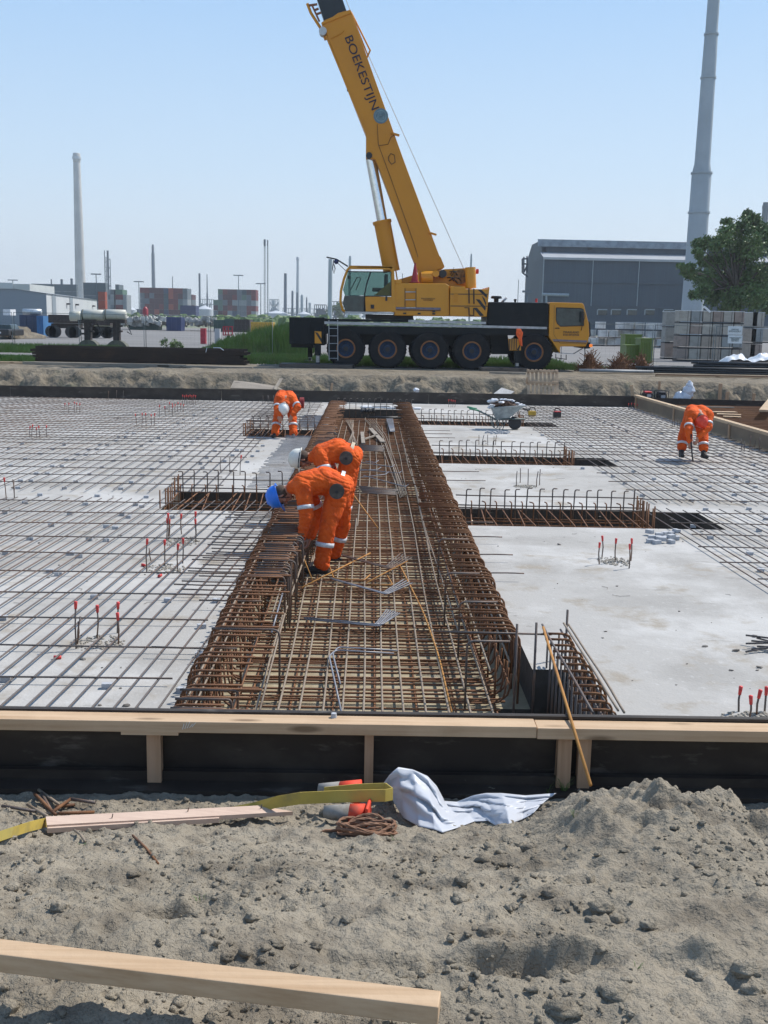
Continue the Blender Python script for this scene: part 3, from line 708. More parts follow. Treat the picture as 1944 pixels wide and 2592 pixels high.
# --- starter bars
def starters():
    def cluster(spec, reg, capped, label, group):
        x0, y0, s = reg
        for (bx, by, tx, ty) in spec:
            a = G(x0 + bx / s, y0 + by / s, 0); b = D(x0 + tx / s, y0 + ty / s, a.y); b.y = a.y
            if b.z < .06: b.z = .15
            t = thing('starter_bar', label, 'starter bar', a, group)
            mid = (a + b) / 2 + Vector((rs.uniform(-.012, .012), rs.uniform(-.01, .01), 0))
            MB().tube([a - Vector((0, 0, .03)), mid, b], .0075, 6).build('bar', SB, t, 'all')
            if capped:
                d = (b - mid).normalized(); MB().tube([b - d * .05, b + d * .012, b + d * .016], [.0115, .015, .011], 10).build('cap', M['cap'], t, 'all')
    z5, z1, r2 = (0, 1400, 2.37), (0, 960, 2.37), (1200, 960, 2.23)
    cluster([(457, 575, 454, 300), (580, 512, 583, 322), (708, 552, 705, 368), (702, 480, 708, 303)], z5, 1, 'red capped starter bar in the cluster nearest the formwork on the left', 'starter bars in the nearest left cluster')
    cluster([(460, 545, 470, 410), (464, 545, 482, 380)], z5, 0, 'thin bare wire bar leaning beside the nearest left starter bars', 'bare wires in the nearest left cluster')
    cluster([(880, 1155, 883, 965), (988, 1120, 988, 970), (1068, 1155, 1068, 995), (1095, 1105, 1098, 960)], z1, 1, 'red capped starter bar in the second left cluster from the formwork', 'starter bars in the second left cluster')
    cluster([(908, 1090, 895, 1012)], z1, 0, 'short bare bar leaning in the second left starter cluster', None)
    cluster([(1008, 965, 1008, 810), (1000, 962, 1004, 840), (1090, 930, 1087, 815), (1174, 978, 1172, 845), (1176, 950, 1173, 800), (1012, 962, 1016, 845)], z1, 1, 'red capped starter bar just in front of the near left cross trench', 'starter bars in front of the left cross trench')
    cluster([(708, 1045, 709, 928), (721, 1005, 724, 890), (797, 1033, 802, 905), (875, 1068, 879, 937), (885, 1025, 890, 905)], r2, 1, 'red capped starter bar standing on the bare slab right of the cage', 'starter bars on the bare right slab')
    cluster([(1495, 895, 1505, 762), (1553, 938, 1562, 815), (1595, 918, 1615, 782), (1640, 898, 1651, 765)], (1200, 1400, 2.23), 1, 'red capped starter bar at the right edge close to the near formwork', 'starter bars near the right picture edge')
    cluster([(240, 605, 243, 518), (260, 585, 262, 503), (304, 595, 306, 505), (352, 608, 362, 520), (370, 598, 374, 508)], r2, 0, 'bare starter bar between the first and second right cross trenches', 'bare starter bars between the right cross trenches')
    cluster([(38, 720, 25, 595)], z1, 1, 'lone red capped starter bar at the left picture edge', None)
    cluster([(85, 715, 76, 600), (88, 712, 84, 602)], z1, 0, 'bare bent starter wire near the left picture edge', 'bare wires at the left edge')
    cluster([(180, 350, 180, 285), (190, 350, 196, 275), (222, 352, 218, 290), (238, 350, 232, 283), (280, 348, 278, 280)], z1, 1, 'red capped starter bar in the leftmost cluster of the far left mat', 'starter bars leftmost on the far mat')
    cluster([(383, 205, 390, 145), (410, 205, 413, 145), (445, 205, 446, 138), (462, 205, 460, 143), (480, 205, 479, 145)], z1, 1, 'red capped bent starter bar in the second cluster from the left on the far mat', 'starter bars second from left')
    cluster([(822, 280, 812, 210), (850, 282, 853, 205), (877, 280, 874, 205), (910, 282, 906, 213), (928, 278, 928, 208)], z1, 1, 'red capped starter bar in the middle cluster of the far left mat', 'starter bars mid far mat')
    cluster([(957, 230, 957, 157), (993, 222, 988, 165), (1033, 225, 1036, 160)] + [(1015 + 17 * k, 198, 1017 + 17 * k, 140 + (k % 3) * 6) for k in range(6)], z1, 1, 'red capped starter bar in the crowded cluster beyond the middle of the far mat', 'crowded starter bars on the far mat')
    cluster([(1095 + 11 * k, 152, 1096 + 11 * k, 96 + (k % 2) * 4) for k in range(8)], z1, 1, 'red capped starter bar in the farthest left cluster against the black formwork', 'starter bars against the far formwork')
    cluster([(1325, 560, 1325, 465), (1380, 562, 1380, 465)], z1, 0, 'bare starter bar just behind the near left cross cage', 'bare bars behind the left cross cage')
    cluster([(1440, 575, 1447, 460)], z1, 1, 'single red capped starter bar just behind the near left cross cage', None)
    cluster([(650, 128, 652, 70), (700, 128, 700, 65), (740, 126, 741, 68)], z1, 0, 'bare bar standing against the black far formwork on the left', 'bare bars against the far formwork')
    cluster([(1575, 150, 1577, 98), (1605, 150, 1607, 95), (1612, 152, 1611, 98), (1640, 150, 1641, 96)], z1, 0, 'bare bar standing beside the bending man in the white helmet', 'bare bars behind the far bending man')
    cluster([(873, 168, 873, 138), (890, 168, 889, 136), (905, 170, 905, 138), (921, 172, 922, 142)], r2, 1, 'red capped starter bar in front of the far formwork near the right corner', 'starter bars near the far right corner')
    cluster([(1118, 268, 1120, 222), (1133, 270, 1134, 223), (1147, 270, 1148, 222), (1160, 272, 1162, 226)], r2, 0, 'bare starter bar just left of the man in the red helmet', 'bare bars left of the red helmet')
    cluster([(1508, 402, 1507, 338), (1525, 408, 1527, 350), (1555, 402, 1562, 318), (1608, 408, 1613, 330), (1585, 395, 1588, 345)], r2, 0, 'bare starter bar on the mat near the brown formwork board', 'bare bars near the brown board')
    cluster([(1072, 98, 1072, 38), (1090, 98, 1091, 38), (1105, 98, 1106, 42), (1120, 98, 1122, 45)], (800, 1000, 3.19), 1, 'red capped starter bar on the pale slab in front of the far formwork centre', 'starter bars before the far formwork centre')
    cluster([(1315, 400, 1316, 322), (1340, 402, 1356, 322), (1388, 405, 1386, 320), (1436, 402, 1438, 330), (1450, 402, 1458, 322)], (800, 1000, 3.19), 0, 'bare starter bar in front of the wheelbarrow', 'bare bars in front of the wheelbarrow')
    # fallen caps
    for zx, zy, reg in ((345, 625, z5), (960, 1178, z1), (863, 1115, z1)):
        g = G(reg[0] + zx / 2.37, reg[1] + zy / 2.37, .015)
        a = rs.uniform(0, 6); d = Vector((math.cos(a), math.sin(a), 0)) * .03
        tag(MB().tube([g - d, g + d], [.014, .017], 10).build('fallen_cap', M['cap'], None, 'all'), {345: 'red plastic cap lying on the slab nearest the formwork', 960: 'red plastic cap lying in front of the second left starter cluster', 863: 'red plastic cap lying left of the second left starter cluster'}[zx], 'plastic cap')
    # crumbled concrete round some clusters
    b = MB(); rr = random.Random(5)
    for (cx, cy, w, h) in ((585, 540, 150, 40), (1000, 1135 - 1042, 120, 30)):
        pass
    for (px, py, rx, ry) in ((248, 1628, .22, .22), (422, 1440, .22, .25), (460, 1372, .22, .3), (1555, 1422, .2, .25), (1910, 1818, .25, .12), (1330, 1232, .2, .2)):
        g = G(px, py, 0)
        for k in range(150):
            a = rr.random() * 6.28; q = rr.random() ** .6; r = rr.uniform(.004, .014)
            b.ball((g.x + rx * q * math.cos(a), g.y + ry * q * math.sin(a), r * .4), r, 5, 4, sc=(1.3, 1.1, .8), jit=.3)
    b.build('concrete_crumbs', layered('crumb_concrete', (.36, .325, .27), [((.24, .21, .17), 9, .5, .7, .6)]), kind='stuff', label='crumbled concrete around the starter bars', category='rubble')
starters()
def debris():
    b = MB(); r = random.Random(12)
    for k in range(900):
        y = 6.6 + 28 * r.random() ** 1.6; x = r.uniform(-7, 8)
        if abs(x) < 1.5 or (x > 1 and y < 8.4 and x < 1.9): continue
        if noise.noise(Vector((x * .6, y * .4, 2))) < r.uniform(-.5, .4): continue
        s = r.uniform(.003, .012) if r.random() < .9 else r.uniform(.012, .022)
        b.ball((x, y, s * .4), s, 5, 4, sc=(r.uniform(.8, 2), 1, .6), jit=.35)
    for k in range(60):
        y = 6.8 + 20 * r.random(); x = r.choice((r.uniform(1.7, 6), r.uniform(-6, -1.5)))
        if x > 1 and y < 8.4 and x < 1.9: continue
        a = r.uniform(0, 6.28); L = r.uniform(.05, .2); p = Vector((x, y, .006)); b.tube([p, p + Vector((math.cos(a), math.sin(a), .02)) * L * .5, p + Vector((math.cos(a + .6), math.sin(a + .6), 0)) * L], .0022, 4)
    b.build('slab_debris', layered('debris', (.17, .15, .13), [((.3, .28, .25), 3, .5, .6, .9)]), kind='stuff', label='small chips and tie wire scraps scattered on the slab', category='debris')
debris()
# ---------------------------------------------------------------- people
M['coverall'] = layered('orange_workwear', (0.76, 0.115, 0.016), [((0.58, 0.075, 0.014), 5, .45, .64, .8), ((0.86, 0.17, 0.03), 9, .55, .7, .4), ((0.30, 0.06, 0.025), 6, .60, .72, .6)], rough=.8, bumps=((22, 0.012), (60, .003)), spec=.2)
M['skin'] = layered('skin', (0.42, 0.2, 0.13), [((0.5, 0.25, 0.17), 14, .5, .65, .5)], rough=.55)
M['glove'] = mat('work_glove', (0.16, 0.08, 0.06), .8)
M['boot'] = layered('worn_boots', (0.03, 0.027, 0.025), [((0.14, 0.12, 0.1), 9, .55, .72, .7)], rough=.7)
M['reflect'] = mat('reflective_strip', (0.55, 0.56, 0.58), .4, vary=.15, scale=20)
M['belt'] = mat('leather_belt', (0.4, 0.33, 0.22), .6)
M['black'] = mat('black_plastic', (0.02, 0.02, 0.022), .5)
def shell(caps, name, m, parent, voxel, smooth=6, disp=0.0, dscale=.12, seed=0):
    b = MB()
    for (p, r, q, s) in caps:
        p, q = Vector(p), Vector(q)
        b.ball(p, r, 12, 8); b.ball(q, s, 12, 8)
        if (q - p).length > 1e-4: b.tube([p, q], [r, s], 12)
    o = b.build(name, m, parent)
    md = o.modifiers.new('r', 'REMESH'); md.mode = 'VOXEL'; md.voxel_size = voxel; md.use_smooth_shade = True
    md = o.modifiers.new('s', 'SMOOTH'); md.iterations = smooth; md.factor = .6
    if disp:
        tx = bpy.data.textures.new('wrinkle', 'CLOUDS'); tx.noise_scale = dscale; tx.noise_depth = 2
        md = o.modifiers.new('d', 'DISPLACE'); md.texture = tx; md.strength = disp; md.mid_level = .5; md.texture_coords = 'LOCAL'
    bake(o)
    if disp:      # sharp cloth creases, mostly running across the limbs
        me = o.data; nn = [v.normal.copy() for v in me.vertices]
        for v, n in zip(me.vertices, nn):
            p = v.co; w = noise.noise(p * 3.0) * .5
            q = Vector((p.x * 7 + w * 3, p.y * 5, p.z * 13 + p.x * 6 + w * 4))
            c = max(0, 1 - 4.5 * abs(noise.noise(q))) ; c2 = max(0, 1 - 5 * abs(noise.noise(q * 1.9 + Vector((7, 3, 1)))))
            v.co = p + n * (-.010 * c - .003 * c2 + .003)
        me.update()
    return o
def frame(c, f):
    c = Vector(c).normalized(); f = Vector(f); f = (f - c * f.dot(c)).normalized(); l = c.cross(f)
    return Matrix((f, l, c)).transposed()      # local x = face, y = side, z = crown
def helmet(h, R, col, t, s=1.0):
    m = mat('helmet_' + '_'.join(str(int(c * 100)) for c in col), col, .35, vary=.06, scale=12)
    b = MB(); n = 20; prof = [(.128, .0), (.126, .03), (.118, .07), (.098, .108), (.065, .132), (.03, .144), (.004, .147)]
    vs = []
    for (r, z) in prof:
        for k in range(n):
            a = 2 * math.pi * k / n; vs.append((r * 1.12 * math.cos(a), r * .92 * math.sin(a) * (1 + .0), z))
    fs = [(i * n + k, i * n + (k + 1) % n, (i + 1) * n + (k + 1) % n, (i + 1) * n + k) for i in range(len(prof) - 1) for k in range(n)]
    b.add(vs, fs)
    vs = []                                       # rim and peak
    for (q, z) in ((1.0, .004), (1.12, -.006), (1.12, -.012), (.98, -.004)):
        for k in range(n):
            a = 2 * math.pi * k / n; pk = .045 * max(0, math.cos(a)) ** 2 if q > 1.05 else 0
            vs.append(((.143 * q + pk) * math.cos(a), .118 * q * math.sin(a), z - pk * .35))
    fs = [(i * n + k, i * n + (k + 1) % n, (i + 1) * n + (k + 1) % n, (i + 1) * n + k) for i in range(3) for k in range(n)]
    b.add(vs, fs)
    b.tube([(-.11, 0, .09), (-.05, 0, .142), (.05, 0, .146), (.125, 0, .09)], .012, 6)   # ridge
    b.v = [tuple(Vector(h) + R @ (Vector(v) * s)) for v in b.v]
    o = b.build('helmet', m, t, 'all')
    return o
def head_caps(h, R, s=1.0):
    P = lambda x, y, z: Vector(h) + R @ (Vector((x, y, z)) * s)
    return [(P(-.012, 0, .03), .093 * s, P(.008, 0, .03), .088 * s), (P(.025, 0, -.03), .068 * s, P(.048, 0, -.085), .042 * s),
            (P(-.03, 0, -.03), .07 * s, P(-.045, 0, -.1), .058 * s), (P(.092, 0, -.005), .012 * s, P(.112, 0, -.035), .015 * s),
            (P(.0, .088, -.005), .014 * s, P(-.008, .09, -.035), .011 * s), (P(.0, -.088, -.005), .014 * s, P(-.008, -.09, -.035), .011 * s),
            (P(.085, .03, -.068), .009 * s, P(.085, -.03, -.068), .009 * s), (P(.06, .045, -.03), .026 * s, P(.06, -.045, -.03), .026 * s)]
def hand_caps(w, d, pn, curl=.6, s=1.0, side=1):
    """w wrist, d pointing direction, pn direction the palm faces"""
    d = Vector(d).normalized(); pn = Vector(pn); pn = (pn - d * pn.dot(d)).normalized(); a = d.cross(pn) * side; w = Vector(w); out = []
    for k in range(4):
        o = (k - 1.5) * .021 * s; L = (.072, .080, .076, .060)[k] * s
        base = w + d * .09 * s + a * o
        out.append((w + a * o * .6, .016 * s, base, .0125 * s))
        c = curl * (1 + .12 * k); p0 = base
        for j, fr in enumerate((.45, .32, .25)):
            ang = c * (j + .6); dd = d * math.cos(ang) + pn * math.sin(ang); p1 = p0 + dd * L * fr * 1.15
            out.append((p0, (.0105 - .001 * j) * s, p1, (.0098 - .001 * j) * s)); p0 = p1
    th = w + d * .03 * s - a * .028 * s
    t1 = th + (d * .6 - a * .6 + pn * .5).normalized() * .038 * s; t2 = t1 + (d * .8 + pn * .6 + a * .1).normalized() * .032 * s
    out += [(w - a * .01, .018 * s, th, .015 * s), (th, .0145 * s, t1, .012 * s), (t1, .0115 * s, t2, .0095 * s)]
    return out
def boots(ank, toe, t, knees=(None, None), tall=.17):
    for (a, d, up) in zip(ank, toe, knees):
        a, d = Vector(a), Vector(d); d.z = 0; d.normalize()
        g = a.z - .085
        heel = Vector((a.x, a.y, g + .045)) - d * .045
        kd = Vector((0, 0, 1)) if up is None else (up - a).normalized()
        caps = [(a + kd * tall, .07 if tall > .2 else .062, a + kd * .02, .056), (Vector((a.x, a.y, a.z)), .055, heel, .047),
                (heel, .046, heel + d * .12, .045), (heel + d * .12, .045, heel + d * .215 - Vector((0, 0, .004)), .042), (heel + d * .04 + Vector((0, 0, .05)), .04, heel + d * .15, .045)]
        o = shell(caps, 'boot', M['boot'], t, .012, 3)
        b = MB(); s = Vector((-d.y, d.x, 0))
        pts = []
        for k in range(18):
            q = k / 18 * 2 * math.pi; l = math.cos(q) * .145 + .08; w = math.sin(q) * .052
            pts.append(heel + d * l + s * w)
        n = len(pts)
        vs = [(p.x, p.y, g) for p in pts] + [(p.x, p.y, g + .022) for p in pts]
        b.add(vs, [tuple(range(n))[::-1], tuple(range(n, 2 * n))] + [(i, (i + 1) % n, (i + 1) % n + n, i + n) for i in range(n)])
        b.build('sole', M['black'], o)
def band(p, q, u, r, w, t, name='reflective_strip', m=None, sq=1.0):
    """strip round a limb running p to q, at fraction u"""
    p, q = Vector(p), Vector(q); d = (q - p).normalized(); c = p.lerp(q, u)
    o = MB().tube([c - d * w / 2, c - d * w * .45, c + d * w * .45, c + d * w / 2], [r * .9, r, r * 1.01, r * .9], 20, caps=False).build(name, m or M['reflect'], t, 'all')
    return o
def person(label, J, helmet_col, loc, voxel=.012, back=None, feet_dir=None):
    """J: joints in world space"""
    t = thing('person', label, 'person', loc)
    lat = J['lat']
    sh = [J['chest'] + lat * .17, J['chest'] - lat * .17]
    R = frame(J['crown'], J['face'])
    # skin: one continuous figure from head to ankles
    caps = head_caps(J['head'], R) + [(J['head'] - R.col[2] * .1 - R.col[0] * .03, .058, J['neck'], .062), (J['neck'], .06, J['chest'], .09)]
    caps += [(J['chest'] + lat * .12, .08, J['chest'] - lat * .12, .08), (J['chest'], .12, J['mid'], .11), (J['mid'], .11, J['pelvis'], .115)]
    for s, i in ((1, 0), (-1, 1)):
        caps += [(sh[i], .05, J['elbow'][i], .038), (J['elbow'][i], .037, J['wrist'][i], .026)]
        hp = J['pelvis'] + lat * .1 * s
        caps += [(hp, .09, J['knee'][i], .058), (J['knee'][i], .056, J['ankle'][i], .04)]
        caps += hand_caps(J['wrist'][i], J['hand'][i], J['palm'][i], J.get('curl', .6), 1.12, s)
    shell(caps, 'body', M['skin'], t, min(voxel, .0075), 2)
    # coverall
    L = lat
    c = [(J['neckbase'] + L * .06, .075, J['neckbase'] - L * .06, .075)]
    for s, i in ((1, 0), (-1, 1)):
        c += [(J['chest'] + L * J.get('wide', .09) * s, .155, J['mid'] + L * .09 * s, .16), (J['mid'] + L * .08 * s, .16, J['pelvis'] + L * .08 * s, .15), (J['neckbase'] + L * .05 * s, .08, J['chest'] + L * .08 * s, .13)]
        c += [(sh[i], .112, sh[i].lerp(J['elbow'][i], .55), .097), (sh[i].lerp(J['elbow'][i], .55), .097, J['elbow'][i], .086), (J['elbow'][i], .085, J['elbow'][i].lerp(J['wrist'][i], .9), .06)]
        hp = J['pelvis'] + L * .09 * s; k = J['knee'][i]; a = J['ankle'][i]; e = k.lerp(a, J.get('hem', .74))
        c += [(hp, .15, hp.lerp(k, .5), .13), (hp.lerp(k, .5), .13, k, .108), (k, .107, e, .098), (e, .096, e + (a - k).normalized() * .08, .10)]
        if 'seat' in J: c.append((J['seat'] + L * .075 * s, .13, hp, .13))
    o = shell(c, 'coverall', M['coverall'], t, voxel, 5, .024, .14)
    for s, i in ((1, 0), (-1, 1)):
        band(sh[i], J['elbow'][i], .72, .101, .05, t); k = J['knee'][i]; a = J['ankle'][i]
        band(k, a, .42, .113, .055, t)
    band(J['chest'], J['neckbase'], .3, .0, 0, t) if False else None
    dn = [(a, d) for a, d in zip(J['ankle'], J['toe'])]
    boots([a for a, _ in dn], [d for _, d in dn], t, J['knee'], J.get('boot', .17))
    h = helmet(J['head'] + R.col[2] * .035, R, helmet_col, t)
    # strap and headband
    P = lambda x, y, z: Vector(J['head']) + R @ Vector((x, y, z))
    MB().tube([P(.0, .098, .04), P(.03, .085, -.05), P(.06, .0, -.135), P(.03, -.085, -.05), P(0, -.098, .04)], .005, 5).build('chin_strap', M['black'], h)
    b = MB()
    for y in (.033, -.033): b.ball(P(.094, y, .012), .013, 8, 6)
    b.build('eye', M['black'], t, 'all')
    b = MB(); b.ball(P(-.03, 0, -.005), .096, 14, 8, sc=(1, 1, 1)); b.v = [v for v in b.v]
    b.build('hair', mat('brown_hair', (.07, .045, .03), .8, scale=60, bump=.004), t, 'all')
    return t, R
S5 = lambda zx, zy: (660 + zx / 5.53, 1080 + zy / 5.53)
def V5(zx, zy, Y): return D(*S5(zx, zy), Y)
ly = Vector((0, -1, 0))          # the side turned to the camera first
J1 = dict(lat=ly, pelvis=V5(1105, 840, 12.75), seat=V5(1160, 830, 12.8), mid=V5(880, 750, 12.7), chest=V5(610, 810, 12.65), neckbase=V5(455, 850, 12.62), neck=V5(430, 880, 12.62), head=V5(285, 960, 12.62),
          crown=Vector((-.88, 0, -.28)), face=Vector((-.3, 0, -.95)), elbow=[V5(640, 1240, 12.40), V5(800, 1230, 12.9)], wrist=[V5(575, 1560, 12.36), V5(690, 1560, 12.8)],
          hand=[Vector((-.25, 0, -1)), Vector((-.35, -.1, -1))], palm=[Vector((-1, .3, -.2)), Vector((-1, -.2, -.2))], curl=.75,
          knee=[V5(930, 1420, 12.5), V5(1130, 1390, 13.15)], ankle=[V5(850, 2000, 12.45), V5(1020, 1890, 13.2)], toe=[Vector((-1, -.05, 0)), Vector((-1, .1, 0))])
for i, zt in ((0, -.245), (1, -.245)): J1['ankle'][i].z = zt + .085
p1, R1 = person('man in orange coverall and blue helmet bent over the cage nearest the camera', J1, (0.02, 0.18, 0.72), (J1['ankle'][0].x, 12.6, -.24), .0105)
def reel_on(t_owner, c, label, r=.088):
    c = Vector(c); t = thing('wire_reel', label, 'wire reel', c)
    gm = layered('reel_grey', (0.07, 0.058, 0.048), [((.2, .18, .16), 8, .5, .7, .6)], rough=.7) if 'reel_grey' not in MATS else MATS['reel_grey']
    MB().lathe([(.0, -.035), (r, -.035), (r, -.028), (r * .75, -.028), (r * .75, .028), (r, .028), (r, .035), (0, .035)], c, 'Y', 26, caps=False).build('drum', gm, t, True)
    MB().lathe([(.0, -.043), (.02, -.043), (.02, -.03)], c, 'Y', 12, caps=False).build('hub', M['black'], t, True)
    return t
reel_on(p1, V5(1065, 905, 12.40), 'dark round wire reel hanging on the belt of the man in the blue helmet', .088)
def belt(t, p, q, u, r, m, w=.05, sy=1.25):
    p, q = Vector(p), Vector(q); d = (q - p).normalized(); c = p.lerp(q, u); y = Vector((0, 1, 0)); z = d.cross(y).normalized(); n = 28; vs = []
    for s in (-w / 2, w / 2):
        for k in range(n):
            a = 2 * math.pi * k / n; vs.append(c + d * s + y * math.cos(a) * r * sy + z * math.sin(a) * r)
    MB().add(vs, [(k, (k + 1) % n, n + (k + 1) % n, n + k) for k in range(n)]).build('belt', m, t, 'all')
belt(p1, J1['mid'], J1['seat'], .78, .175, M['reflect'])
S = ((0, 0),)
def W5(zx, zy, Y): return V5(zx, zy, Y)
J2 = dict(lat=ly, pelvis=W5(1260, 430, 14.6), seat=W5(1300, 400, 14.65), mid=W5(1080, 330, 14.6), chest=W5(860, 400, 14.55), neckbase=W5(740, 420, 14.5), neck=W5(705, 440, 14.5), head=W5(580, 455, 14.5),
          crown=Vector((-.9, 0, .1)), face=Vector((-.12, 0, -1)), elbow=[W5(900, 640, 14.3), W5(990, 620, 14.8)], wrist=[W5(820, 900, 14.3), W5(900, 900, 14.75)],
          hand=[Vector((-.3, 0, -1)), Vector((-.35, -.1, -1))], palm=[Vector((-1, .3, -.2)), Vector((-1, -.2, -.2))], curl=.7,
          knee=[W5(1130, 950, 14.4), W5(1215, 900, 14.8)], ankle=[W5(1030, 1430, 14.4), W5(1110, 1390, 14.85)], toe=[Vector((-1, -.05, 0)), Vector((-1, .1, 0))])
for i in (0, 1): J2['ankle'][i].z = -.245 + .085
p2, R2 = person('man in orange coverall and white helmet bent down just behind the blue helmet man', J2, (0.72, 0.70, 0.62), (J2['ankle'][0].x, 14.6, -.24), .0105)
reel_on(p2, W5(1195, 440, 14.3), 'dark round wire reel on the belt of the second bending man', .09)
belt(p2, J2['mid'], J2['seat'], .75, .172, M['belt'])
P = lambda x, y, z: Vector(J2['head']) + R2 @ Vector((x, y, z))
o = MB().tube([P(-.1, .09, .03), P(0, .118, .035), P(.1, .09, .03), P(.13, 0, .03), P(.1, -.09, .03), P(0, -.118, .035), P(-.1, -.09, .03)], .016, 6).build('goggle_band', M['black'], p2, 'all')
def W3(zx, zy, Y): return D(660 + zx / 11.85, 970 + zy / 11.85, Y)
lx = Vector((-1, 0, 0))
J3 = dict(wide=.13, lat=lx, pelvis=W3(740, 440, 25.75), mid=W3(745, 410, 25.5), chest=W3(755, 520, 25.2), neckbase=W3(720, 620, 25.05), neck=W3(710, 650, 25.0), head=W3(695, 740, 24.95),
          crown=Vector((-.05, -.75, -.45)), face=Vector((0, .5, -1)), elbow=[W3(495, 770, 25.0), W3(1120, 720, 25.0)], wrist=[W3(560, 960, 24.8), W3(930, 960, 24.85)],
          hand=[Vector((.2, -.1, -1)), Vector((-.3, -.1, -1))], palm=[Vector((0, .5, -.2)), Vector((-.5, .5, -.2))], curl=.6,
          knee=[W3(500, 1090, 25.35), W3(960, 1060, 25.3)], ankle=[W3(425, 1560, 25.05), W3(975, 1570, 25.1)], toe=[Vector((-.2, -1, 0)), Vector((.1, -1, 0))])
for i in (0, 1): J3['ankle'][i].z = .085
p3, R3 = person('man in orange with white helmet bending towards the camera over the far left cage', J3, (0.75, 0.76, 0.74), (-2.2, 25.1, 0), .015)
c = W3(1235, 590, 25.5)
t = thing('wire_reel', 'dark red reel hanging at the hip of the far left bending man', 'wire reel', c)
MB().lathe([(0, -.05), (.13, -.05), (.13, .05), (0, .05)], c, 'X', 18, caps=False).build('drum', mat('dark_red', (.22, .02, .02), .6), t, True)
MB().tube([c + Vector((.05, 0, .1)), c + Vector((.16, -.05, .12)), c + Vector((.2, -.1, -.05)), c + Vector((.15, -.1, -.2))], .007, 5).build('wire_tail', M['black'], t)
def W4(zx, zy, Y): return D(1680 + zx / 10.37, 1000 + zy / 10.37, Y)
J4 = dict(hem=.42, boot=.30, wide=.15, lat=lx, pelvis=W4(830, 520, 22.55), mid=W4(860, 445, 22.3), chest=W4(930, 540, 22.05), neckbase=W4(965, 590, 21.9), neck=W4(975, 600, 21.85), head=W4(990, 650, 21.8),
          crown=Vector((.05, -.7, -.55)), face=Vector((0, .55, -1)), elbow=[W4(650, 930, 21.75), W4(1170, 840, 21.85)], wrist=[W4(690, 1230, 21.65), W4(900, 1120, 21.7)],
          hand=[Vector((.1, -.1, -1)), Vector((-.3, -.1, -1))], palm=[Vector((.5, .5, -.2)), Vector((-.5, .5, -.2))], curl=.8,
          knee=[W4(500, 1120, 22.3), W4(1040, 1140, 22.2)], ankle=[W4(455, 1640, 22.1), W4(1040, 1680, 22.0)], toe=[Vector((-.1, -1, 0)), Vector((.1, -1, 0))])
for i in (0, 1): J4['ankle'][i].z = .155
p4, R4 = person('man in orange with red helmet bending with a bar on the right hand mat', J4, (0.72, 0.05, 0.02), (6.7, 22.0, 0), .015)
a = W4(715, 1180, 21.62)
tag(MB().tube([a + Vector((0, 0, .12)), a, W4(735, 1450, 21.6), W4(750, 1600, 21.6), W4(775, 1760, 21.6)], .015, 6).build('tying_tool', M['black'], None, 'all'), 'black curved bar held by the man in the red helmet', 'hand tool')
a = V5(555, 1650, 12.3)
t = thing('pincers', 'dark steel tying pincers in the hands of the man in the blue helmet', 'pincers', a)
MB().tube([a + Vector((.02, 0, .1)), a, a + Vector((-.03, 0, -.09))], .007, 6).tube([a + Vector((.05, 0, .09)), a, a + Vector((-.05, 0, -.08))], .007, 6).build('handle', M['black'], t)

# ---------------------------------------------------------------- loose bars and bundles
def Z3(zx, zy, z): return G(400 + zx / 1.843, 1400 + zy / 1.843, z)
def Z6(zx, zy, z): return G(800 + zx / 3.19, 1000 + zy / 3.19, z)
def loose(name, pts, r, m, label, cat='steel bar', group=None, bend=.05, lift=0):
    return tag(MB().tube(path(pts, bend, 4), r, 6).build(name, m, None, 'all'), label, cat, group)
rs = random.Random(21)
zt = -.225
for k in range(7):
    loose('bent_bar', [Z3(680 + 5 * k, 302 + 4 * (k % 3), zt + .006 * k), Z3(1012 + 5 * k, 335 + 3 * (k % 3), zt + .01 * k), Z3(1068 + 10 * k, 262 + 3 * k, zt + .03 + .01 * k)], .0065, M['bright_bar'], 'blue grey bent bar in the bundle nearest the formwork in the trench', group='bundle of bent bars nearest the formwork', bend=.06)
for k in range(4):
    loose('bent_bar', [Z3(800 + 5 * k, 114 + 3 * k, zt + .008 * k), Z3(1050 + 5 * k, 184 + 3 * k, zt + .01 * k), Z3(1145 + 14 * k, 124 + 5 * k, zt + .03 + .01 * k)], .007, M['bright_bar'], 'blue grey bent bar in the second bundle, right of the boots', group='second bundle of bent bars')
for k in range(5):
    loose('bent_bar', [Z3(850 + 5 * k, 5 + 3 * k, zt + .01 * k), Z3(1065 + 5 * k, 62 + 3 * k, zt + .01 * k), Z3(1130 + 13 * k, 2 + 5 * k, zt + .03 + .01 * k)], .007, M['steel_bar'], 'dark bent bar in the third bundle, level with the blue helmet man', group='third bundle of bent bars')
loose('bent_bar', [Z3(1120, 455, zt), Z3(840, 438, zt), Z3(815, 470, zt), Z3(850, 610, zt)], .008, M['bright_bar'], 'pale hooked bar on the mat, upper one of the pair close to the formwork', bend=.06)
loose('bent_bar', [Z3(1100, 468, zt + .01), Z3(830, 452, zt + .01), Z3(798, 480, zt + .01), Z3(855, 740, zt)], .008, M['bright_bar'], 'pale hooked bar reaching down to the formwork in the trench middle', bend=.06)
loose('straight_bar', [Z3(672, 160, zt + .02), Z3(990, 0, zt + .03)], .009, M['orange_bar'], 'orange rusty bar lying across the mat in front of the boots')
loose('straight_bar', [Z3(970, 140, zt + .01), Z3(1165, 35, zt + .01)], .008, M['orange_bar'], 'short orange bar lying slanted right of the boots')
loose('bent_bar', [Z3(800, 60, zt + .01), Z3(820, 118, zt), Z3(960, 128, zt), Z3(990, 100, zt)], .008, M['orange_bar'], 'orange bar bent to a shallow U behind the second bundle')
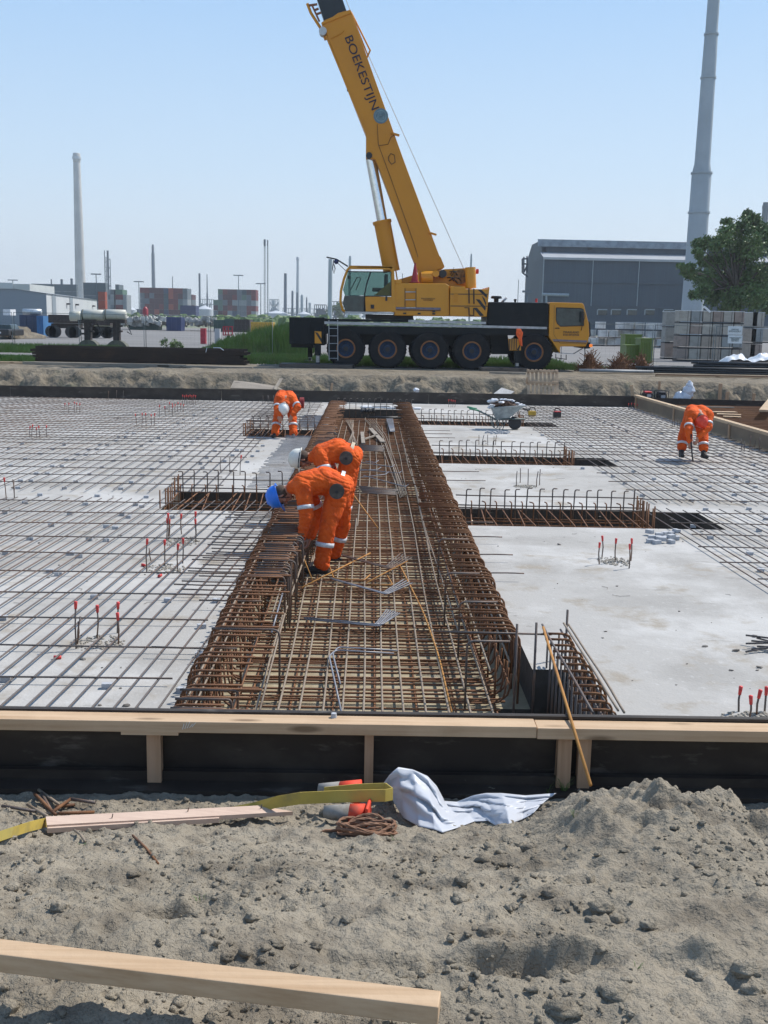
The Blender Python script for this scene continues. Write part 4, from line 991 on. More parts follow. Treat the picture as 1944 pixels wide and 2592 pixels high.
loose('bent_bar', [Z3(985, 150, zt), Z3(1095, 148, zt), Z3(1070, 105, zt)], .008, M['orange_bar'], 'small orange hooked bar right of the shallow U bar')
loose('straight_bar', [V5(560, 1740, 12.3), G(793, 1474, zt)], .008, M['orange_bar'], 'thin orange bar standing slanted beneath the hands of the blue helmet man')
loose('straight_bar', [V5(1310, 970, 14.0), V5(1640, 1420, 13.0)], .008, M['orange_bar'], 'long thin orange bar slanting across the mat right of the blue helmet man')
loose('straight_bar', [Z3(1130, 60, zt), Z3(1240, 280, zt), Z3(1310, 480, zt - .01), Z3(1375, 765, zt - .02)], .0095, M['orange_bar'], 'long orange bar lying lengthwise on the right part of the mat', bend=.4)
loose('straight_bar', [Z3(575, 150, .12), Z3(527, 305, .02)], .008, M['tan_bar'], 'short tan bar leaning in the left cage, left one of two')
loose('straight_bar', [Z3(583, 180, .10), Z3(530, 370, .0)], .008, M['bright_bar'], 'short grey bar leaning in the left cage, right one of two')
loose('straight_bar', [Z3(690, 0, .02), Z3(590, 285, -.1), Z3(470, 750, -.2)], .010, M['tan_bar'], 'long grey brown bar running along the inside of the left cage', bend=.3)
# bundles farther back
for k in range(14):
    a = k * .9; loose('straight_bar', [Z6(345 + rs.uniform(-10, 30), 735 + k * 4.2, zt + .004 * k), Z6(660 + rs.uniform(-25, 20), 765 + k * 3.2, zt + .004 * k)], .009, M['steel_bar'], 'dark straight bar in the bundle right behind the blue helmet man', group='dark bundle behind the blue helmet man')
for k in range(16):
    loose('straight_bar', [Z6(350 + rs.uniform(-5, 15), 400 + k * 3, zt + .008 * k), Z6(550 + rs.uniform(-20, 10), 412 + k * 3, zt + .008 * k)], .010, M['steel_bar'], 'dark straight bar in the black bundle beside the second bending man', group='black bundle beside the second man')
for k in range(6):
    o = rs.uniform(-14, 14); loose('straight_bar', [Z6(390 + k * 16, 195 + rs.uniform(-5, 5), zt + .01), Z6(520 + k * 9 + o, 330, zt + .01), Z6(600 + k * 9 + o, 560, zt + .015), Z6(680 + k * 11, 830 - k * 5, zt)], .008, M['tan_bar'], 'long tan bar in the fanned bundle lying lengthwise in the far trench', group='fanned tan bundle in the far trench', bend=.5)
for k in range(8):
    loose('straight_bar', [Z6(240 + k * 9, 200, zt + .01), Z6(300 + rs.uniform(-8, 8), 300, zt + .03), Z6(250 + k * 12, 400, zt + .01)], .008, M['tan_bar'], 'tan bar in the tied sheaf at the far end of the trench', group='tied sheaf at the far end', bend=.3)
for k in range(8):
    loose('straight_bar', [Z6(570 + k * 7, 190, zt + .04), Z6(600 + k * 5, 295, zt + .05)], .011, M['bright_bar'], 'short grey bar in the small stack at the far right of the trench', group='small grey stack at the far right')
for (a, b) in (((340, 540), (610, 580)), ((360, 600), (670, 630)), ((385, 650), (720, 740)), ((360, 665), (560, 640)), ((400, 535), (480, 545)), ((345, 610), (500, 600))):
    loose('bent_bar', [Z6(*a, zt + .02), Z6(*b, zt + .02), Z6(b[0] + 25, b[1] - 18, zt + .03)], .009, M['bright_bar'], 'grey bent bar lying loose right of the second bending man', group='loose grey bent bars right of the second man', bend=.03)
for (a, b, w, l) in (((372, 300), (382, 390), .09, 'narrow grey plank lying lengthwise beside the second man'), ((440, 270), (540, 380), .12, 'grey plank lying aslant in the far trench, longest one'), ((390, 355), (500, 320), .06, 'thin grey lath crossing the aslant plank')):
    tag(MB().beam(Z6(*a, zt + .03), Z6(*b, zt + .03), w, .03).build('plank', M['old_wood'], None), l, 'plank')
for k in range(5):
    loose('straight_bar', [Z6(420 + 12 * k, 178 - k, -.0), Z6(715 - 5 * k, 182 - k * 2, .0)], .011, M['black'], 'dark bar lying across the far end of the trench', group='dark bars across the far trench end')
b = MB(); g = Z6(600, 105, .02)
for k in range(5): b.box((g.x + rs.uniform(-.6, .6), g.y + rs.uniform(-.4, .4), .03), (rs.uniform(.5, .9), rs.uniform(.3, .6), .04), Matrix.Rotation(rs.uniform(-.3, .3), 3, 'Z'))
tag(b.build('plastic_film', mat('white_film', (.7, .71, .73), .4), None), 'crumpled white plastic film on the slab near the far formwork', 'plastic sheet')
g = Z6(410, 130, .05); b = MB()
for k in range(8): b.ball((g.x + rs.uniform(-.2, .2), g.y + rs.uniform(-.1, .1), .06), .08, 7, 5, jit=.3)
tag(b.build('cloth_heap', M['black'], None), 'small dark heap of cloth on the pale slab behind the trench', 'cloth')
for k in range(7):
    g = G(1905 + k * 4, 1640 - k * 2, .02); q = G(1975, 1600 + k * 12, .05)
    loose('straight_bar', [G(1888 + (k % 3) * 14, 1650 - 7 * k, .02 + .01 * k), G(1990, 1632 - 2 * k + (k % 3) * 6, .04 + .01 * k)], .009, M['steel_bar'], 'dark bar in the small fan of bars at the right picture edge', group='fan of bars at the right edge')
# long orange bar lying over the near formwork
a = G(1375, 1588, .36); e = D(1495, 1987, 5.62)
a = D(1375, 1588, 7.5); e = D(1495, 1987, 5.4)
loose('straight_bar', [a, e], .0105, M['orange_bar'], 'long orange brown bar propped over the near formwork rail')
g = G(845, 1817, .43)
tag(MB().lathe([(.0, -.028), (.022, -.028), (.016, .03), (0, .03)], D(845, 1817, 6.14), 'Z', 14, caps=False).build('cone_spacer', M['spacer'], None, True), 'small grey concrete cone standing on the near formwork rail', 'cone spacer')

# ---------------------------------------------------------------- wheelbarrow
def wheelbarrow():
    def w(zx, zy, Y=28.0): return D(1180 + zx / 6.38, 980 + zy / 6.38, Y)
    g = w(780, 690); t = thing('wheelbarrow', 'pale grey wheelbarrow filled with rubbish standing on the far slab', 'wheelbarrow', (g.x, 28, 0))
    zoff = -w(780, 695).z
    def q(zx, zy, Y): p = w(zx, zy, 28.0); return Vector((p.x, Y, p.z + zoff))
    tm = mat('barrow_tray_grey', (0.28, 0.32, 0.33), .5, vary=.2, scale=8)
    gm = mat('barrow_frame', (0.07, 0.1, 0.1), .5); gg = mat('green_grip', (.04, .22, .12), .5)
    rim = [q(400, 330, 27.7), q(925, 300, 27.75), q(925, 300, 28.25), q(400, 330, 28.3)]; bot = [q(475, 520, 27.85), q(690, 500, 27.88), q(690, 500, 28.12), q(475, 520, 28.15)]
    b = MB(); vs = rim + bot; b.add(vs, [(4, 5, 6, 7), (0, 1, 5, 4), (1, 2, 6, 5), (2, 3, 7, 6), (3, 0, 4, 7)])
    o = b.build('tray', tm, t); md = o.modifiers.new('s', 'SOLIDIFY'); md.thickness = .012
    MB().tube(rim + [rim[0]], .013, 6).build('rim', tm, o, 'all')
    c = q(785, 590, 28.0); R = .175
    wh = MB().lathe([(R * .6, -.045), (R * .9, -.05), (R, -.03), (R, .03), (R * .9, .05), (R * .6, .045)], c, 'Y', 24).build('wheel', M['black'], t, True)
    MB().lathe([(0, -.03), (R * .58, -.03), (R * .58, .03), (0, .03)], c, 'Y', 20, caps=False).build('rim', gm, wh, True)
    for y, yy in ((27.8, 27.93), (28.2, 28.07)):
        MB().tube([q(150, 370, y - .08 if y < 28 else y + .08), q(400, 490, y), q(480, 530, y), q(700, 520, yy), q(950, 525, yy)], .016, 6).build('handle_bar', gm, t, 'all')
        MB().tube([q(30, 345, y - .09 if y < 28 else y + .09), q(185, 375, y - .08 if y < 28 else y + .08)], .022, 8).build('grip', gg, t, 'all')
        MB().tube([q(400, 500, y), q(430, 650, y), q(470, 670, y), q(520, 560, y)], .013, 5).build('leg', gm, t, 'all')
        MB().tube([q(490, 530, y), q(530, 700, y), q(570, 690, y), q(620, 540, y)], .013, 5).build('leg', gm, t, 'all')
    b = MB(); r = random.Random(2)
    for k in range(150):
        x = r.uniform(430, 800); p = q(x, 300 + r.uniform(0, 30) - 60 * math.sin((x - 430) / 370 * 3.14) * r.random(), 28 + r.uniform(-.2, .2))
        b.box(p, (r.uniform(.03, .16), r.uniform(.02, .07), .02), Matrix.Rotation(r.uniform(-1, 1), 3, 'Y') @ Matrix.Rotation(r.uniform(-2, 2), 3, 'Z'))
    b.build('rubbish', mat('brown_rubbish', (.14, .085, .06), .9, vary=.5, scale=9), None, kind='stuff', label='brown scrap wood and wire heaped in the wheelbarrow', category='rubbish')
    b = MB(); wm = mat('white_sack', (.62, .64, .68), .5, vary=.15, scale=14)
    for (x, y, rr) in ((415, 250, .07), (440, 230, .06), (400, 300, .06), (385, 340, .05), (470, 225, .07), (585, 215, .05), (630, 214, .045), (680, 218, .045), (725, 228, .045), (760, 240, .04), (820, 270, .04), (870, 295, .05), (910, 300, .05), (555, 250, .05)):
        b.ball(q(x, y, 27.9 + r.uniform(-.1, .2)), rr, 9, 6, sc=(1.5, 1, .6), jit=.35)
    tag(b.build('plastic_sack', wm, None, True), 'torn white plastic sack on top of the wheelbarrow load', 'sack')
wheelbarrow()
def power_tools():
    for (zx, zy, l, c) in ((1060, 440, 'yellow power tool on the slab right of the wheelbarrow', (.5, .3, .03)), (1465, 460, 'black tool box with red lid far right of the wheelbarrow', (.02, .02, .02))):
        p = G(1180 + zx / 6.38, 980 + (zy + 40) / 6.38, 0)
        t = thing('power_tool' if c[0] > .1 else 'tool_box', l, 'tool', p)
        MB().box(p + Vector((0, 0, .1)), (.22, .2, .16)).build('body', mat('tool_' + str(int(c[0] * 10)), c, .5), t, bevel=.02)
        MB().tube(path([p + Vector((-.08, 0, .16)), p + Vector((-.06, 0, .3)), p + Vector((.08, 0, .28)), p + Vector((.1, 0, .16))], .04), .014, 6).build('handle', M['black'], t, 'all')
        if c[0] < .1: MB().box(p + Vector((0, 0, .195)), (.2, .18, .02)).build('lid', M['cap'], t)
        else: MB().cyl(p + Vector((-.1, 0, .2)), p + Vector((-.28, 0, .25)), .03, n=10).build('nozzle', M['black'], t)
power_tools()

# ---------------------------------------------------------------- near bank objects
def near_things():
    # big timber, bottom left
    a = D(-60, 2420, 3.03); b_ = D(1112, 2562, 2.80)
    A, B = a, b_
    tag(MB().beam(A + Vector((0, 0, .012)), B + Vector((0, 0, .012)), .08, .062).build('timber_beam', M['timber'], None, bevel=.004), 'long square pale timber beam across the bottom left foreground', 'timber beam')
    return
near_things()
def gnd(px, py, dz=0.0):
    """where the view through a pixel meets the near bank"""
    d = ray(px, py); o = Vector((0, 0, CZ)); t = 1.2 / d.y
    for k in range(4000):
        p = o + d * t
        if p.z < near_z(p.x, p.y) + dz: return p
        t += .004
        if p.y > 6.2: return p
    return p
def near_things2():
    # plank with a split
    a = gnd(118, 2097, .03); b_ = gnd(735, 2062, .03)
    for (p, q, w, nm, l) in ((a, b_, .10, 'plank', 'pale pink plank with nails lying in front of the dark formwork'),):
        p.z = near_z(p.x, p.y) + .06; q.z = near_z(q.x, q.y) + .06
        t = thing(nm, l, 'plank', p)
        d = (q - p); n = Vector((-d.y, d.x, 0)).normalized()
        b = MB(); h = .022
        c = [p - n * w / 2, q + d.normalized() * .0 - n * w / 2, q - d * .13 + n * w / 2, p + n * w / 2]
        b.add([x + Vector((0, 0, -h / 2)) for x in c] + [x + Vector((0, 0, h / 2)) for x in c], [(3, 2, 1, 0), (4, 5, 6, 7), (0, 1, 5, 4), (1, 2, 6, 5), (2, 3, 7, 6), (3, 0, 4, 7)])
        pk = wood('pink_timber', (.56, .42, .33), (.46, .33, .26), 'X')
        b.build('board', pk, t)
        MB().beam(p - n * w * .58 + Vector((0, 0, -.012)), p + d * .68 - n * w * .56 + Vector((0, 0, -.01)), .018, .026).build('split_edge', pk, t)
        b = MB()
        for u, v in ((.25, -.1), (.56, .2), (.87, .1)):
            e = p + d * u + n * w * v; b.tube([e, e + Vector((.008, 0, .035))], .003, 5)
        b.build('nail', M['steel_bar'], t)
    # yellow webbing sling
    ym = layered('yellow_webbing', (0.47, 0.345, 0.07), [((.28, .22, .08), 8, .5, .7, .7), ((.5, .42, .13), 3, .5, .7, .4)], rough=.7)
    def ribbon(pts, w, name, label, up=.0, side=Vector((0, .35, .95))):
        b = MB(); vs = []; n = len(pts)
        for i, p in enumerate(pts):
            s = side[i] if isinstance(side, list) else side
            s = s.normalized(); f = Vector((0, 1, 0)); 
            for k in (-.5, .5): vs.append(p + s * w * k)
        fs = [(2 * i, 2 * i + 2, 2 * i + 3, 2 * i + 1) for i in range(n - 1)]
        b.add(vs, fs); o = b.build(name, ym, None); md = o.modifiers.new('s', 'SOLIDIFY'); md.thickness = .006
        return tag(o, label, 'lifting sling')
    Y = 5.42
    pts = [D(x, y, Y + dy) for x, y, dy in ((560, 2062, .2), (640, 2047, .18), (700, 2030, .1), (760, 2020, .03), (850, 2016, .03), (920, 2014, .0), (975, 2013, -.03), (992, 2010, 0), (975, 1997, .09), (900, 2000, .12), (820, 2008, .13))]
    ribbon(pts, .066, 'lifting_sling', 'wide yellow webbing sling looped behind the pale plank', side=[Vector((0, .5, .6)), Vector((0, .4, .9))] + [Vector((0, .15, 1))] * 9)
    pts = [gnd(-20, 2140) , gnd(30, 2122), gnd(75, 2106), gnd(130, 2092)]
    for p in pts: p.z += .03
    ribbon(pts, .055, 'lifting_sling', 'yellow webbing strip coming out left of the pale plank', side=Vector((0, .6, .5)))
    # buoy-like jerrycan: grey and red-orange roll under the sling
    p = D(862, 2052, 5.36); p.z = near_z(p.x, p.y) + .06
    t = thing('road_cone', 'grey and red traffic cone lying on its side under the yellow sling', 'traffic cone', p)
    ax = Vector((1, -.15, 0)).normalized()
    grey = layered('reflective_grey', (.27, .26, .24), [((.16, .14, .11), 14, .45, .65, .8)], rough=.8); red = layered('fluorescent_red', (.68, .06, .025), [((.35, .1, .06), 12, .5, .68, .8)], rough=.7)
    MB().tube([p - ax * .09, p + ax * .05], [.03, .05], 18).build('sleeve', grey, t, 'all')
    MB().tube([p + ax * .05, p + ax * .13], [.05, .056], 18).build('cone_body', red, t, 'all')
    q = p + ax * .15
    R = Matrix((ax, Vector((-ax.y, ax.x, 0)), Vector((0, 0, 1)))).transposed()
    MB().box(q + Vector((0, 0, .01)), (.018, .13, .11), R).build('base', red, t, bevel=.01)
    # second one, lying behind
    p = D(850, 2003, 5.66); t = thing('road_cone', 'second traffic cone, mostly hidden behind the yellow sling', 'traffic cone', p); p.z = near_z(p.x, p.y) + .15
    MB().tube([p - ax * .10, p + ax * .02], [.03, .05], 18).build('sleeve', grey, t, 'all'); MB().tube([p + ax * .02, p + ax * .14], [.05, .07], 18).build('cone_body', red, t, 'all')
    # rope
    c = gnd(920, 2112); b = MB(); r = random.Random(4); pts = []
    for k in range(210):
        a = k / 210 * 2 * math.pi * 8.3; rx = .13 + .028 * math.sin(a * .37); ry = .065 + .02 * math.sin(a * .61)
        pts.append(Vector((c.x + .015 + rx * math.cos(a) + .01 * math.sin(a * .13), c.y - .0 + ry * math.sin(a), c.z + .02 + .045 * (k / 210) + .018 * math.sin(a * 1.7))))
    pts = [c + Vector((-.27, -.04, 0)), c + Vector((-.2, 0, .02))] + pts
    # twisted strands
    for s in range(3):
        q = []
        for i, p in enumerate(pts):
            d = (pts[min(i + 1, len(pts) - 1)] - pts[max(i - 1, 0)]).normalized(); u = d.cross(Vector((0, 0, 1))).normalized(); v = d.cross(u)
            a = i * 1.15 + s * 2.094; q.append(p + (u * math.cos(a) + v * math.sin(a)) * .0042)
        b.tube(q, .0052, 5)
    tag(b.build('rope_coil', layered('brown_rope', (.24, .13, .08), [((.34, .2, .13), 20, .5, .65, .7)], rough=.9), None, 'all'), 'coil of brown twisted rope on the sand beside the plastic sheet', 'rope')
    # plastic sheet
    pm = bpy.data.materials.new('thin_plastic'); pm.use_nodes = True; nt = pm.node_tree; bs = nt.nodes['Principled BSDF']
    bs.inputs['Base Color'].default_value = (.70, .72, .76, 1); bs.inputs['Roughness'].default_value = .42; bs.inputs['Specular IOR Level'].default_value = .6
    tr = nt.nodes.new('ShaderNodeBsdfTranslucent'); tr.inputs[0].default_value = (.5, .58, .7, 1); ms = nt.nodes.new('ShaderNodeMixShader'); ms.inputs[0].default_value = .3
    nt.links.new(bs.outputs[0], ms.inputs[1]); nt.links.new(tr.outputs[0], ms.inputs[2]); nt.links.new(ms.outputs[0], nt.nodes['Material Output'].inputs[0])
    # outline rows from near edge to far edge: left to right
    bottom = [(985, 2005), (1000, 2035), (1020, 2070), (1060, 2092), (1100, 2100), (1120, 2108), (1160, 2095), (1200, 2080), (1235, 2078), (1255, 2090), (1290, 2086), (1320, 2075), (1345, 2062)]
    top = [(965, 1990), (985, 1962), (1008, 1942), (1045, 1948), (1082, 1965), (1105, 1990), (1125, 2028), (1155, 2030), (1195, 2014), (1230, 2008), (1270, 2008), (1330, 2014), (1408, 2008)]
    rows = 30; nn = 110; vs = []
    yb_ = [gnd(x, y).y for x, y in bottom]; yt_ = [min(5.72, gnd(x, y).y) for x, y in top]
    def il(L, u):
        f = u * (len(L) - 1); i = min(int(f), len(L) - 2); f -= i; return L[i] * (1 - f) + L[i + 1] * f
    def interp(L, u):
        f = u * (len(L) - 1); i = min(int(f), len(L) - 2); f -= i; f = f * f * (3 - 2 * f) * .5 + f * .5; return (L[i][0] * (1 - f) + L[i + 1][0] * f, L[i][1] * (1 - f) + L[i + 1][1] * f)
    for j in range(rows + 1):
        v = j / rows
        for i in range(nn + 1):
            u = i / nn; bx, by = interp(bottom, u); tx, ty = interp(top, u)
            x = bx + (tx - bx) * v; y = by + (ty - by) * v
            n = 1 - 3 * abs(noise.noise(Vector((u * 6 + v * 2.5, v * 2.6, 1)))) + .3 * (.5 - 2.2 * abs(noise.noise(Vector((u * 15 - v * 4, v * 5 + u * 3, 4))))) + .0 * (.5 - 2 * abs(noise.noise(Vector((u * 34, v * 11, 5))))); n2 = noise.noise(Vector((u * 4 + 3, v * 2, 7)))
            Yd = il(yb_, u) * (1 - v) + il(yt_, u) * v - .02 + .045 * n * (4 * v * (1 - v) + .25) + .04 * n2
            vs.append(D(x, y - 5 * n * v * (1 - v) * 4, Yd))
    b = MB(); b.add(vs, [(j * (nn + 1) + i, j * (nn + 1) + i + 1, (j + 1) * (nn + 1) + i + 1, (j + 1) * (nn + 1) + i) for j in range(rows) for i in range(nn)])
    o = b.build('plastic_sheet', pm, None, 'all'); md = o.modifiers.new('s', 'SOLIDIFY'); md.thickness = .002
    tag(o, 'crumpled white and pale blue plastic sheet lying in front of the formwork', 'plastic sheet')
    # scrap of short rebar
    r = random.Random(6)
    for k, (x0, y0, x1, y1) in enumerate(((5, 2048, 90, 2062), (88, 2020, 140, 2070), (98, 2012, 150, 2045), (95, 2030, 122, 2050), (135, 2062, 180, 2030), (110, 2072, 200, 2064), (180, 2035, 240, 2040), (150, 2075, 238, 2064), (70, 2045, 120, 2075), (105, 2018, 130, 2060), (140, 2055, 190, 2045), (125, 2066, 185, 2078))):
        p, q = gnd(x0, y0), gnd(x1, y1); p.z += .02 + .006 * (k % 4); q.z += .02
        tag(MB().tube([p, q], .0095, 7).build('rebar_offcut', (SB, M['rust_bar'], TB)[k % 3], None, 'all'), 'short rusty offcut of bar in the scrap pile at the left', 'bar offcut', 'pile of bar offcuts on the sand')
    for (x0, y0, x1, y1, l, m) in ((336, 2122, 400, 2190, 'thin rusty rod lying alone on the sand below the plank', M['rust_bar']), (188, 2108, 215, 2133, 'short pale twig just below the left end of the plank', M['tan_bar'])):
        p, q = gnd(x0, y0), gnd(x1, y1); p.z += .015; q.z += .008
        tag(MB().tube([p, (p + q) / 2 + Vector((.004, 0, .006)), q], .006, 6).build('rod', m, None, 'all'), l, 'rod')
    # grass tufts
    gm = mat('grass_blade', (.09, .16, .035), .6, vary=.35, scale=20)
    def tuft(px, py, n, h, label):
        c = gnd(px, py); b = MB()
        for k in range(n):
            a = r.uniform(0, 6.28); L = h * r.uniform(.5, 1); d = Vector((math.cos(a), math.sin(a) * .7, 0)); w = .0022
            p0 = c + d * r.uniform(0, .012) - Vector((0, 0, .01)); p1 = p0 + d * L * .3 + Vector((0, 0, L * .7)); p2 = p0 + d * L * .75 + Vector((0, 0, L * .95)); s = Vector((-d.y, d.x, 0)) * w
            b.add([p0 - s, p0 + s, p1 + s * .8, p1 - s * .8, p2], [(0, 1, 2, 3), (3, 2, 4)])
        tag(b.build('grass_tuft', gm, None), label, 'grass tuft')
    tuft(1428, 2006, 26, .12, 'fresh green grass tuft on top of the sand heap by the formwork'); tuft(1385, 2010, 7, .1, 'few long grass blades left of the tuft on the heap')
    tuft(1455, 2065, 9, .05, 'tiny grass tuft on the slope of the sand heap'); tuft(1000, 2128, 12, .04, 'small sparse grass tuft beneath the rope coil'); tuft(505, 2282, 6, .04, 'single tiny grass sprout in the middle of the sand'); tuft(1610, 2450, 7, .03, 'tiny grass sprout at the right of the foreground hollow'); tuft(210, 2140, 10, .03, 'sparse grass beneath the left end of the plank')
    # larger clods, one by one
    for k, (px, py, s) in enumerate(((1245, 2368, .040), (1520, 2300, .034), (1500, 2330, .02), (1885, 2455, .036), (1420, 2560, .042), (1395, 2265, .03), (1170, 2230, .024), (1640, 2345, .024), (1765, 2470, .03), (1905, 2510, .03), (735, 2305, .024), (640, 2322, .022), (880, 2330, .022), (700, 2390, .022), (575, 2425, .02), (800, 2395, .018), (1555, 2520, .04), (1300, 2300, .02), (940, 2065, .02), (385, 2120, .015), (1760, 2190, .02), (150, 2300, .03))):
        c = gnd(px, py); b = MB(); b.ball((0, 0, 0), s, 16, 11, sc=(1.3, 1, .75)); off = k * 3.7
        for i, v in enumerate(b.v):
            v = Vector(v); q = 1 + .35 * noise.fractal(v * (1.3 / s) + Vector((off, 0, 0)), .8, 2.2, 3); q += .3 * noise.noise(v * (4.5 / s)); b.v[i] = tuple(v * q + c + Vector((0, 0, s * .15)))
        tag(b.build('soil_clod', M['soil'], None, 'all'), 'fist sized clod of grey sand on the near bank', 'clod', 'large clods on the near bank')
near_things2()
# ---------------------------------------------------------------- mobile crane
def crane():
    M['mat_wood'] = wood('dark_mat_timber', (.12, .1, .085), (.07, .055, .045), 'X')
    yl = layered('crane_yellow', (0.63, 0.27, 0.012), [((0.53, 0.215, 0.012), .8, .5, .7, .5), ((.28, .13, .02), 5, .66, .74, .5)], rough=.38, spec=.5)
    yb = layered('boom_yellow', (0.58, 0.235, 0.012), [((0.49, 0.19, 0.012), .7, .5, .7, .6), ((.2, .09, .02), 2.5, .66, .75, .6, (3, 3, .4))], rough=.45)
    bk = layered('carrier_black', (0.008, 0.011, 0.013), [((.018, .021, .024), 3, .5, .7, .6)], rough=.5, spec=.25)
    gy = mat('deck_aluminium', (.42, .43, .44), .45, .3)
    tyre = layered('tyre_rubber', (0.013, 0.013, 0.014), [((.035, .033, .03), 4, .5, .7, .6)], rough=.85)
    blue = mat('wheel_blue', (.008, .03, .075), .6); orr = mat('wheel_orange', (.25, .10, .03), .6)
    dk = M['black']; chrome = mat('chrome_rod', (.75, .77, .8), .18, .9, vary=.05); stripe = mat('purple_grey_stripe', (.17, .15, .19), .5)
    red = mat('signal_red', (.6, .04, .03), .5)
    gl = bpy.data.materials.new('cab_glass'); gl.use_nodes = True; nt = gl.node_tree; bs = nt.nodes['Principled BSDF']
    bs.inputs['Base Color'].default_value = (.03, .05, .05, 1); bs.inputs['Roughness'].default_value = .05
    tp = nt.nodes.new('ShaderNodeBsdfTransparent'); tp.inputs[0].default_value = (.8, .93, .9, 1); mx = nt.nodes.new('ShaderNodeMixShader'); mx.inputs[0].default_value = .72
    nt.links.new(bs.outputs[0], mx.inputs[1]); nt.links.new(tp.outputs[0], mx.inputs[2]); nt.links.new(mx.outputs[0], nt.nodes['Material Output'].inputs[0])
    Y0 = 45.0
    def c(zx, zy, Y=Y0): return D(700 + zx / 2.023, 600 + zy / 2.023, Y)
    def c1(zx, zy, Y=46.45): return D(700 + zx / 2.765, zy / 2.765, Y)
    def c8(zx, zy, Y=Y0): return D(850 + zx / 4.046, 660 + zy / 4.046, Y)
    def c2(zx, zy, Y=Y0): return D(1220 + zx / 5.53, 740 + zy / 5.53, Y)
    def xz(p): return (p.x, p.z)
    t = thing('mobile_crane', 'yellow five axle mobile crane with raised boom parked on the far bank', 'mobile crane', (2, 46.4, ZG))
    def poly(pts, y0, y1, name, m, fn=c, parent=None, bevel=0, Y=None):
        o = MB().prism([xz(fn(x, y, Y if Y else (y0 if fn is not c1 else (y0 + y1) / 2))) for x, y in pts], y0, y1)
        return o.build(name, m, parent or t, bevel=bevel)
    # wheels
    for i, (zx, zy) in enumerate(((355, 567), (568, 574), (785, 577), (1000, 583), (1318, 588))):
        for near in (1, 0):
            p = c(zx, zy, Y0 + .02); R = .80; yc = Y0 + .24 if near else Y0 + 2.5; w = .24
            p = Vector((p.x, yc, ZG + R - .02))
            wh = MB().lathe([(.38, -w + .03), (.5, -w), (.72, -w * .98), (R * .985, -w * .62), (R, -w * .3), (R, w * .3), (R * .985, w * .62), (.72, w * .98), (.5, w), (.38, w - .03)], p, 'Y', 40, caps=False).build('wheel', tyre, t, True)
            if near:
                MB().lathe([(.39, -w + .01), (.40, -w - .01), (.34, -w - .005), (.33, -w + .06)], p, 'Y', 32, caps=False).build('rim', orr, wh, True)
                b = MB().lathe([(.335, -w + .04), (.28, -w + .09), (.16, -w + .10), (.15, -w + .02), (0.0, -w + .0)], p, 'Y', 28, caps=False)
                b.build('wheel_disc', blue, wh, True)
                b = MB()
                for k in range(10):
                    a = k * .628; b.cyl(p + Vector((.22 * math.cos(a), -w + .06, .22 * math.sin(a))), p + Vector((.22 * math.cos(a), -w + .1, .22 * math.sin(a))), .022, n=6)
                b.cyl(p + Vector((0, -w - .03, 0)), p + Vector((0, -w + .05, 0)), .1, n=14)
                b.build('wheel_nuts', dk, wh)
            # tread blocks
            b = MB()
            for k in range(36):
                a = k * 2 * math.pi / 36; r0 = Matrix.Rotation(-a, 3, 'Y')
                b.box(p + Vector((math.cos(a) * (R - .01), 0, math.sin(a) * (R - .01))), (.04, w * 1.5, .05), r0)
            b.build('tread', tyre, wh)
    # carrier
    poly([(245, 455), (1390, 472), (1390, 505), (245, 495)], Y0 + .05, Y0 + 2.7, 'chassis', bk)
    poly([(262, 490), (1180, 500), (1180, 560), (262, 550)], Y0 + .6, Y0 + 2.1, 'frame_beam', bk)
    poly([(65, 410), (245, 412), (245, 555), (65, 548)], Y0 + .02, Y0 + 2.72, 'rear_box', bk, bevel=.02)
    for k in range(7):
        a = c(85 + k * 22, 418, Y0); b_ = c(85 + k * 22, 545, Y0)
        if k % 2 == 0: MB().beam((a.x, Y0 + .01, a.z), (b_.x, Y0 + .01, b_.z), .02, .02).build('rib', bk, t)
    poly([(75, 545), (190, 552), (190, 568), (75, 565)], Y0 + .2, Y0 + 2.5, 'rear_bumper', bk)
    poly([(245, 432), (1385, 460), (1385, 472), (245, 446)], Y0 - .03, Y0 + 2.78, 'deck_edge', gy)
    poly([(675, 424), (1072, 434), (1072, 447), (675, 437)], Y0 + .0, Y0 + .5, 'deck_plate', gy)
    poly([(245, 418), (690, 424), (690, 436), (245, 432)], Y0 + .1, Y0 + 2.6, 'deck_box', bk)
    poly([(455, 395), (700, 400), (700, 424), (455, 420)], Y0 + .5, Y0 + 2.3, 'slewing_ring', dk)
    poly([(1085, 332), (1388, 336), (1395, 345), (1395, 462), (1078, 452), (1080, 345)], Y0 + .08, Y0 + 2.65, 'engine_cover', bk, bevel=.05)
    a, b_ = c(1092, 392, Y0 + .06), c(1392, 398, Y0 + .06); MB().beam(a, b_, .03, .03).build('cover_seam', bk, t)
    p = c(1125, 322, Y0 + .6); MB().lathe([(0, .16), (.2, .16), (.23, .11), (.23, .06), (.1, .04), (.1, -.15), (0, -.15)], p, 'Z', 18, caps=False).build('air_intake', bk, t, True)
    p = c(1165, 325, Y0 + 1); MB().tube([p + Vector((-.1, 0, -.1)), p + Vector((.1, 0, .12))], .05, 10).build('exhaust_pipe', gy, t, 'all')
    MB().cyl(c(1222, 335, Y0 + .8), c(1222, 318, Y0 + .8), .035, .07, 10).build('filler_cap', bk, t)
    p = c(1330, 330, Y0 + 1.2); MB().cyl(p + Vector((0, 0, -.05)), p + Vector((0, 0, .12)), .05, n=12).build('beacon', red, t); MB().box(p + Vector((0, 0, -.1)), (.35, .3, .12)).build('beacon_base', gy, t)
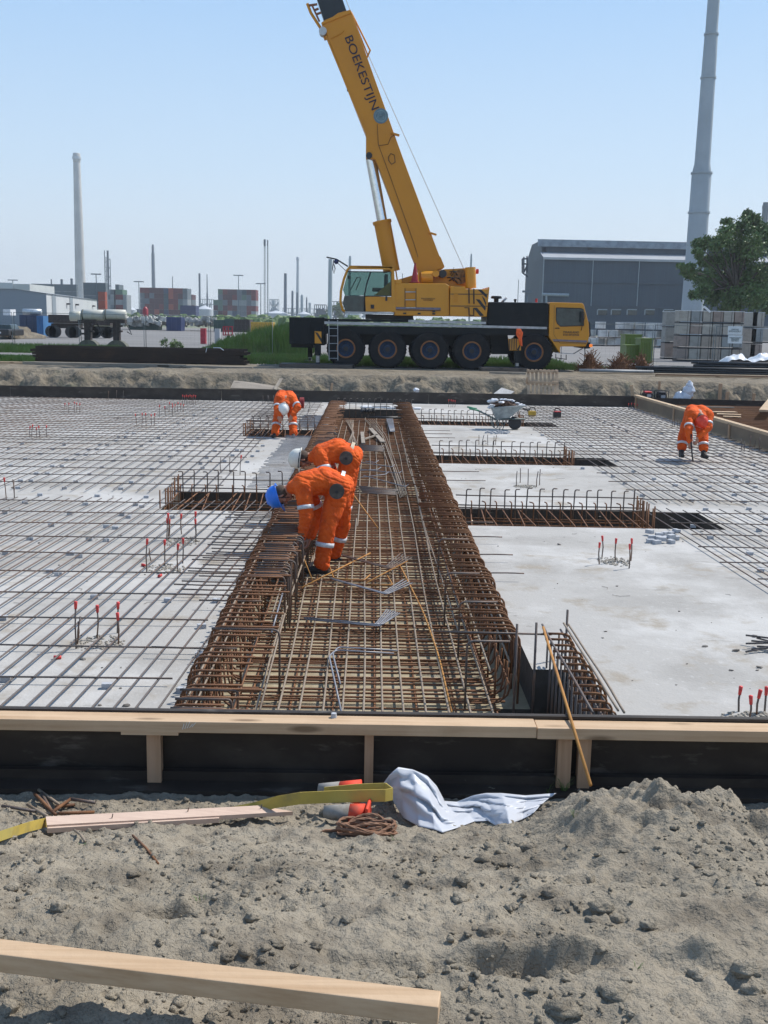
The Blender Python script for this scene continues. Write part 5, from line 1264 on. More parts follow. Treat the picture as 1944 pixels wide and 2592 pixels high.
    # wheel arches between axles, dark recesses
    for (x0, x1) in ((1095, 1180),):
        poly([(x0, 480), (x1, 484), (x1 + 20, 600), (x0 + 10, 600)], Y0 + .5, Y0 + 2.2, 'tank', bk)
    # carrier cab
    cab = poly([(1400, 334), (1565, 338), (1574, 345), (1598, 440), (1602, 500), (1597, 530), (1583, 561), (1453, 560), (1452, 597), (1395, 512), (1396, 440)], Y0, Y0 + 2.7, 'carrier_cab', yl, bevel=.03)
    for (yy, s) in ((Y0 - .004, 1),):
        w = MB().prism([xz(c(x, y, yy)) for x, y in ((1433, 362), (1560, 366), (1570, 372), (1572, 452), (1455, 455), (1438, 442), (1432, 425))], yy - .006, yy + .006).build('side_window', mat('dark_glass', (.03, .045, .045), .08, vary=.3, scale=2), cab)
        fr = [c(x, y, yy - .01) for x, y in ((1433, 362), (1560, 366), (1572, 372), (1573, 454), (1455, 457), (1438, 442), (1432, 425), (1433, 362))]
        MB().tube(fr, .018, 5).build('window_seal', dk, cab, 'all')
    MB().tube([c(1422, 350, Y0 - .004), c(1420, 500, Y0 - .004), c(1452, 545, Y0 - .004), c(1585, 548, Y0 - .004)], .007, 4).build('door_line', dk, cab)
    MB().prism([xz(c(x, y)) for x, y in ((1412, 523), (1590, 530), (1588, 540), (1418, 532))], Y0 - .006, Y0).build('stripe', stripe, cab)
    MB().prism([xz(c(x, y)) for x, y in ((1418, 534), (1586, 542), (1586, 545), (1418, 537))], Y0 - .006, Y0).build('stripe', dk, cab)
    MB().tube([c(1427, 467, Y0 - .03), c(1445, 466, Y0 - .04), c(1447, 470, Y0 - .03)], .02, 6).build('door_handle', dk, cab)
    poly([(1598, 430), (1606, 440), (1610, 505), (1600, 512)], Y0 + .1, Y0 + 2.6, 'front_grille', dk)
    poly([(1594, 515), (1608, 520), (1606, 570), (1580, 572)], Y0 + .05, Y0 + 2.65, 'front_bumper', bk)
    MB().box(c(1608, 556, Y0 + .1), (.14, .12, .12)).build('indicator_lamp', mat('amber_lamp', (.9, .25, .03), .3, emit=(.9, .2, .02, .6)), cab, bevel=.02)
    MB().box(c(1600, 530, Y0 + .04), (.08, .06, .16)).build('headlight', gy, cab, bevel=.02)
    # mirror
    MB().tube([c(1578, 385, Y0 - .15), c(1580, 405, Y0 - .18), c(1565, 452, Y0 - .15), c(1560, 478, Y0 - .05)], .015, 5).build('mirror_arm', dk, cab, 'all')
    MB().box(c(1566, 415, Y0 - .2), (.12, .1, .34)).build('mirror', dk, cab, bevel=.02); MB().box(c(1566, 388, Y0 - .2), (.12, .1, .14)).build('mirror', dk, cab, bevel=.02)
    # seat seen through the window
    MB().box(c(1500, 400, Y0 - .012), (.35, .004, .55)).build('seat_shadow', dk, cab) if False else None
    # steps below the cab
    for (x, y0, y1) in ((1458, 558, 600), (1430, 598, 620), (1457, 602, 628), (1483, 602, 626)):
        MB().beam(c(x, y0, Y0 + .2), c(x, y1, Y0 + .2), .03, .03).build('step_rail', gy if x == 1458 else dk, t)
    MB().beam(c(1428, 592, Y0 + .2), c(1520, 598, Y0 + .2), .2, .03).build('step', gy, t); MB().beam(c(1428, 618, Y0 + .2), c(1484, 626, Y0 + .2), .2, .03).build('step', dk, t)
    MB().tube([c(1520, 598, Y0 + .3), c(1575, 566, Y0 + .3)], .03, 6).build('brace', gy, t)
    MB().tube([c(1578, 568, Y0 + .3), c(1580, 600, Y0 + .3)], .02, 5).build('cable', dk, t)
    # superstructure
    poly([(603, 240), (645, 236), (865, 238), (885, 250), (885, 405), (603, 402)], Y0 + .02, Y0 + 2.6, 'machine_housing', yl, bevel=.03)
    poly([(603, 218), (640, 218), (640, 240), (603, 240)], Y0 + .02, Y0 + 1.2, 'housing_box', yl, bevel=.02)
    for (y0, y1) in ((262, 278), (286, 318), (326, 358)): MB().prism([xz(c(x, y)) for x, y in ((660, y0), (712, y0), (712, y1), (660, y1))], Y0 - .0, Y0 + .03).build('step_recess', yb, t)
    for y in (281, 321, 362): MB().beam(c(660, y, Y0 - .02), c(712, y, Y0 - .02), .06, .035).build('step_bar', gy, t)
    for x in (658, 714): MB().beam(c(x, 262, Y0), c(x, 365, Y0), .02, .02).build('recess_edge', dk, t)
    MB().prism([xz(c(x, y)) for x, y in ((450, 356), (840, 362), (840, 373), (450, 365))], Y0 - .016, Y0 + .02).build('stripe', stripe, t)
    MB().prism([xz(c(x, y)) for x, y in ((450, 368), (840, 376), (840, 379), (450, 371))], Y0 - .016, Y0 + .02).build('stripe', dk, t)
    for (x, y) in ((656, 391), (730, 392), (805, 381), (805, 393)): MB().box(c(x, y, Y0), (.12, .05, .06)).build('latch', dk, t)
    # counterweight
    cw = poly([(890, 252), (965, 254), (968, 266), (1085, 268), (1085, 255), (1091, 258), (1076, 408), (888, 404)], Y0 - .1, Y0 + 2.9, 'counterweight', yl, bevel=.03)
    for y in (292, 353): MB().beam(c(890, y, Y0 - .105), c(1083, y + 1, Y0 - .105), .02, .03).build('seam', dk, cw)
    for (x0, y0) in ((1025, 272), (1062, 290), (1010, 355), (1040, 330)):
        pass
    for (pts) in (((1028, 268), (1050, 270), (1078, 298), (1076, 312)), ((1050, 300), (1066, 316), (1074, 340), (1072, 352)), ((1020, 318), (1040, 320), (1072, 362), (1068, 378)), ((1008, 362), (1026, 362), (1062, 402), (1042, 405))):
        MB().prism([xz(c(x, y, Y0 - .1)) for x, y in pts], Y0 - .112, Y0 - .1).build('hazard_stripe', dk, cw)
    for (x, y0, y1) in ((985, 262, 340), (1010, 264, 342)): MB().tube([c(x, y0, Y0 - .13), c(x + 1, y1, Y0 - .13)], .025, 6).build('lifting_bracket', dk, cw)
    MB().tube([c(985, 362, Y0 - .13), c(986, 400, Y0 - .13), c(1010, 402, Y0 - .13), c(1010, 364, Y0 - .13)], .025, 6).build('lifting_bracket', dk, cw)
    MB().box(c(918, 312, Y0 - .11), (.18, .03, .33)).build('panel', yb, cw)
    MB().box(c(975, 362, Y0 - .11), (.2, .03, .03)).build('panel', dk, cw)
    # upper frame behind
    poly([(600, 225), (700, 195), (860, 165), (1000, 158), (1008, 262), (890, 262), (640, 245)], Y0 + .95, Y0 + 1.9, 'slewing_frame', yb, Y=Y0 + .95)
    MB().cyl(c(992, 155, Y0 + .4), c(996, 262, Y0 + .4), .22, n=16).build('hoist_cylinder', yl, t)
    MB().cyl(c(740, 208, Y0 + .75), c(800, 208, Y0 + .75), .27, n=18).build('oil_tank', yl, t, )
    MB().lathe([(0, -.4), (.3, -.4), (.3, .4), (0, .4)], c(940, 205, Y0 + 1.2), 'Y', 20, caps=False).build('winch_drum', mat('winch_steel', (.16, .08, .02), .6, vary=.5, scale=9), t, True)
    rr = random.Random(9)
    for k in range(9):
        a = c(rr.uniform(880, 985), rr.uniform(170, 240), Y0 + .8); e = a + Vector((rr.uniform(-.5, .5), 0, rr.uniform(-.3, .2)))
        MB().tube([a, (a + e) / 2 + Vector((0, 0, .1)), e], .022, 5).build('hose', dk, t, 'all')
    MB().lathe([(0, -.5), (.16, -.5), (.16, .5), (0, .5)], c(848, 190, Y0 + .9), 'Y', 16, caps=False).build('pivot_pin', dk, t, True)
    MB().lathe([(0, -.5), (.14, -.5), (.14, .5), (0, .5)], c(812, 190, Y0 + .9), 'Y', 16, caps=False).build('pin_housing', yl, t, True)
    MB().tube([c(1020, 255, Y0 + .6), c(1013, 200, Y0 + .6), c(1028, 175, Y0 + .6)], .025, 5).build('beacon_arm', yb, t, 'all')
    MB().box(c(1028, 176, Y0 + .6), (.12, .12, .2)).build('beacon', red, t, bevel=.03)
    tc = c8(808, 225, Y0 + .3); MB().lathe([(0, 0), (.22, 0), (.22, .03), (.15, .05), (.03, .8), (0, .8)], tc, 'Z', 16, caps=False).build('cone_marker', mat('dark_red_cone', (.3, .02, .03), .6), t, True)
    MB().cyl(c8(845, 232, Y0 + .2), c8(845, 110, Y0 + .2), .02, n=6).build('rod', yl, t); MB().cyl(c8(682, 200, Y0 + .5), c8(682, 130, Y0 + .5), .012, n=5).build('antenna', dk, t)
    # operator cab
    Yc = Y0 - .02; oc = thing('operator_cab', None, None, (0, 0, 0)); put_under(oc, t); oc.location = -t.location
    lf = [(352, 384), (338, 372), (327, 330), (330, 275), (345, 215), (362, 170), (376, 154)]
    for y in (Yc + .05, Yc + .9):
        MB().tube([c(px_, py_, y) for px_, py_ in lf], .055, 6).build('front_pillar', yl, oc, 'all')
        MB().beam(c(376, 155, y), c(592, 158, y), .1, .14).build('roof_rail', yl, oc)
        MB().beam(c(592, 155, y), c(602, 385, y), .1, .15).build('rear_pillar', yl, oc)
    poly([(372, 148), (600, 152), (600, 160), (372, 157)], Yc, Yc + .95, 'roof', yl, parent=oc)
    poly([(452, 303), (600, 306), (600, 384), (456, 382)], Yc, Yc + .12, 'door_panel', yl, parent=oc, bevel=.02)
    poly([(452, 303), (600, 306), (600, 384), (356, 382), (345, 350)], Yc + .82, Yc + .95, 'far_panel', bk, parent=oc)
    poly([(348, 380), (602, 386), (602, 394), (352, 390)], Yc - .08, Yc + .98, 'cab_step', gy, parent=oc)
    poly([(585, 160), (602, 160), (604, 384), (590, 384)], Yc + .05, Yc + .9, 'rear_wall', yl, parent=oc)
    for y in (Yc + .02, Yc + .9):
        MB().prism([xz(c(x, yy, y)) for x, yy in ((366, 176), (586, 178), (586, 302), (452, 300), (350, 300), (340, 270))], y, y + .006).build('window', gl, oc)
    MB().prism([xz(c(x, yy, Yc)) for x, yy in ((348, 300), (450, 302), (454, 380), (352, 378), (338, 340))], Yc + .02, Yc + .026).build('lower_window', mat('dark_glass', (.03, .045, .045), .08), oc)
    MB().prism([xz(c(x, yy, Yc + .5)) for x, yy in ((500, 300), (582, 230), (584, 300))], Yc + .03, Yc + .06).build('triangle_panel', yl, oc)
    MB().tube([c(450, 380, Yc), c(450, 300, Yc), c(462, 240, Yc), c(482, 180, Yc)], .03, 5).build('door_frame', dk, oc, 'all')
    MB().tube([c(366, 177, Yc), c(586, 179, Yc), c(586, 301, Yc), c(452, 303, Yc)], .025, 5).build('window_seal', dk, oc, 'all')
    MB().box(c(520, 270, Yc + .5), (.5, .5, .16)).build('seat', dk, oc, bevel=.05); MB().box(c(560, 235, Yc + .5), (.16, .45, .7)).build('seat_back', dk, oc, bevel=.05)
    MB().box(c(400, 330, Yc + .5), (.5, .5, .5)).build('console', mat('console_grey', (.1, .11, .11), .6), oc, bevel=.08)
    MB().tube([c8(150, 300, Yc + .4), c8(215, 175, Yc + .4), c8(240, 165, Yc + .4), c8(255, 185, Yc + .4), c8(205, 300, Yc + .4)], .02, 5).build('grab_rail', dk, oc, 'all')
    MB().box(c(372, 206, Yc + .4), (.12, .1, .14)).build('lamp', dk, oc, bevel=.02)
    MB().box(c8(518, 388, Yc - .02), (.08, .05, .18)).build('door_handle', dk, oc); MB().box(c8(375, 470, Yc - .02), (.14, .05, .16)).build('latch', dk, oc)
    # arm in front of the cab with its drooping strap
    MB().tube([c1(350, 1800, Y0 + .5), c1(420, 1815, Y0 + .5), c1(500, 1865, Y0 + .5)], .03, 6).build('mirror_boom', dk, t, 'all')
    MB().tube([c1(418, 1832, Y0 + .5), c1(490, 1900, Y0 + .5)], .014, 5).build('stay', dk, t)
    MB().ball(c1(418, 1832, Y0 + .5), .1, 10, 7).build('work_lamp', mat('navy_lamp', (.02, .03, .1), .4), t, 'all')
    MB().tube([c1(400, 1820, Y0 + .5), c1(392, 1880, Y0 + .5), c1(402, 1915, Y0 + .5), c1(410, 1880, Y0 + .5), c1(402, 1850, Y0 + .5)], .02, 5).build('strap', dk, t, 'all')
    # boom
    Ya, Yb2 = 46.0, 46.9
    def bx(pts, y0, y1, name, m, bev=0): return MB().prism([xz(c1(x, y, 46.0)) for x, y in pts], y0, y1).build(name, m, t, bevel=bev)
    boom = bx([(318, 165), (345, 140), (395, 120), (520, 72), (530, 92), (640, 415), (820, 925), (905, 1160), (1140, 1790), (1150, 1800), (1177, 1868), (1165, 1880), (1000, 1925), (940, 1770), (712, 1165), (690, 1115), (625, 1105), (626, 940), (500, 620)], Ya, Yb2, 'boom', yb, .03)
    fly = bx([(268, -60), (445, -60), (490, 72), (400, 112), (335, 150)], Ya + .12, Yb2 - .12, 'telescope_section', mat('boom_black', (.012, .016, .02), .4), .02)
    MB().prism([xz(c1(x, y, 45.98)) for x, y in ((312, 160), (325, 172), (525, 92), (518, 68), (430, 92), (395, 118), (345, 138))], Ya - .06, Yb2 + .06).build('boom_collar', yb, boom, bevel=.02)
    for (p, q) in (((345, 250), (625, 925)),): MB().beam(c1(*p, Ya), c1(*q, Ya), .05, .06).build('edge_flange', yb, boom)
    MB().tube([c1(x, y, Ya - .02) for x, y in ((380, 270), (455, 232), (470, 215))], .02, 5).build('hose', yb, boom)
    MB().tube([c1(x, y, Ya - .015) for x, y in ((705, 870), (712, 1010), (730, 1060), (800, 1250), (960, 1700), (990, 1800))], .012, 5).build('seam', mat('dark_seam', (.16, .07, .01), .6), boom)
    MB().tube([c1(x, y, Ya - .015) for x, y in ((712, 1020), (780, 1010), (800, 960), (830, 940))], .014, 5).build('seam', MATS['dark_seam'], boom)
    b = MB(); pts = [c1(x, y, Ya - .02) for x, y in ((782, 1100), (800, 1075), (825, 1085), (830, 1135), (805, 1150), (785, 1125), (782, 1100))]; b.tube(pts, .02, 5); b.build('inspection_cover', MATS['dark_seam'], boom)
    for (x, y) in ((830, 940), (1090, 1635)): MB().box(c1(x, y, Ya), (.36, .2, .07), Matrix.Rotation(.25, 3, 'Y')).build('rope_guide', yb, boom)
    MB().lathe([(0, -.5), (.13, -.5), (.13, .5), (0, .5)], c1(648, 1100, 46.45), 'Y', 16, caps=False).build('cylinder_pin', dk, boom, True)
    MB().tube([c1(x, y, Ya + .2) for x, y in ((520, 82), (655, 352), (632, 405))], .04, 5).build('rope_bracket', yb, boom); MB().tube([c1(x, y, Ya + .2) for x, y in ((540, 140), (640, 390))], .03, 5).build('rope_bracket', yb, boom)
    MB().tube([c1(x, y, Ya + .2) for x, y in ((215, 25), (240, 90), (310, 200), (345, 280))], .06, 6).build('head_bracket', yb, boom); 
    for (p, q) in (((218, 40), (285, 30)), ((270, 70), (295, 60)), ((280, 100), (312, 88)), ((250, 40), (300, 150))): MB().beam(c1(*p, Ya + .2), c1(*q, Ya + .2), .1, .07).build('head_lattice', mat('rust_bracket', (.2, .07, .03), .6), boom)
    MB().lathe([(0, -.2), (.16, -.2), (.16, .2), (0, .2)], c1(325, 225, Ya + .1), 'Y', 14, caps=False).build('sheave', gy, boom, True)
    MB().box(c1(503, 615, Ya + .2), (.12, .2, .25)).build('rope_guide', dk, boom)
    # lettering along the boom
    a, e = c1(500, 255, Ya - .02), c1(690, 765, Ya - .02); d = (e - a); Lg = d.length; d.normalize()
    me = lettering('BOEKESTIJN', 1.0); xs = [v.co.x for v in me.vertices]; ys = [v.co.y for v in me.vertices]; w = max(xs) - min(xs); h = max(ys) - min(ys)
    sc = Lg / w; up = Vector((0, -1, 0)).cross(d)      # text reads along d, normal towards the camera
    nrm = Vector((0, -1, 0)); yv = nrm.cross(d).normalized()
    R = Matrix((d, yv, nrm)).transposed(); ctr = (a + e) / 2 + Vector((.0, 0, 0))
    fr = MB(); 
    mt = Matrix.Translation(ctr) @ R.to_4x4() @ Matrix.Diagonal((sc, (.44 / h), 1, 1)) 
    me.transform(mt); me.materials.append(mat('navy_letters', (.012, .012, .03), .6)); o = place('lettering', me); put_under(o, boom)
    # emblem disc
    em = c1(730, 812, Ya); MB().lathe([(0, -.03), (.30, -.03), (.30, .02), (0, .02)], em, 'Y', 30, caps=False).build('round_emblem', mat('emblem_blue', (.12, .19, .22), .5), boom, True)
    MB().lathe([(.20, -.036), (.225, -.036), (.225, -.03), (.20, -.03)], em, 'Y', 30, caps=False).build('emblem_ring', mat('emblem_pale', (.2, .28, .3), .5), boom, True)
    MB().tube([em + Vector((-.12, -.035, -.1)), em + Vector((-.12, -.035, .08)), em + Vector((0, -.035, -.02)), em + Vector((.12, -.035, .08)), em + Vector((.12, -.035, -.1))], .02, 5).build('emblem_mark', MATS['emblem_pale'], boom)
    # luffing cylinder
    MB().cyl(c1(660, 1115), c1(742, 1560), .25 * .9, n=20).build('piston_rod', chrome, t, True)
    MB().cyl(c1(738, 1548), c1(806, 1900), .42 * .85, n=22).build('cylinder_barrel', yb, t, True)
    MB().cyl(c1(737, 1545), c1(741, 1566), .40, n=22).build('cylinder_gland', yb, t, True); MB().beam(c1(682, 1573), c1(720, 1573), .04, .05).build('bracket', dk, t)
    MB().tube([c1(790, 1560, 46.2), c1(820, 1800, 46.2), c1(845, 1960, 46.2)], .03, 5).build('hose', yb, t)
    # hoist rope
    MB().tube([c1(462, -60, 46.3), c1(640, 380, 46.3), c1(1312, 1885, 46.3)], .016, 5).build('hoist_rope', gy, t)
    # ladder
    for x in (268, 313): MB().tube([c(x, 425, Y0 - .12), c(x + 1, 632, Y0 - .16)], .018, 5).build('ladder_rail', gy, t)
    for y in (440, 468, 506, 545, 583, 621): MB().tube([c(268, y, Y0 - .13), c(313, y, Y0 - .13)], .014, 5).build('ladder_rung', gy, t)
    # outriggers
    def leg(zx, zt, zb, w, Y, st=True):
        a, e = c(zx, zt, Y), c(zx, zb, Y); b0 = Vector((a.x, Y, ZG + .12))
        o = MB().box((a.x, Y, (a.z + b0.z) / 2 + .1), (w * 1.25, w * 1.2, (a.z - b0.z) * .62 + .1)).build('outrigger', bk, t, bevel=.01)
        MB().cyl((a.x, Y, a.z - .2), b0, w * .42, n=14).build('jack', mat('jack_grey', (.32, .33, .34), .3, .5), o, True)
        MB().lathe([(0, .16), (.07, .16), (.1, .08), (.32, .03), (.32, 0), (0, 0)], b0 - Vector((0, 0, .04)), 'Z', 20, caps=False).build('foot_plate', dk, o, True)
        return o
    o = leg(213, 445, 665, .2, Y0 - .35); leg(172, 565, 640, .16, Y0 + 3.2); o2 = leg(1235, 560, 690, .2, Y0 - .35)
    MB().prism([xz(c(x, y, Y0 - .4)) for x, y in ((196, 482), (230, 484), (231, 545), (196, 544))], Y0 - .5, Y0 - .47).build('warning_plate', yl, o)
    MB().prism([xz(c(x, y, Y0 - .4)) for x, y in ((197, 486), (212, 490), (231, 520), (231, 540))], Y0 - .508, Y0 - .5).build('hazard_stripe', dk, o)
    MB().prism([xz(c(x, y, Y0 - .4)) for x, y in ((1185, 520), (1250, 522), (1250, 580), (1190, 580))], Y0 - .5, Y0 - .46).build('warning_plate', yl, o2)
    for k in range(5): MB().prism([xz(c(x, y, Y0 - .4)) for x, y in ((1188 + k * 9, 522), (1193 + k * 9, 522), (1194 + k * 9, 578), (1190 + k * 9, 578))], Y0 - .508, Y0 - .5).build('hazard_stripe', dk, o2)
    MB().prism([xz(c(x, y, Y0 - .4)) for x, y in ((1228, 578), (1246, 545), (1250, 545), (1240, 580))], Y0 - .508, Y0 - .5).build('hazard_stripe', dk, o2)
    # other lettering
    def words(text, p, wd, m, par):
        me = lettering(text, 1.0); xs = [v.co.x for v in me.vertices]; w = max(xs) - min(xs); s = wd / w
        R = Matrix(((1, 0, 0), (0, 0, -1), (0, 1, 0))); me.transform(Matrix.Translation(p) @ R.to_4x4() @ Matrix.Diagonal((s, s, 1, 1))); me.materials.append(m); put_under(place('lettering', me), par)
    br = mat('brown_letters', (.10, .04, .01), .6)
    words('MAASLAND\n010-5910744', c2(1248, 578, Y0 - .012), .66, MATS['navy_letters'], cab)
    words('KRAANVERHUUR\n010-5910744', c8(946, 396, Y0 - .012), .58, br, t)
    # orange cloth on the outrigger
    b = MB(); pts = [(1228, 470), (1250, 470), (1262, 492), (1256, 520), (1260, 560), (1246, 556), (1238, 520), (1226, 500)]
    vs = []; n = len(pts); cen = c(1244, 512, Y0 - .56)
    o = MB().prism([xz(c(x, y, Y0 - .56)) for x, y in pts], Y0 - .60, Y0 - .52).build('safety_vest', mat('vest_orange', (.95, .12, .02), .7, vary=.25, scale=5, emit=None), None, bevel=.03)
    tag(o, 'bright orange safety vest hanging on the right outrigger of the crane', 'safety vest')
    # load spreading mats under the outriggers
    for (x0, x1, y, l) in ((20, 390, 668, 'dark timber mat under the left outrigger of the crane'), (1040, 1275, 686, 'dark timber mat under the right outrigger of the crane')):
        a, e = c(x0, y, Y0 - .5), c(x1, y, Y0 - .5)
        tm = thing('outrigger_mat', l, 'timber mat', (a.x, Y0 - .5, ZG))
        for k in range(5): MB().box(((a.x + e.x) / 2 + (k % 2) * .06, Y0 - 1.0 + k * .27, ZG + .07), (e.x - a.x, .25, .15)).build('board', (M['mat_wood'], bk)[k % 2], tm, bevel=.01)
crane()
# ---------------------------------------------------------------- far side things
def far_things():
    r = random.Random(31)
    ow = M['old_wood']; dkm = M['black']
    def box_at(x0, y0, x1, y1, Y, dep, name, m, label, cat, group=None, bevel=0, ground=None):
        a, e = D(x0, y1, Y), D(x1, y0, Y)
        z0 = a.z if ground is None else ground; z1 = e.z
        o = MB().box(((a.x + e.x) / 2, Y + dep / 2, (z0 + z1) / 2), (e.x - a.x, dep, z1 - z0)).build(name, m, None, bevel=bevel)
        return tag(o, label, cat, group) if label else o
    # pallet leaning on the bank
    a, e = D(1336, 1004, 37.2), D(1412, 936, 37.6)
    t = thing('pallet', 'wooden pallet leaning upright against the far earth bank', 'pallet', (a.x, 37.2, a.z)); W = e.x - a.x; H = e.z - a.z
    pw = mat('pallet_wood', (.42, .30, .2), .8, vary=.3, scale=2)
    def pp(u, v, o=0): return Vector((a.x + W * u, 37.2 + .45 * v - o, a.z + H * v))
    for k, u in enumerate((.03, .17, .30, .44, .57, .71, .84, .97)): MB().beam(pp(u, 0), pp(u, 1), .1 if k in (0, 7) else .085, .022, up=(0, -1, 0)).build('board', pw, t)
    for v in (.08, .52, .93): MB().beam(pp(0, v, .05), pp(1, v, .05), .08, .08, up=(0, -1, 0)).build('stringer', pw, t)
    # sheets
    def sheet_on(pts, Y, name, m, label, cat, th=.03):
        vs = [D(x, y, Y + dy) for x, y, dy in pts]; n = len(vs); b = MB()
        b.add(vs + [v + Vector((0, .02, -th)) for v in vs], [tuple(range(n)), tuple(range(2 * n - 1, n - 1, -1))] + [(i, (i + 1) % n, (i + 1) % n + n, i + n) for i in range(n)])
        return tag(b.build(name, m), label, cat)
    sheet_on(((1247, 998, 0), (1270, 981, .5), (1302, 991, .3), (1290, 999, 0)), 37.6, 'steel_sheet', mat('grey_sheet', (.34, .34, .34), .6), 'thin grey sheet lying on the bank foot left of the pallet', 'sheet')
    sheet_on(((583, 982, 0), (592, 963, .6), (640, 968, .6), (700, 977, .4), (716, 986, 0)), 37.4, 'plywood_sheet', ow, 'grey plywood sheet lying on the bank foot behind the left bending man', 'plywood sheet')
    sheet_on(((708, 957, .6), (716, 957, .6), (700, 986, 0), (692, 984, 0)), 37.2, 'batten', ow, 'grey batten leaning over the plywood sheet on the bank', 'batten')
    b = MB(); g = D(1056, 990, 37.5); 
    for k in range(5): b.ball(g + Vector((r.uniform(-.08, .08), 0, r.uniform(-.15, .1))), .08, 7, 5, jit=.3)
    tag(b.build('paper_scrap', mat('white_sack', (.6, .6, .6), .6), None, True), 'white scrap of paper on the bank near the centre', 'litter')
    # stakes
    for (x, y0, y1, w, l) in ((1603, 975, 1007, 7, 'pale stake leaning at the bank right of the pallet'), (1667, 965, 990, 5, 'wooden stake behind the generators'), (1821, 971, 1013, 8, 'tallest wooden stake before the right bank'), (1839, 992, 1013, 8, 'short wooden stake beside the tallest one'), (1906, 996, 1014, 7, 'short stake farthest right at the bank'), (1749, 990, 1010, 6, 'stake behind the white sack'), (838, 970, 983, 5, 'small stake on the bank above the central formwork'), (1332, 955, 965, 4, 'small peg on the bank above the pallet')):
        a, e = D(x, y1 + 6, 37.4), D(x + (3 if x != 1603 else -5), y0, 37.4)
        tag(MB().beam(a, e, w / 72, .06, up=(0, -1, 0)).build('stake', M['timber_z'] if x != 1603 else M['timber'], None), l, 'stake')
    # generators and sack
    for (x0, y0, x1, y1, l, mc) in ((1629, 989, 1656, 1010, 'black and red generator at the corner of the far formwork', 'cap'), (1664, 990, 1692, 1014, 'black framed generator right of the red one', 'black')):
        a, e = D(x0, y1, 36.9), D(x1, y0, 36.9); cx = (a.x + e.x) / 2; t = thing('generator', l, 'generator', (cx, 37, a.z)); h = e.z - a.z; w = e.x - a.x
        MB().box((cx, 37.1, a.z + h * .4), (w * .8, .4, h * .6)).build('engine', M['black'], t, bevel=.02)
        MB().box((cx - w * .0, 37.1, a.z + h * .78), (w * .7, .36, h * .22)).build('fuel_tank', M[mc], t, bevel=.03)
        for yy in (36.88, 37.32): MB().tube([(cx - w / 2, yy, a.z), (cx - w / 2, yy, e.z), (cx + w / 2, yy, e.z), (cx + w / 2, yy, a.z), (cx - w / 2, yy, a.z)], .018, 6).build('frame', M['black'], t)
        MB().box((cx, 36.86, a.z + h * .4), (w * .4, .03, h * .3)).build('panel', M['spacer'], t)
    g = D(1735, 1008, 36.9); b = MB()
    for (dx, dz, rr_) in ((-.2, .05, .17), (0, .05, .2), (.1, .25, .2), (.12, .42, .13), (-.3, .0, .12), (.1, .55, .06)): b.ball(g + Vector((dx, 0, dz)), rr_, 12, 8, sc=(1, .8, 1.1), jit=.2)
    tag(b.build('plastic_sack', mat('white_sack2', (.58, .62, .68), .4, vary=.1, scale=9), None, True), 'knotted white plastic sack standing behind the formwork corner', 'sack')
    # boards lying on the rusty mesh
    for (x, y, a_, w, l) in ((1828, 1043, .1, .9, 'pale board on the rusty mesh, leftmost of three'), (1845, 1049, -.3, .7, 'pale board on the rusty mesh, middle one'), (1853, 1055, -.2, .5, 'pale board on the rusty mesh, lowest one'), (1775, 1030, .05, 2.2, 'long dark plank lying on the rusty mesh behind the red helmet man')):
        g = G(x, y, .16); tag(MB().box(g, (w, .25 if w < 2 else .1, .03), Matrix.Rotation(a_, 3, 'Z')).build('board', M['timber'] if w < 2 else ow), l, 'board')
    a, e = G(1935, 1040, .4), G(1962, 1005, .5); tag(MB().beam(a, e, .3, .06).build('timber_plank', M['timber_y']), 'pale timber plank jutting in at the right picture edge', 'plank')
    # sheet piles left
    rs_ = layered('dark_sheet_pile', (.035, .024, .018), [((.07, .04, .025), 1.5, .5, .7, .7)], rough=.7)
    a, e = D(92, 918, 45.6), D(628, 918, 45.6)
    for k in range(5):
        z = ZG + .04 + k * .125; x0, x1 = a.x + r.uniform(0, .25) - .15, e.x - r.uniform(0, .3)
        b = MB()
        for j in range(3):
            yy = 45.4 + j * .45 + .02 * k
            b.prism([(0, 0)], 0, 0) if False else None
            b.beam((x0, yy, z), (x1, yy, z), .40, .02); b.beam((x0, yy - .21, z + .05), (x1, yy - .21, z + .05), .015, .1)
            b.beam((x0, yy + .2, z + .05), (x1, yy + .2, z + .05), .015, .1)
        tag(b.build('sheet_pile', rs_, None), ('lowest', 'second lowest', 'middle', 'second highest', 'topmost')[k] + ' dark steel sheet pile layer in the long stack on the left', 'sheet pile', 'stack of steel sheet piles')
    b = MB()
    p = D(540, 880, 45.3); b.tube([p, p + Vector((.3, -.1, 0)), p + Vector((.45, -.1, -.1))], .02, 5).tube([p + Vector((-.3, -.1, -.2)), p + Vector((-.25, -.1, 0))], .015, 5)
    tag(b.build('cable_scrap', mat('white_sack2', (.6, .6, .6), .5)), 'white cable scrap on top of the sheet pile stack', 'cable')
    # planks along the bank edge
    for (x0, y0, x1, y1, w, h, l, m) in ((0, 921, 110, 918, .2, .08, 'pale plank at the left end of the bank edge', M['timber']), (60, 922, 430, 921, .25, .12, 'long grey beam along the left bank edge', ow), (100, 913, 470, 917, .2, .1, 'grey brown beam just before the sheet piles', ow), (400, 926, 640, 930, .25, .05, 'weathered board on the bank edge left of the crane', ow), (1240, 934, 1330, 940, .3, .08, 'dark board right under the front wheel', ow), (1660, 947, 1944, 954, .12, .06, 'reddish timber strip along the right bank edge', M['timber']), (1660, 944, 1990, 950, .1, .08, 'thin rust coloured strip along the right bank edge', M['rust_bar'])):
        a, e = D(x0, y0, 41.8), D(x1, y1, 41.8); a.z = e.z = bank_z((a.x + e.x) / 2, 41.8) + .06
        tag(MB().beam(a, e, w, h).build('plank', m), l, 'plank', None)
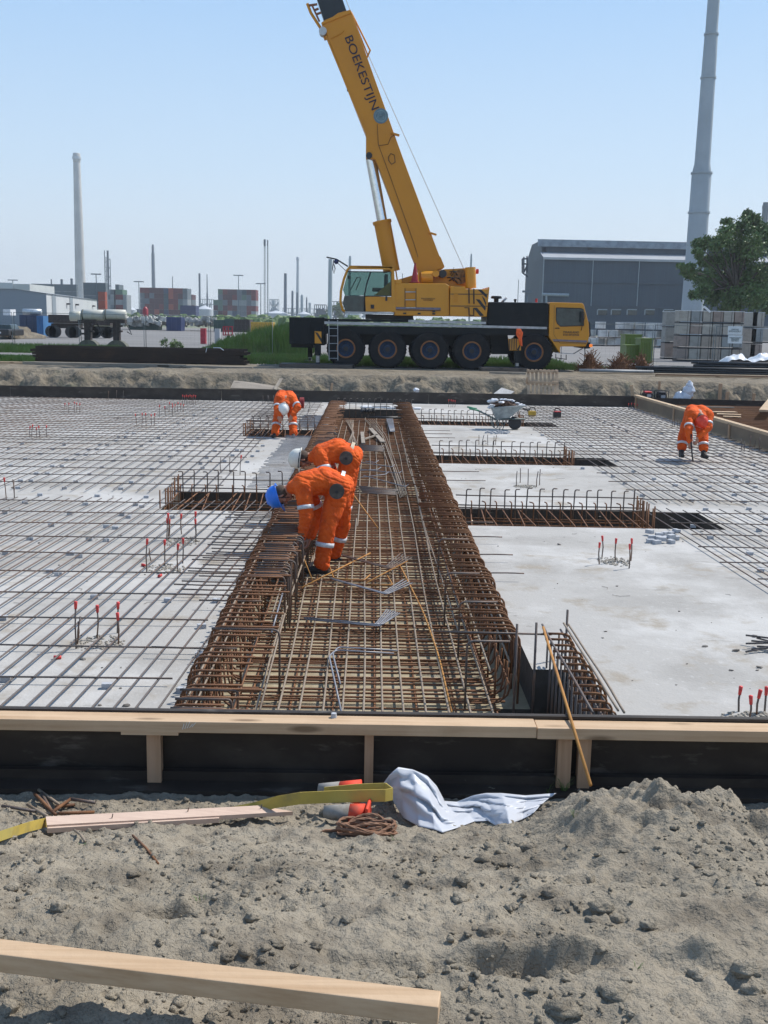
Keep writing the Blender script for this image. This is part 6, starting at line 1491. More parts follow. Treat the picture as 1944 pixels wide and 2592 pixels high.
    # steel bundles right
    def bundle(x0, x1, y, Y, n, rad, label, m, group, dz=0):
        a, e = D(x0, y, Y), D(x1, y, Y)
        for k in range(n):
            o = MB().tube([(a.x + r.uniform(-.3, .3), Y + (k % 4) * rad * 2.1, ZG + dz + .05 + rad + (k // 4) * rad * 2), (e.x + r.uniform(-.3, .3), Y + (k % 4) * rad * 2.1, ZG + dz + .05 + rad + (k // 4) * rad * 2)], rad, 7).build('steel_bar', m, None, 'all')
            tag(o, label, 'steel bar', group)
    bundle(1480, 1640, 930, 43.8, 4, .06, 'grey steel tube lying right of the crane cab', mat('pale_steel', (.22, .23, .24), .5), 'grey tubes right of the crane')
    bundle(1625, 2100, 938, 44.2, 10, .045, 'dark long bar in the low bundle on the right bank', mat('dark_steel', (.025, .03, .035), .5), 'low dark bundle on the right bank')
    bundle(1770, 2150, 918, 45.6, 16, .058, 'dark bar in the higher bundle below the white bags', MATS['dark_steel'], 'high dark bundle on the right bank', .0)
    # heaps of rusty bar ends
    for (x0, x1, yt, l, n) in ((1466, 1525, 888, 'cone shaped heap of tangled rusty wire right of the crane cab', 160), (1540, 1612, 894, 'wide heap of tangled rusty wire before the green skips', 170), (1600, 1656, 896, 'third heap of tangled rusty wire by the fence post', 150)):
        a, e = D(x0, 930, 45.5), D(x1, yt, 45.5); cx = (a.x + e.x) / 2; w = (e.x - a.x) / 2; h = e.z - ZG; b = MB()
        b.lathe([(w * .8, 0), (w * .5, h * .5), (.05, h * .85)], (cx, 45.7, ZG), 'Z', 9)
        for k in range(n):
            u = r.uniform(-1, 1); v = r.random() * (1 - abs(u)) ; s = r.uniform(.3, .8)
            p = Vector((cx + u * w, 45.7 + r.uniform(-.6, .5) * (1 - abs(u)), ZG + h * v)); d = Vector((r.uniform(-1, 1), r.uniform(-.6, .6), r.uniform(.2, 1) * (-1 if u > 0 else 1) * (1 if r.random() < .2 else -1))).normalized() * s * .5
            if u < 0: d.z = abs(d.z)
            q, p = p + d, p - d; p.z = max(p.z, ZG); q.z = min(max(q.z, ZG), ZG + h * 1.05); b.tube([p, q], .014, 4)
        tag(b.build('wire_heap', M['rust_bar']), l, 'scrap heap')
far_things()
def foliage(b, c, rad, n, leaf, r, squash=.8, clump=7):
    """n small leaves gathered in clumps through an ellipsoid"""
    cl = []
    for k in range(clump):
        d = Vector((r.gauss(0, 1), r.gauss(0, 1), r.gauss(0, 1))).normalized() * r.random() ** .4
        cl.append(c + Vector((d.x * rad * .8, d.y * rad * .8, d.z * rad * .8 * squash)))
    for k in range(n):
        q = r.choice(cl); d = Vector((r.gauss(0, 1), r.gauss(0, 1), r.gauss(0, .8))) * rad * .24
        p = q + d; a = Vector((r.uniform(-1, 1), r.uniform(-1, 1), r.uniform(-.4, 1))).normalized(); u = a.orthogonal().normalized(); v = a.cross(u); s = leaf * r.uniform(.5, 1.3)
        b.add([p - u * s, p + v * s * .5, p + u * s, p - v * s * .5], [(0, 1, 2, 3)])
def vegetation():
    r = random.Random(17)
    lf = layered('tree_leaves', (.095, .155, .045), [((.14, .22, .07), .9, .48, .62, .9), ((.028, .055, .018), .5, .5, .65, .7)], rough=.6)
    bark = mat('bark', (.09, .075, .06), .9, vary=.3, scale=6)
    # big tree right
    Y = 105; base = D(1868, 850, Y); base.z = ZG; s = Y / FPX
    t = thing('tree', 'big green broadleaf tree at the right behind the stacked stone packs', 'tree', base)
    def T(px, py, dy=0): return D(px, py, Y + dy)
    br = MB(); br.tube([base, T(1866, 770), T(1862, 700), T(1858, 640)], [.45, .35, .25, .12], 8)
    blobs = [(1880, 575, 30), (1905, 560, 22), (1860, 600, 34), (1820, 620, 30), (1790, 610, 22), (1770, 620, 18), (1840, 585, 22), (1900, 620, 40), (1945, 610, 34), (1870, 650, 44), (1820, 665, 36), (1785, 660, 22), (1765, 640, 16), (1740, 685, 22), (1725, 675, 12), (1755, 700, 22), (1790, 705, 34), (1840, 710, 46), (1890, 700, 46), (1945, 700, 46), (1775, 740, 24), (1755, 745, 14), (1810, 750, 34), (1860, 750, 40), (1910, 750, 42), (1950, 760, 36), (1838, 775, 22), (1975, 650, 40), (1895, 545, 16), (1838, 560, 14), (1925, 580, 26)]
    b = MB()
    for (x, y, rad) in blobs:
        dy = r.uniform(-2.2, 2.2); c = T(x, y, dy); foliage(b, c, rad * s, int(rad * 34), .17, r, .85, 6 + rad // 4)
        br.tube([T(1862, 730 + r.uniform(-20, 40)), T((x + 1862) / 2, (y + 700) / 2 + 12, dy * .5), c], [.14, .08, .03], 5)
    b.build('crown', lf, t); br.build('trunk', bark, t, 'all')
    # bushes
    def bush(x0, x1, yt, yb, Y, label, n=900, name='bush', leaf=.05, cat='bush', m=None):
        a, e = D(x0, yb, Y), D(x1, yt, Y); w = (e.x - a.x) / 2; h = e.z - ZG; cx = (a.x + e.x) / 2; t = thing(name, label, cat, (cx, Y, ZG)); b = MB(); st = MB()
        for k in range(9):
            u = r.uniform(-.8, .8); c = Vector((cx + u * w, Y + r.uniform(-.5, .5) * w, ZG + h * r.uniform(.25, .8) * (1 - .4 * abs(u)))); foliage(b, c, w * .42, n // 9, leaf, r, 1, 4); st.tube([Vector((cx, Y, ZG)), c], .012, 4)
        b.build('foliage', m or lf, t); st.build('stem', bark, t)
    bush(410, 463, 842, 878, 57, 'round green bush behind the fence left of the sheet piles')
    bush(440, 448, 838, 860, 57.5, 'upright top shoots of the round bush', 200) if False else None
    bush(828, 872, 742, 800, 600, 'hazy round trees left of the crane cab far behind', 900, 'tree', .9, 'tree')
    # far hedges behind the yard
    gm = layered('grass_green', (.10, .18, .035), [((.15, .24, .055), 1.4, .48, .62, .9), ((.21, .19, .09), 1.1, .54, .66, .8), ((.05, .1, .02), 1, .5, .7, .7)], rough=.6)
    def grass(x0, x1, y0, y1, n, hmin, hmax, name, label, hfun=None, w=.012, z=ZG, m=None):
        b = MB()
        for k in range(n):
            y = y0 + (y1 - y0) * r.random(); x = r.uniform(x0, x1); h = r.uniform(hmin, hmax) * (hfun(x, y) if hfun else 1)
            if h < .03: continue
            zz = z - .05; lean = Vector((r.uniform(-.4, .4) * h, r.uniform(-.3, .3) * h, 0)); p = Vector((x, y, zz)); s = Vector((w * r.uniform(.7, 1.4), 0, 0)); q = p + lean * .5 + Vector((0, 0, h * .6)); t_ = p + lean + Vector((0, 0, h))
            b.add([p - s, p + s, q + s * .7, q - s * .7, t_], [(0, 1, 2, 3), (3, 2, 4)])
        tag(b.build(name, m or gm), label, 'grass', None, 'stuff')
    grass(-7.2, 9.5, 46.8, 56, 22000, .18, .42, 'grass', 'bright green grass behind and below the crane', lambda x, y: max(0, .75 + .5 * noise.noise(Vector((x * .5, y * .5, 0)))), .016)
    def reed(x, y):
        u = .1 + (x + 9.4) / 4.6; return max(.08, min(1, u)) ** .8 * (1.0 + .4 * noise.noise(Vector((x * .9, y * .9, 0))))
    grass(-9.4, -3.4, 57.5, 66, 20000, .75, 1.75, 'reeds', 'tall green reeds on the mound left of the crane', reed, .03)
    grass(-26, -13.5, 55, 60, 9000, .25, .5, 'grass', 'green grass strip along the yard edge at the left', lambda x, y: 1, .02)
    grass(-17.2, -14.0, 44.5, 47, 5000, .12, .3, 'weeds', 'bright weeds left of the sheet pile stack', lambda x, y: 1, .02)
    grass(9.5, 17, 48.5, 52, 5000, .05, .22, 'grass', 'sparse grass at the yard edge right of the crane', lambda x, y: max(0, noise.noise(Vector((x * .7, y, 2))) + .3), .015)
vegetation()

# ---------------------------------------------------------------- fence
def fence():
    fm = mat('galvanised_wire', (.14, .17, .175), .6, .2)
    posts = [(-132, 57), (34.5, 57), (203, 57), (367, 57), (531, 57), (692, 57)]
    rp = [(1480, 50.5), (1655, 50.5), (1810, 50.5), (1985, 50.5)]
    labels = ['wire mesh fence panel at the left picture edge', 'wire mesh fence panel behind the left end of the sheet piles', 'wire mesh fence panel before the two round based drill drums', 'wire mesh fence panel behind the green bush', 'wire mesh fence panel before the reeds', 'wire mesh fence panel hidden behind the rear box of the crane']
    k = 0
    for lst, labs in ((posts, labels), (rp, ['wire mesh fence panel right of the crane cab', 'wire mesh fence panel before the green skips and stone packs', 'wire mesh fence panel carrying the two white signs'])):
        for (a, e) in zip(lst, lst[1:]):
            p, q = D(a[0], 850, a[1]), D(e[0], 850, e[1]); p.z = q.z = ZG; Y = a[1]
            t = thing('fence_panel', labs[k], 'fence panel', p, 'wire mesh site fence'); k += 1
            H = 2.0; z0 = ZG + .12
            MB().tube([(p.x + .05, Y, z0), (p.x + .05, Y, ZG + H), (q.x - .05, Y, ZG + H), (q.x - .05, Y, z0), (p.x + .05, Y, z0)], .021, 6).build('frame', fm, t, 'all')
            b = MB(); n = int((q.x - p.x) / .2)
            for i in range(1, n): b.tube([(p.x + (q.x - p.x) * i / n, Y, z0), (p.x + (q.x - p.x) * i / n, Y, ZG + H)], .0014, 3)
            for i in range(1, 5): b.tube([(p.x + .05, Y, z0 + (H - .12) * i / 5), (q.x - .05, Y, z0 + (H - .12) * i / 5)], .0014, 3)
            b.build('wire_mesh', fm, t)
            MB().box((p.x, Y, ZG + .06), (.6, .2, .12)).build('foot_block', M['slab'], t, bevel=.02)
        k = 0
    # signs
    sm = mat('white_sign', (.55, .6, .62), .5, vary=.05); tx = mat('sign_text', (.08, .12, .13), .6)
    for (y0, y1, words, l) in ((826, 847, 'OPSLAG\nBOUWHOUT', 'upper white sign with two dark lines of text on the right fence'), (849, 869, 'VERBODEN TOEGANG\nEIGEN TERREIN\nBETREDEN OP\nEIGEN RISICO', 'lower white sign with four small lines of text on the right fence')):
        a, e = D(1842, y1, 50.4), D(1880, y0, 50.4); c = (a + e) / 2; t = thing('sign', l, 'sign', c)
        MB().box((c.x, 50.42, c.z), (e.x - a.x, .02, e.z - a.z)).build('board', sm, t)
        me = lettering(words, 1.0); xs = [v.co.x for v in me.vertices]; ys = [v.co.y for v in me.vertices]; s = min((e.x - a.x) * .85 / (max(xs) - min(xs)), (e.z - a.z) * .8 / (max(ys) - min(ys))); cy = (max(ys) + min(ys)) / 2
        me.transform(Matrix.Translation((c.x, 50.402, c.z)) @ Matrix(((1, 0, 0), (0, 0, -1), (0, 1, 0))).to_4x4() @ Matrix.Diagonal((s, s, 1, 1)) @ Matrix.Translation((0, -cy, 0))); me.materials.append(tx); put_under(place('lettering', me), t)
    for x in (1845, 1872): pass
fence()

# ---------------------------------------------------------------- yard
def yard():
    r = random.Random(77)
    def bx(b, x0, y0, x1, y1, Y, dep, ground=True, mi=0):
        a, e = D(x0, y1, Y), D(x1, y0, Y); z0 = ZG if ground else a.z
        b.box(((a.x + e.x) / 2, Y + dep / 2, (z0 + e.z) / 2), (e.x - a.x, dep, e.z - z0), mi=mi); return b
    # stone packs
    cols = [(.31, .305, .28), (.40, .375, .33), (.31, .25, .215), (.27, .29, .29), (.36, .31, .26)]
    pm = [layered('stone_pack_%d' % i, c, [(tuple(v * .72 for v in c), 2, .45, .65, .8, (1, 1, 1.5)), (tuple(min(1, v * 1.3) for v in c), 1.5, .6, .7, .6)], rough=.8) for i, c in enumerate(cols)]
    film = mat('pack_film', (.7, .72, .74), .35, vary=.1)
    def pack(x, y, z, w, d, h, label, group, m=None, top=True):
        t = thing('stone_pack', label, 'stone pack', (x, y, z), group)
        MB().box((x, y, z + h / 2 + .05), (w * .92, d * .94, h - .12)).build('stones', m or r.choice(pm), t, bevel=.02)
        MB().box((x, y, z + .03), (w * .93, d * .93, .07)).build('pallet', M['black'], t)
        b = MB(); b.box((x, y, z + h - .012), (w * .97, d * .97, .03)); b.build('film', film, t) if top else None
        b = MB()
        for u in (.25,): b.box((x + u * w, y - d * .483, z + h / 2 + .03), (.02, .006, h - .1))
        b.build('strap', M['black'], t)
    pw2 = [mat('pale_pack_%d' % i, c, .6, vary=.2, scale=1.5) for i, c in enumerate(((.5, .5, .48), (.42, .42, .40), (.55, .54, .52)))]
    Y = 62; px = FPX / Y
    a = D(1700, 915, Y)
    xs = [1716, 1746, 1776, 1802, 1828, 1856, 1882]
    rn = ['lowest', 'second', 'third', 'top']
    cn = ['left end', 'second column from the left', 'third column', 'fourth column', 'fifth column', 'right end']
    hs = (4, 4, 4, 4, 4, 4)
    for i in range(6):
        p, q = D(xs[i], 850, Y), D(xs[i + 1], 850, Y)
        top = D(1800, 787, Y).z; h = (top - ZG) / 4
        for k in range(hs[i]):
            pack((p.x + q.x) / 2, Y + .5, ZG + k * h, q.x - p.x, 1.0, h, '%s row stone pack at the %s of the big stack' % (rn[k], cn[i]), 'big stack of stone packs behind the signs', None, k == 3)
    p = D(1690, 850, Y)
    for k in range(3): pack(D(1697, 850, 66).x, 66, ZG + k * .95, .95, 1, .95, '%s stone pack of the lower column left of the big stack' % rn[k].replace('second', 'middle').replace('third', 'top'), 'column left of the big stack', None, k == 2)
    for k in range(3):
        for j in (0, 1): pack(D(1893 + j * 17, 850, 68).x, 68, ZG + k * .98, .8, 1, .96, '%s stone pack in the %s narrow column right of the big stack' % (('lowest', 'middle', 'top')[k], ('first', 'second')[j]), 'narrow columns right of the big stack', None, k == 2)
    pack(D(1931, 860, 72).x, 72, ZG + 1.0, 1.1, 1, .95, 'small bundled pack at the right picture edge', None)
    for i in range(9):
        x = 1497 + i * 24
        for k in range(3 if i > 0 else 2):
            if i in (2,) and k == 2: continue
            q = D(x, 850, 104); pack(q.x, 104 + r.uniform(-1, 1), ZG + k * .76, .88 * 1.02, 1, .74, 'pale stone pack in the far row between crane cab and big stack', 'far row of stone packs', r.choice(pw2), k == 2)
    # loose thin post with roll on top of the stack
    tag(MB().beam(D(1782, 776, 61.5), D(1798, 790, 61.5), .1, .1).build('white_roll', film), 'short white roll leaning on top of the big stone stack', 'roll')
    # white bags
    for (x0, x1, yt, l) in ((1836, 1904, 892, 'white big bag lying collapsed on the dark steel bundle'), (1900, 1975, 893, 'second white big bag at the right picture edge')):
        a, e = D(x0, 914, 47.5), D(x1, yt, 47.5); b = MB(); n1, n2 = 26, 12; vs = []
        for j in range(n2 + 1):
            for i in range(n1 + 1):
                u, v = i / n1, j / n2; hgt = math.sin(math.pi * u) ** .6 * math.sin(math.pi * min(1, v * .9 + .1)) ** .6
                hgt *= .75 + .5 * noise.noise(Vector((u * 4, v * 3, x0)))
                vs.append((a.x + (e.x - a.x) * u, 47.2 + 1.4 * v, ZG + .42 + (e.z - ZG - .42) * max(0, hgt)))
        b.add(vs, [(j * (n1 + 1) + i, j * (n1 + 1) + i + 1, (j + 1) * (n1 + 1) + i + 1, (j + 1) * (n1 + 1) + i) for j in range(n2) for i in range(n1)])
        b.box(((a.x + e.x) / 2, 47.9, ZG + .21), (e.x - a.x - .1, 1.35, .42)); tag(b.build('big_bag', film), l, 'big bag')
    # green skips
    gm = layered('skip_green', (.12, .175, .03), [((.08, .12, .025), 1, .5, .7, .7)], rough=.5)
    for (x0, y0, x1, y1, Y, l) in ((1580, 848, 1624, 896, 60, 'tall light green skip right of the wire heaps'), (1619, 858, 1654, 900, 57, 'green skip standing next to the fence post'), (1584, 875, 1620, 898, 57.5, 'small green tub in front of the tall skip')):
        a, e = D(x0, y1, Y), D(x1, y0, Y); t = thing('skip', l, 'skip', ((a.x + e.x) / 2, Y, ZG)); h = e.z - ZG
        MB().box(((a.x + e.x) / 2, Y + .5, ZG + h / 2), (e.x - a.x, 1.2, h)).build('body', gm, t, bevel=.03)
        MB().box(((a.x + e.x) / 2, Y + .5, ZG + h), (e.x - a.x + .08, 1.28, .07)).build('rim', gm, t)
        b = MB()
        for u in (.2, .4, .6, .8): b.box((a.x + (e.x - a.x) * u, Y - .12, ZG + h * .45), (.06, .06, h * .8))
        b.build('rib', gm, t)
    # two drill drums with tank tops
    wm = layered('pale_tank', (.5, .5, .44), [((.36, .33, .18), 1.5, .52, .7, .6)], rough=.45); dk = mat('dark_machine', (.035, .025, .022), .7, vary=.4, scale=5); disc = mat('drum_disc', (.10, .10, .075), .7, vary=.3, scale=2)
    for (x, x0, x1, l) in ((222, 205, 264, 'left machine with white tank on a dark post and half round base'), (295, 263, 320, 'right machine with white tank on a dark post and half round base')):
        Y = 59.5; a, e = D(x0, 800, Y), D(x1, 786, Y); zc = D(x, 797, Y).z; cx = D(x, 800, Y).x
        t = thing('drill_drum', l, 'machine', (cx, Y, ZG)); R = .29
        def cap(x0_, x1_): return MB().tube([(x0_ - .03, Y + .5, zc), (x0_, Y, zc), (x0_ + .05, Y, zc), (x1_ - .05, Y, zc), (x1_, Y, zc)][1:], [R * .5, R, R, R * .55], 22)
        cap(a.x, e.x).build('tank', wm, t, 'all')
        MB().tube([(a.x + .1, Y, zc), (a.x + .16, Y, zc)], R * 1.02, 22).build('tank_band', disc, t, 'all')
        MB().box((cx, Y, zc - .36), (1.0, .5, .18)).build('bracket', dk, t); MB().box((cx, Y, (zc - .3 + ZG) / 2 + .3), (.34, .4, zc - ZG - .9)).build('post', dk, t)
        for k in range(4): MB().box((cx + .24 * (-1) ** k, Y - .1, zc - .6 - .14 * k), (.16, .3, .1)).build('fitting', dk, t)
        MB().tube([(cx + .4, Y, zc - .3), (cx + .7, Y, zc - .8), (cx + .8, Y, zc - 1.05), (cx + .55, Y, zc - .9)], .03, 5).build('hose', M['black'], t, 'all')
        hb = MB(); n = 20; vs = [(math.cos(math.pi * k / n) * .62, math.sin(math.pi * k / n) * .62) for k in range(n + 1)]
        hb.prism([(cx + u, ZG + .0 + v) for u, v in vs], Y - .2, Y + .5).build('half_round_base', disc, t, bevel=.02)
    a, e = D(178, 800, 63), D(208, 787, 63); tag(MB().tube([(a.x, 63, a.z), (e.x, 63, a.z)], .29, 20).build('pale_tank', wm, None, 'all'), 'third pale tank lying behind the left machine', 'tank')
    # truck trailer dark behind
    def truck(x0, x1, y0, y1, Y, label, col):
        a, e = D(x0, y1, Y), D(x1, y0, Y); t = thing('trailer', label, 'trailer', ((a.x + e.x) / 2, Y, ZG)); w = e.x - a.x; h = e.z - ZG
        MB().box(((a.x + e.x) / 2, Y + 1, ZG + h * .8), (w, 2.4, h * .35)).build('body', col, t, bevel=.05); MB().box(((a.x + e.x) / 2, Y + 1, ZG + h * .5), (w * .9, 1.6, h * .2)).build('chassis', dk, t)
        for u in (.08, .2, .75, .88): MB().lathe([(0, -.15), (.5, -.15), (.5, .15), (0, .15)], (a.x + w * u, Y, ZG + .5), 'Y', 18, caps=False).build('wheel', M['black'], t, True)
    truck(124, 198, 796, 829, 92, 'dark flat trailer parked behind the two machines at the left', dk)
    truck(232, 280, 806, 829, 93, 'second dark trailer seen under the right machine', dk)
    # dirt pile and car
    a = D(30, 834, 88); b = MB(); R = 2.6; n = 24; vs = []
    for j in range(9):
        for i in range(n):
            u = j / 8; an = 2 * math.pi * i / n; rr = R * (1 - u); q = 1 + .25 * noise.noise(Vector((math.cos(an) * 2, math.sin(an) * 2, u * 4)))
            vs.append((a.x + rr * q * math.cos(an), 88 + rr * math.sin(an), ZG + 1.05 * u ** .8 * q))
    b.add(vs, [(j * n + i, j * n + (i + 1) % n, (j + 1) * n + (i + 1) % n, (j + 1) * n + i) for j in range(8) for i in range(n)]); tag(b.build('dirt_pile', M['far_soil']), 'brown pile of dirt on the yard at the left edge', 'dirt pile')
    c = D(14, 828, 84); t = thing('parked_car', 'dark parked car with a pale plate before the dirt pile', 'car', (c.x, 84, ZG))
    MB().box((c.x, 84, ZG + .5), (1.7, 3.6, .5)).build('body', M['black'], t, bevel=.1); MB().box((c.x, 84.3, ZG + .9), (1.4, 2, .4), taper=.8).build('cabin', mat('dark_glass', (.03, .04, .04), .1), t, bevel=.08); MB().box((c.x, 82.18, ZG + .5), (.5, .02, .12)).build('number_plate', film, t)
    for u in (-.75, .75): MB().lathe([(0, -.1), (.3, -.1), (.3, .1), (0, .1)], (c.x + u, 82.9, ZG + .3), 'X', 16, caps=False).build('wheel', M['black'], t, True)
    # blue containers, tank
    blue = mat('container_blue', (.03, .14, .32), .5, vary=.15, scale=.4); dkb = mat('container_navy', (.02, .035, .11), .5, vary=.15, scale=.3)
    def small(x0, y0, x1, y1, Y, dep, name, m, label, cat, rib=True):
        t = thing(name, label, cat, (D(x0, y1, Y).x, Y, ZG)); bx(MB(), x0, y0, x1, y1, Y, dep).build('body', m, t); 
        a, e = D(x0, y1, Y), D(x1, y0, Y); b = MB(); n = max(3, int((e.x - a.x) / .6))
        for i in range(1, n): b.box((a.x + (e.x - a.x) * i / n, Y - .02, (ZG + e.z) / 2), (.12, .06, (e.z - ZG) * .9))
        b.build('rib', m, t)
    small(50, 798, 96, 829, 98, 3, 'skip', mat('navy_skip', (.03, .05, .1), .6), 'navy container behind the dirt pile', 'container')
    small(93, 800, 109, 827, 96, 3, 'skip', blue, 'bright blue narrow container at the left of the yard', 'container')
    a, e = D(50, 797, 100), D(96, 782, 100); tag(MB().tube([(a.x, 101, (a.z + e.z) / 2), (e.x, 101, (a.z + e.z) / 2)], (e.z - a.z) / 2, 18).build('silver_tank', mat('silver', (.5, .54, .56), .35, .4), None, 'all'), 'silver horizontal tank on top of the navy container', 'tank')
    tag(bx(MB(), 8, 783, 26, 798, 100, 1.5, False).build('white_canister', film), 'pale white canister on the yard at the left edge', 'canister')
    small(421, 803, 458, 827, 150, 3, 'skip', dkb, 'dark blue skip at the foot of the left container pile', 'skip')
    small(541, 810, 566, 828, 152, 4, 'skip', mat('dark_green_skip', (.03, .07, .06), .6), 'dark green skip before the right container pile, first one', 'skip')
    small(568, 808, 592, 828, 152, 4, 'skip', MATS['dark_green_skip'], 'dark green skip before the right container pile, middle one', 'skip')
    small(593, 809, 632, 829, 152, 4, 'skip', dk, 'black skip before the right container pile, last one', 'skip')
    small(635, 816, 690, 832, 95, 2.5, 'skip', mat('skip_yellow', (.5, .3, .04), .5), 'yellow container behind the reeds', 'container')
    small(325, 810, 400, 826, 155, 3, 'skip', MATS['dark_green_skip'], 'long dark green skip left of the dark blue one', 'skip')
    # red frame
    rm = mat('red_frame', (.4, .03, .05), .5); t = thing('red_frame', 'small red steel frame on the yard before the reeds', 'steel frame', D(565, 848, 72)); 
    for (x0, y0, x1, y1) in ((565, 826, 565, 849), (578, 826, 578, 849), (565, 827, 590, 827), (565, 838, 588, 838), (565, 848, 588, 848), (588, 829, 588, 848), (571, 827, 571, 848)): MB().beam(D(x0, y0, 72), D(x1, y1, 72), .07, .07).build('bar', rm, t)
    tag(bx(MB(), 574, 850, 581, 865, 66, .3).build('bollard', M['black']), 'black bollard below the red frame', 'bollard')
    for (x0, y0, x1, y1, Y, l) in ((507, 831, 520, 836, 80, 'small red brick block lying on the yard'), (543, 832, 556, 836, 80, 'small grey block lying on the yard')):
        tag(bx(MB(), x0, y0, x1, y1, Y, .5).build('block', rm if 'red' in l else M['spacer']), l, 'block')
    # white rubble line and low walls
    b = MB()
    for k in range(260):
        x = r.uniform(310, 545); p = D(x, r.uniform(806, 822), 158 + r.uniform(-4, 4)); b.box(p, (r.uniform(.3, 1.2), .6, r.uniform(.2, .7)), Matrix.Rotation(r.uniform(-.6, .6), 3, 'Y'))
    tag(b.build('rubble_line', mat('pale_rubble', (.35, .35, .33), .8, vary=.5, scale=.8)), 'long low line of pale rubble across the far yard edge', 'rubble', None, 'stuff')
    p = D(368, 790, 170); t = thing('silo', 'small dark red round topped silo before the left container pile', 'silo', (p.x, 170, ZG)); b = MB(); w = 7 * 170 / FPX
    b.lathe([(w, 0), (w, D(368, 784, 170).z - ZG), (w * .7, D(368, 779, 170).z - ZG), (.1, D(368, 776, 170).z - ZG)], (p.x, 170, ZG), 'Z', 20); b.build('body', mat('silo_red', (.3, .03, .04), .5), t, True)
yard()
# ---------------------------------------------------------------- skyline
def skyline():
    r = random.Random(5)
    slate = layered('slate_cladding', (.06, .086, .112), [((.05, .07, .092), .08, .4, .6, .7), ((.09, .125, .155), 3, .5, .65, .5, (3, 3, .02))], rough=.6)
    slate2 = mat('slate_dark', (.055, .08, .105), .6, vary=.1, scale=.2); roof = mat('pale_roof', (.36, .38, .40), .5, vary=.08, scale=.3)
    # big hall right
    Y = 215; L = D(1377, 700, Y).x; Rr = L + 75; Yb = 241
    ze = D(1377, 651, Y).z; zc0 = D(1377, 637, Y).z; zt = D(1377, 603, Y).z
    t = thing('industrial_hall', 'large slate blue industrial hall with a raised roof strip at the right', 'building', (L, Y, ZG))
    MB().box(((L + Rr) / 2, (Y + Yb) / 2, (ZG + ze) / 2), (Rr - L, Yb - Y, ze - ZG)).build('wall', slate, t)
    zl = D(1377, 658, Y).z
    b = MB()   # sloping roof strip
    b.add([(L - .4, Y - .5, ze), (Rr, Y - .5, ze), (Rr, Y + 4, zc0 + .15), (L - .4, Y + 4, zc0 + .15), (L - .4, Y - .5, ze - .45), (Rr, Y - .5, ze - .45)], [(0, 1, 2, 3), (0, 4, 5, 1)]); b.build('lower_roof', roof, t)
    xl = D(1357, 620, Y + 4).x
    MB().box(((L + Rr) / 2 + 1, Y + 12, (ze + zt) / 2), (Rr - L, 16, zt - ze)).build('clerestory', slate2, t)
    zz = zt
    b = MB(); b.add([(L - 1, Y + 3.2, zt - 1.2), (Rr, Y + 3.2, zt - 1.2), (Rr, Y + 3.7, zt + .1), (L - 1, Y + 3.7, zt + .1), (L - 1, Y + 3.2, zt - 1.35), (Rr, Y + 3.2, zt - 1.35)], [(0, 1, 2, 3), (0, 4, 5, 1)]); b.build('upper_roof', mat('ribbed_fascia', (.22, .25, .27), .6, vary=.2, scale=.6), t)
    pg = MB().add([(L - .02, Y, ze - .3), (L - .02, Y + 8, zt), (L - .02, Y + 18, zt), (L - .02, Yb, ze)], [(0, 1, 2, 3)]); pg.build('gable', slate2, t)
    pale = mat('pale_pipe', (.3, .35, .38), .5)
    for px_ in (1377, 1502, 1619): a = D(px_, 655, Y - .1); MB().box((a.x, Y - .12, (D(px_, 775, Y).z + a.z) / 2), (.13, .2, a.z - D(px_, 775, Y).z)).build('downpipe', pale, t)
    for py_, m in ((777, slate2), (716, slate2)):
        z = D(1600, py_, Y).z; MB().box(((L + Rr) / 2, Y - .1, z), (Rr - L, .2, .35)).build('trim', m, t)
    for i, px_ in enumerate((1525, 1600, 1645, 1692, 1560)):
        a, e = D(px_ - 12, 797, Y - .1), D(px_ + 12, 784, Y - .1); w = MB().box(((a.x + e.x) / 2, Y - .1, (a.z + e.z) / 2), (e.x - a.x, .12, e.z - a.z)).build('window', mat('dark_glass', (.03, .045, .045), .08), t)
        MB().box((a.x - .1, Y - .2, (a.z + e.z) / 2), (.2, .1, e.z - a.z)).build('frame', pale, w); MB().box(((a.x + e.x) / 2, Y - .2, e.z), (e.x - a.x, .1, .2)).build('lintel', pale, w)
    z0, z1 = D(1600, 810, Y).z, D(1600, 822, Y).z; MB().box(((L + Rr) / 2, Y - .6, (z0 + ZG) / 2), (Rr - L, 1.0, max(.3, z0 - ZG))).build('plinth', slate2, t)
    MB().tube([D(1372, 745, Y - 1), D(1440, 747, Y - 1)], .3, 8).build('duct', pale, t); MB().tube([D(1383, 747, Y - 1), D(1383, 810, Y - 1)], .2, 8).build('duct', pale, t)
    b = MB()
    for (p, q) in (((1326, 650), (1326, 690)), ((1334, 648), (1334, 690)), ((1322, 655), (1336, 655)), ((1322, 668), (1336, 668)), ((1322, 690), (1336, 700)), ((1326, 690), (1336, 668)), ((1322, 655), (1322, 690))): b.tube([D(*p, Y + 10), D(*q, Y + 10)], .16, 5)
    b.build('ladder_cage', slate2, t)
    a = D(1493, 625, Y + 3.9); MB().box(a, (.9, .3, 1.1)).build('roof_vent', M['black'], t)
    # stacks and columns, all as lathes
    grey = mat('stack_grey', (.34, .39, .42), .6, vary=.08, scale=.1); conc = mat('stack_concrete', (.47, .46, .44), .8, vary=.1, scale=.08); dark = mat('stack_dark', (.12, .15, .18), .6, vary=.1, scale=.2); palec = mat('stack_pale', (.5, .53, .56), .6, vary=.05, scale=.1)
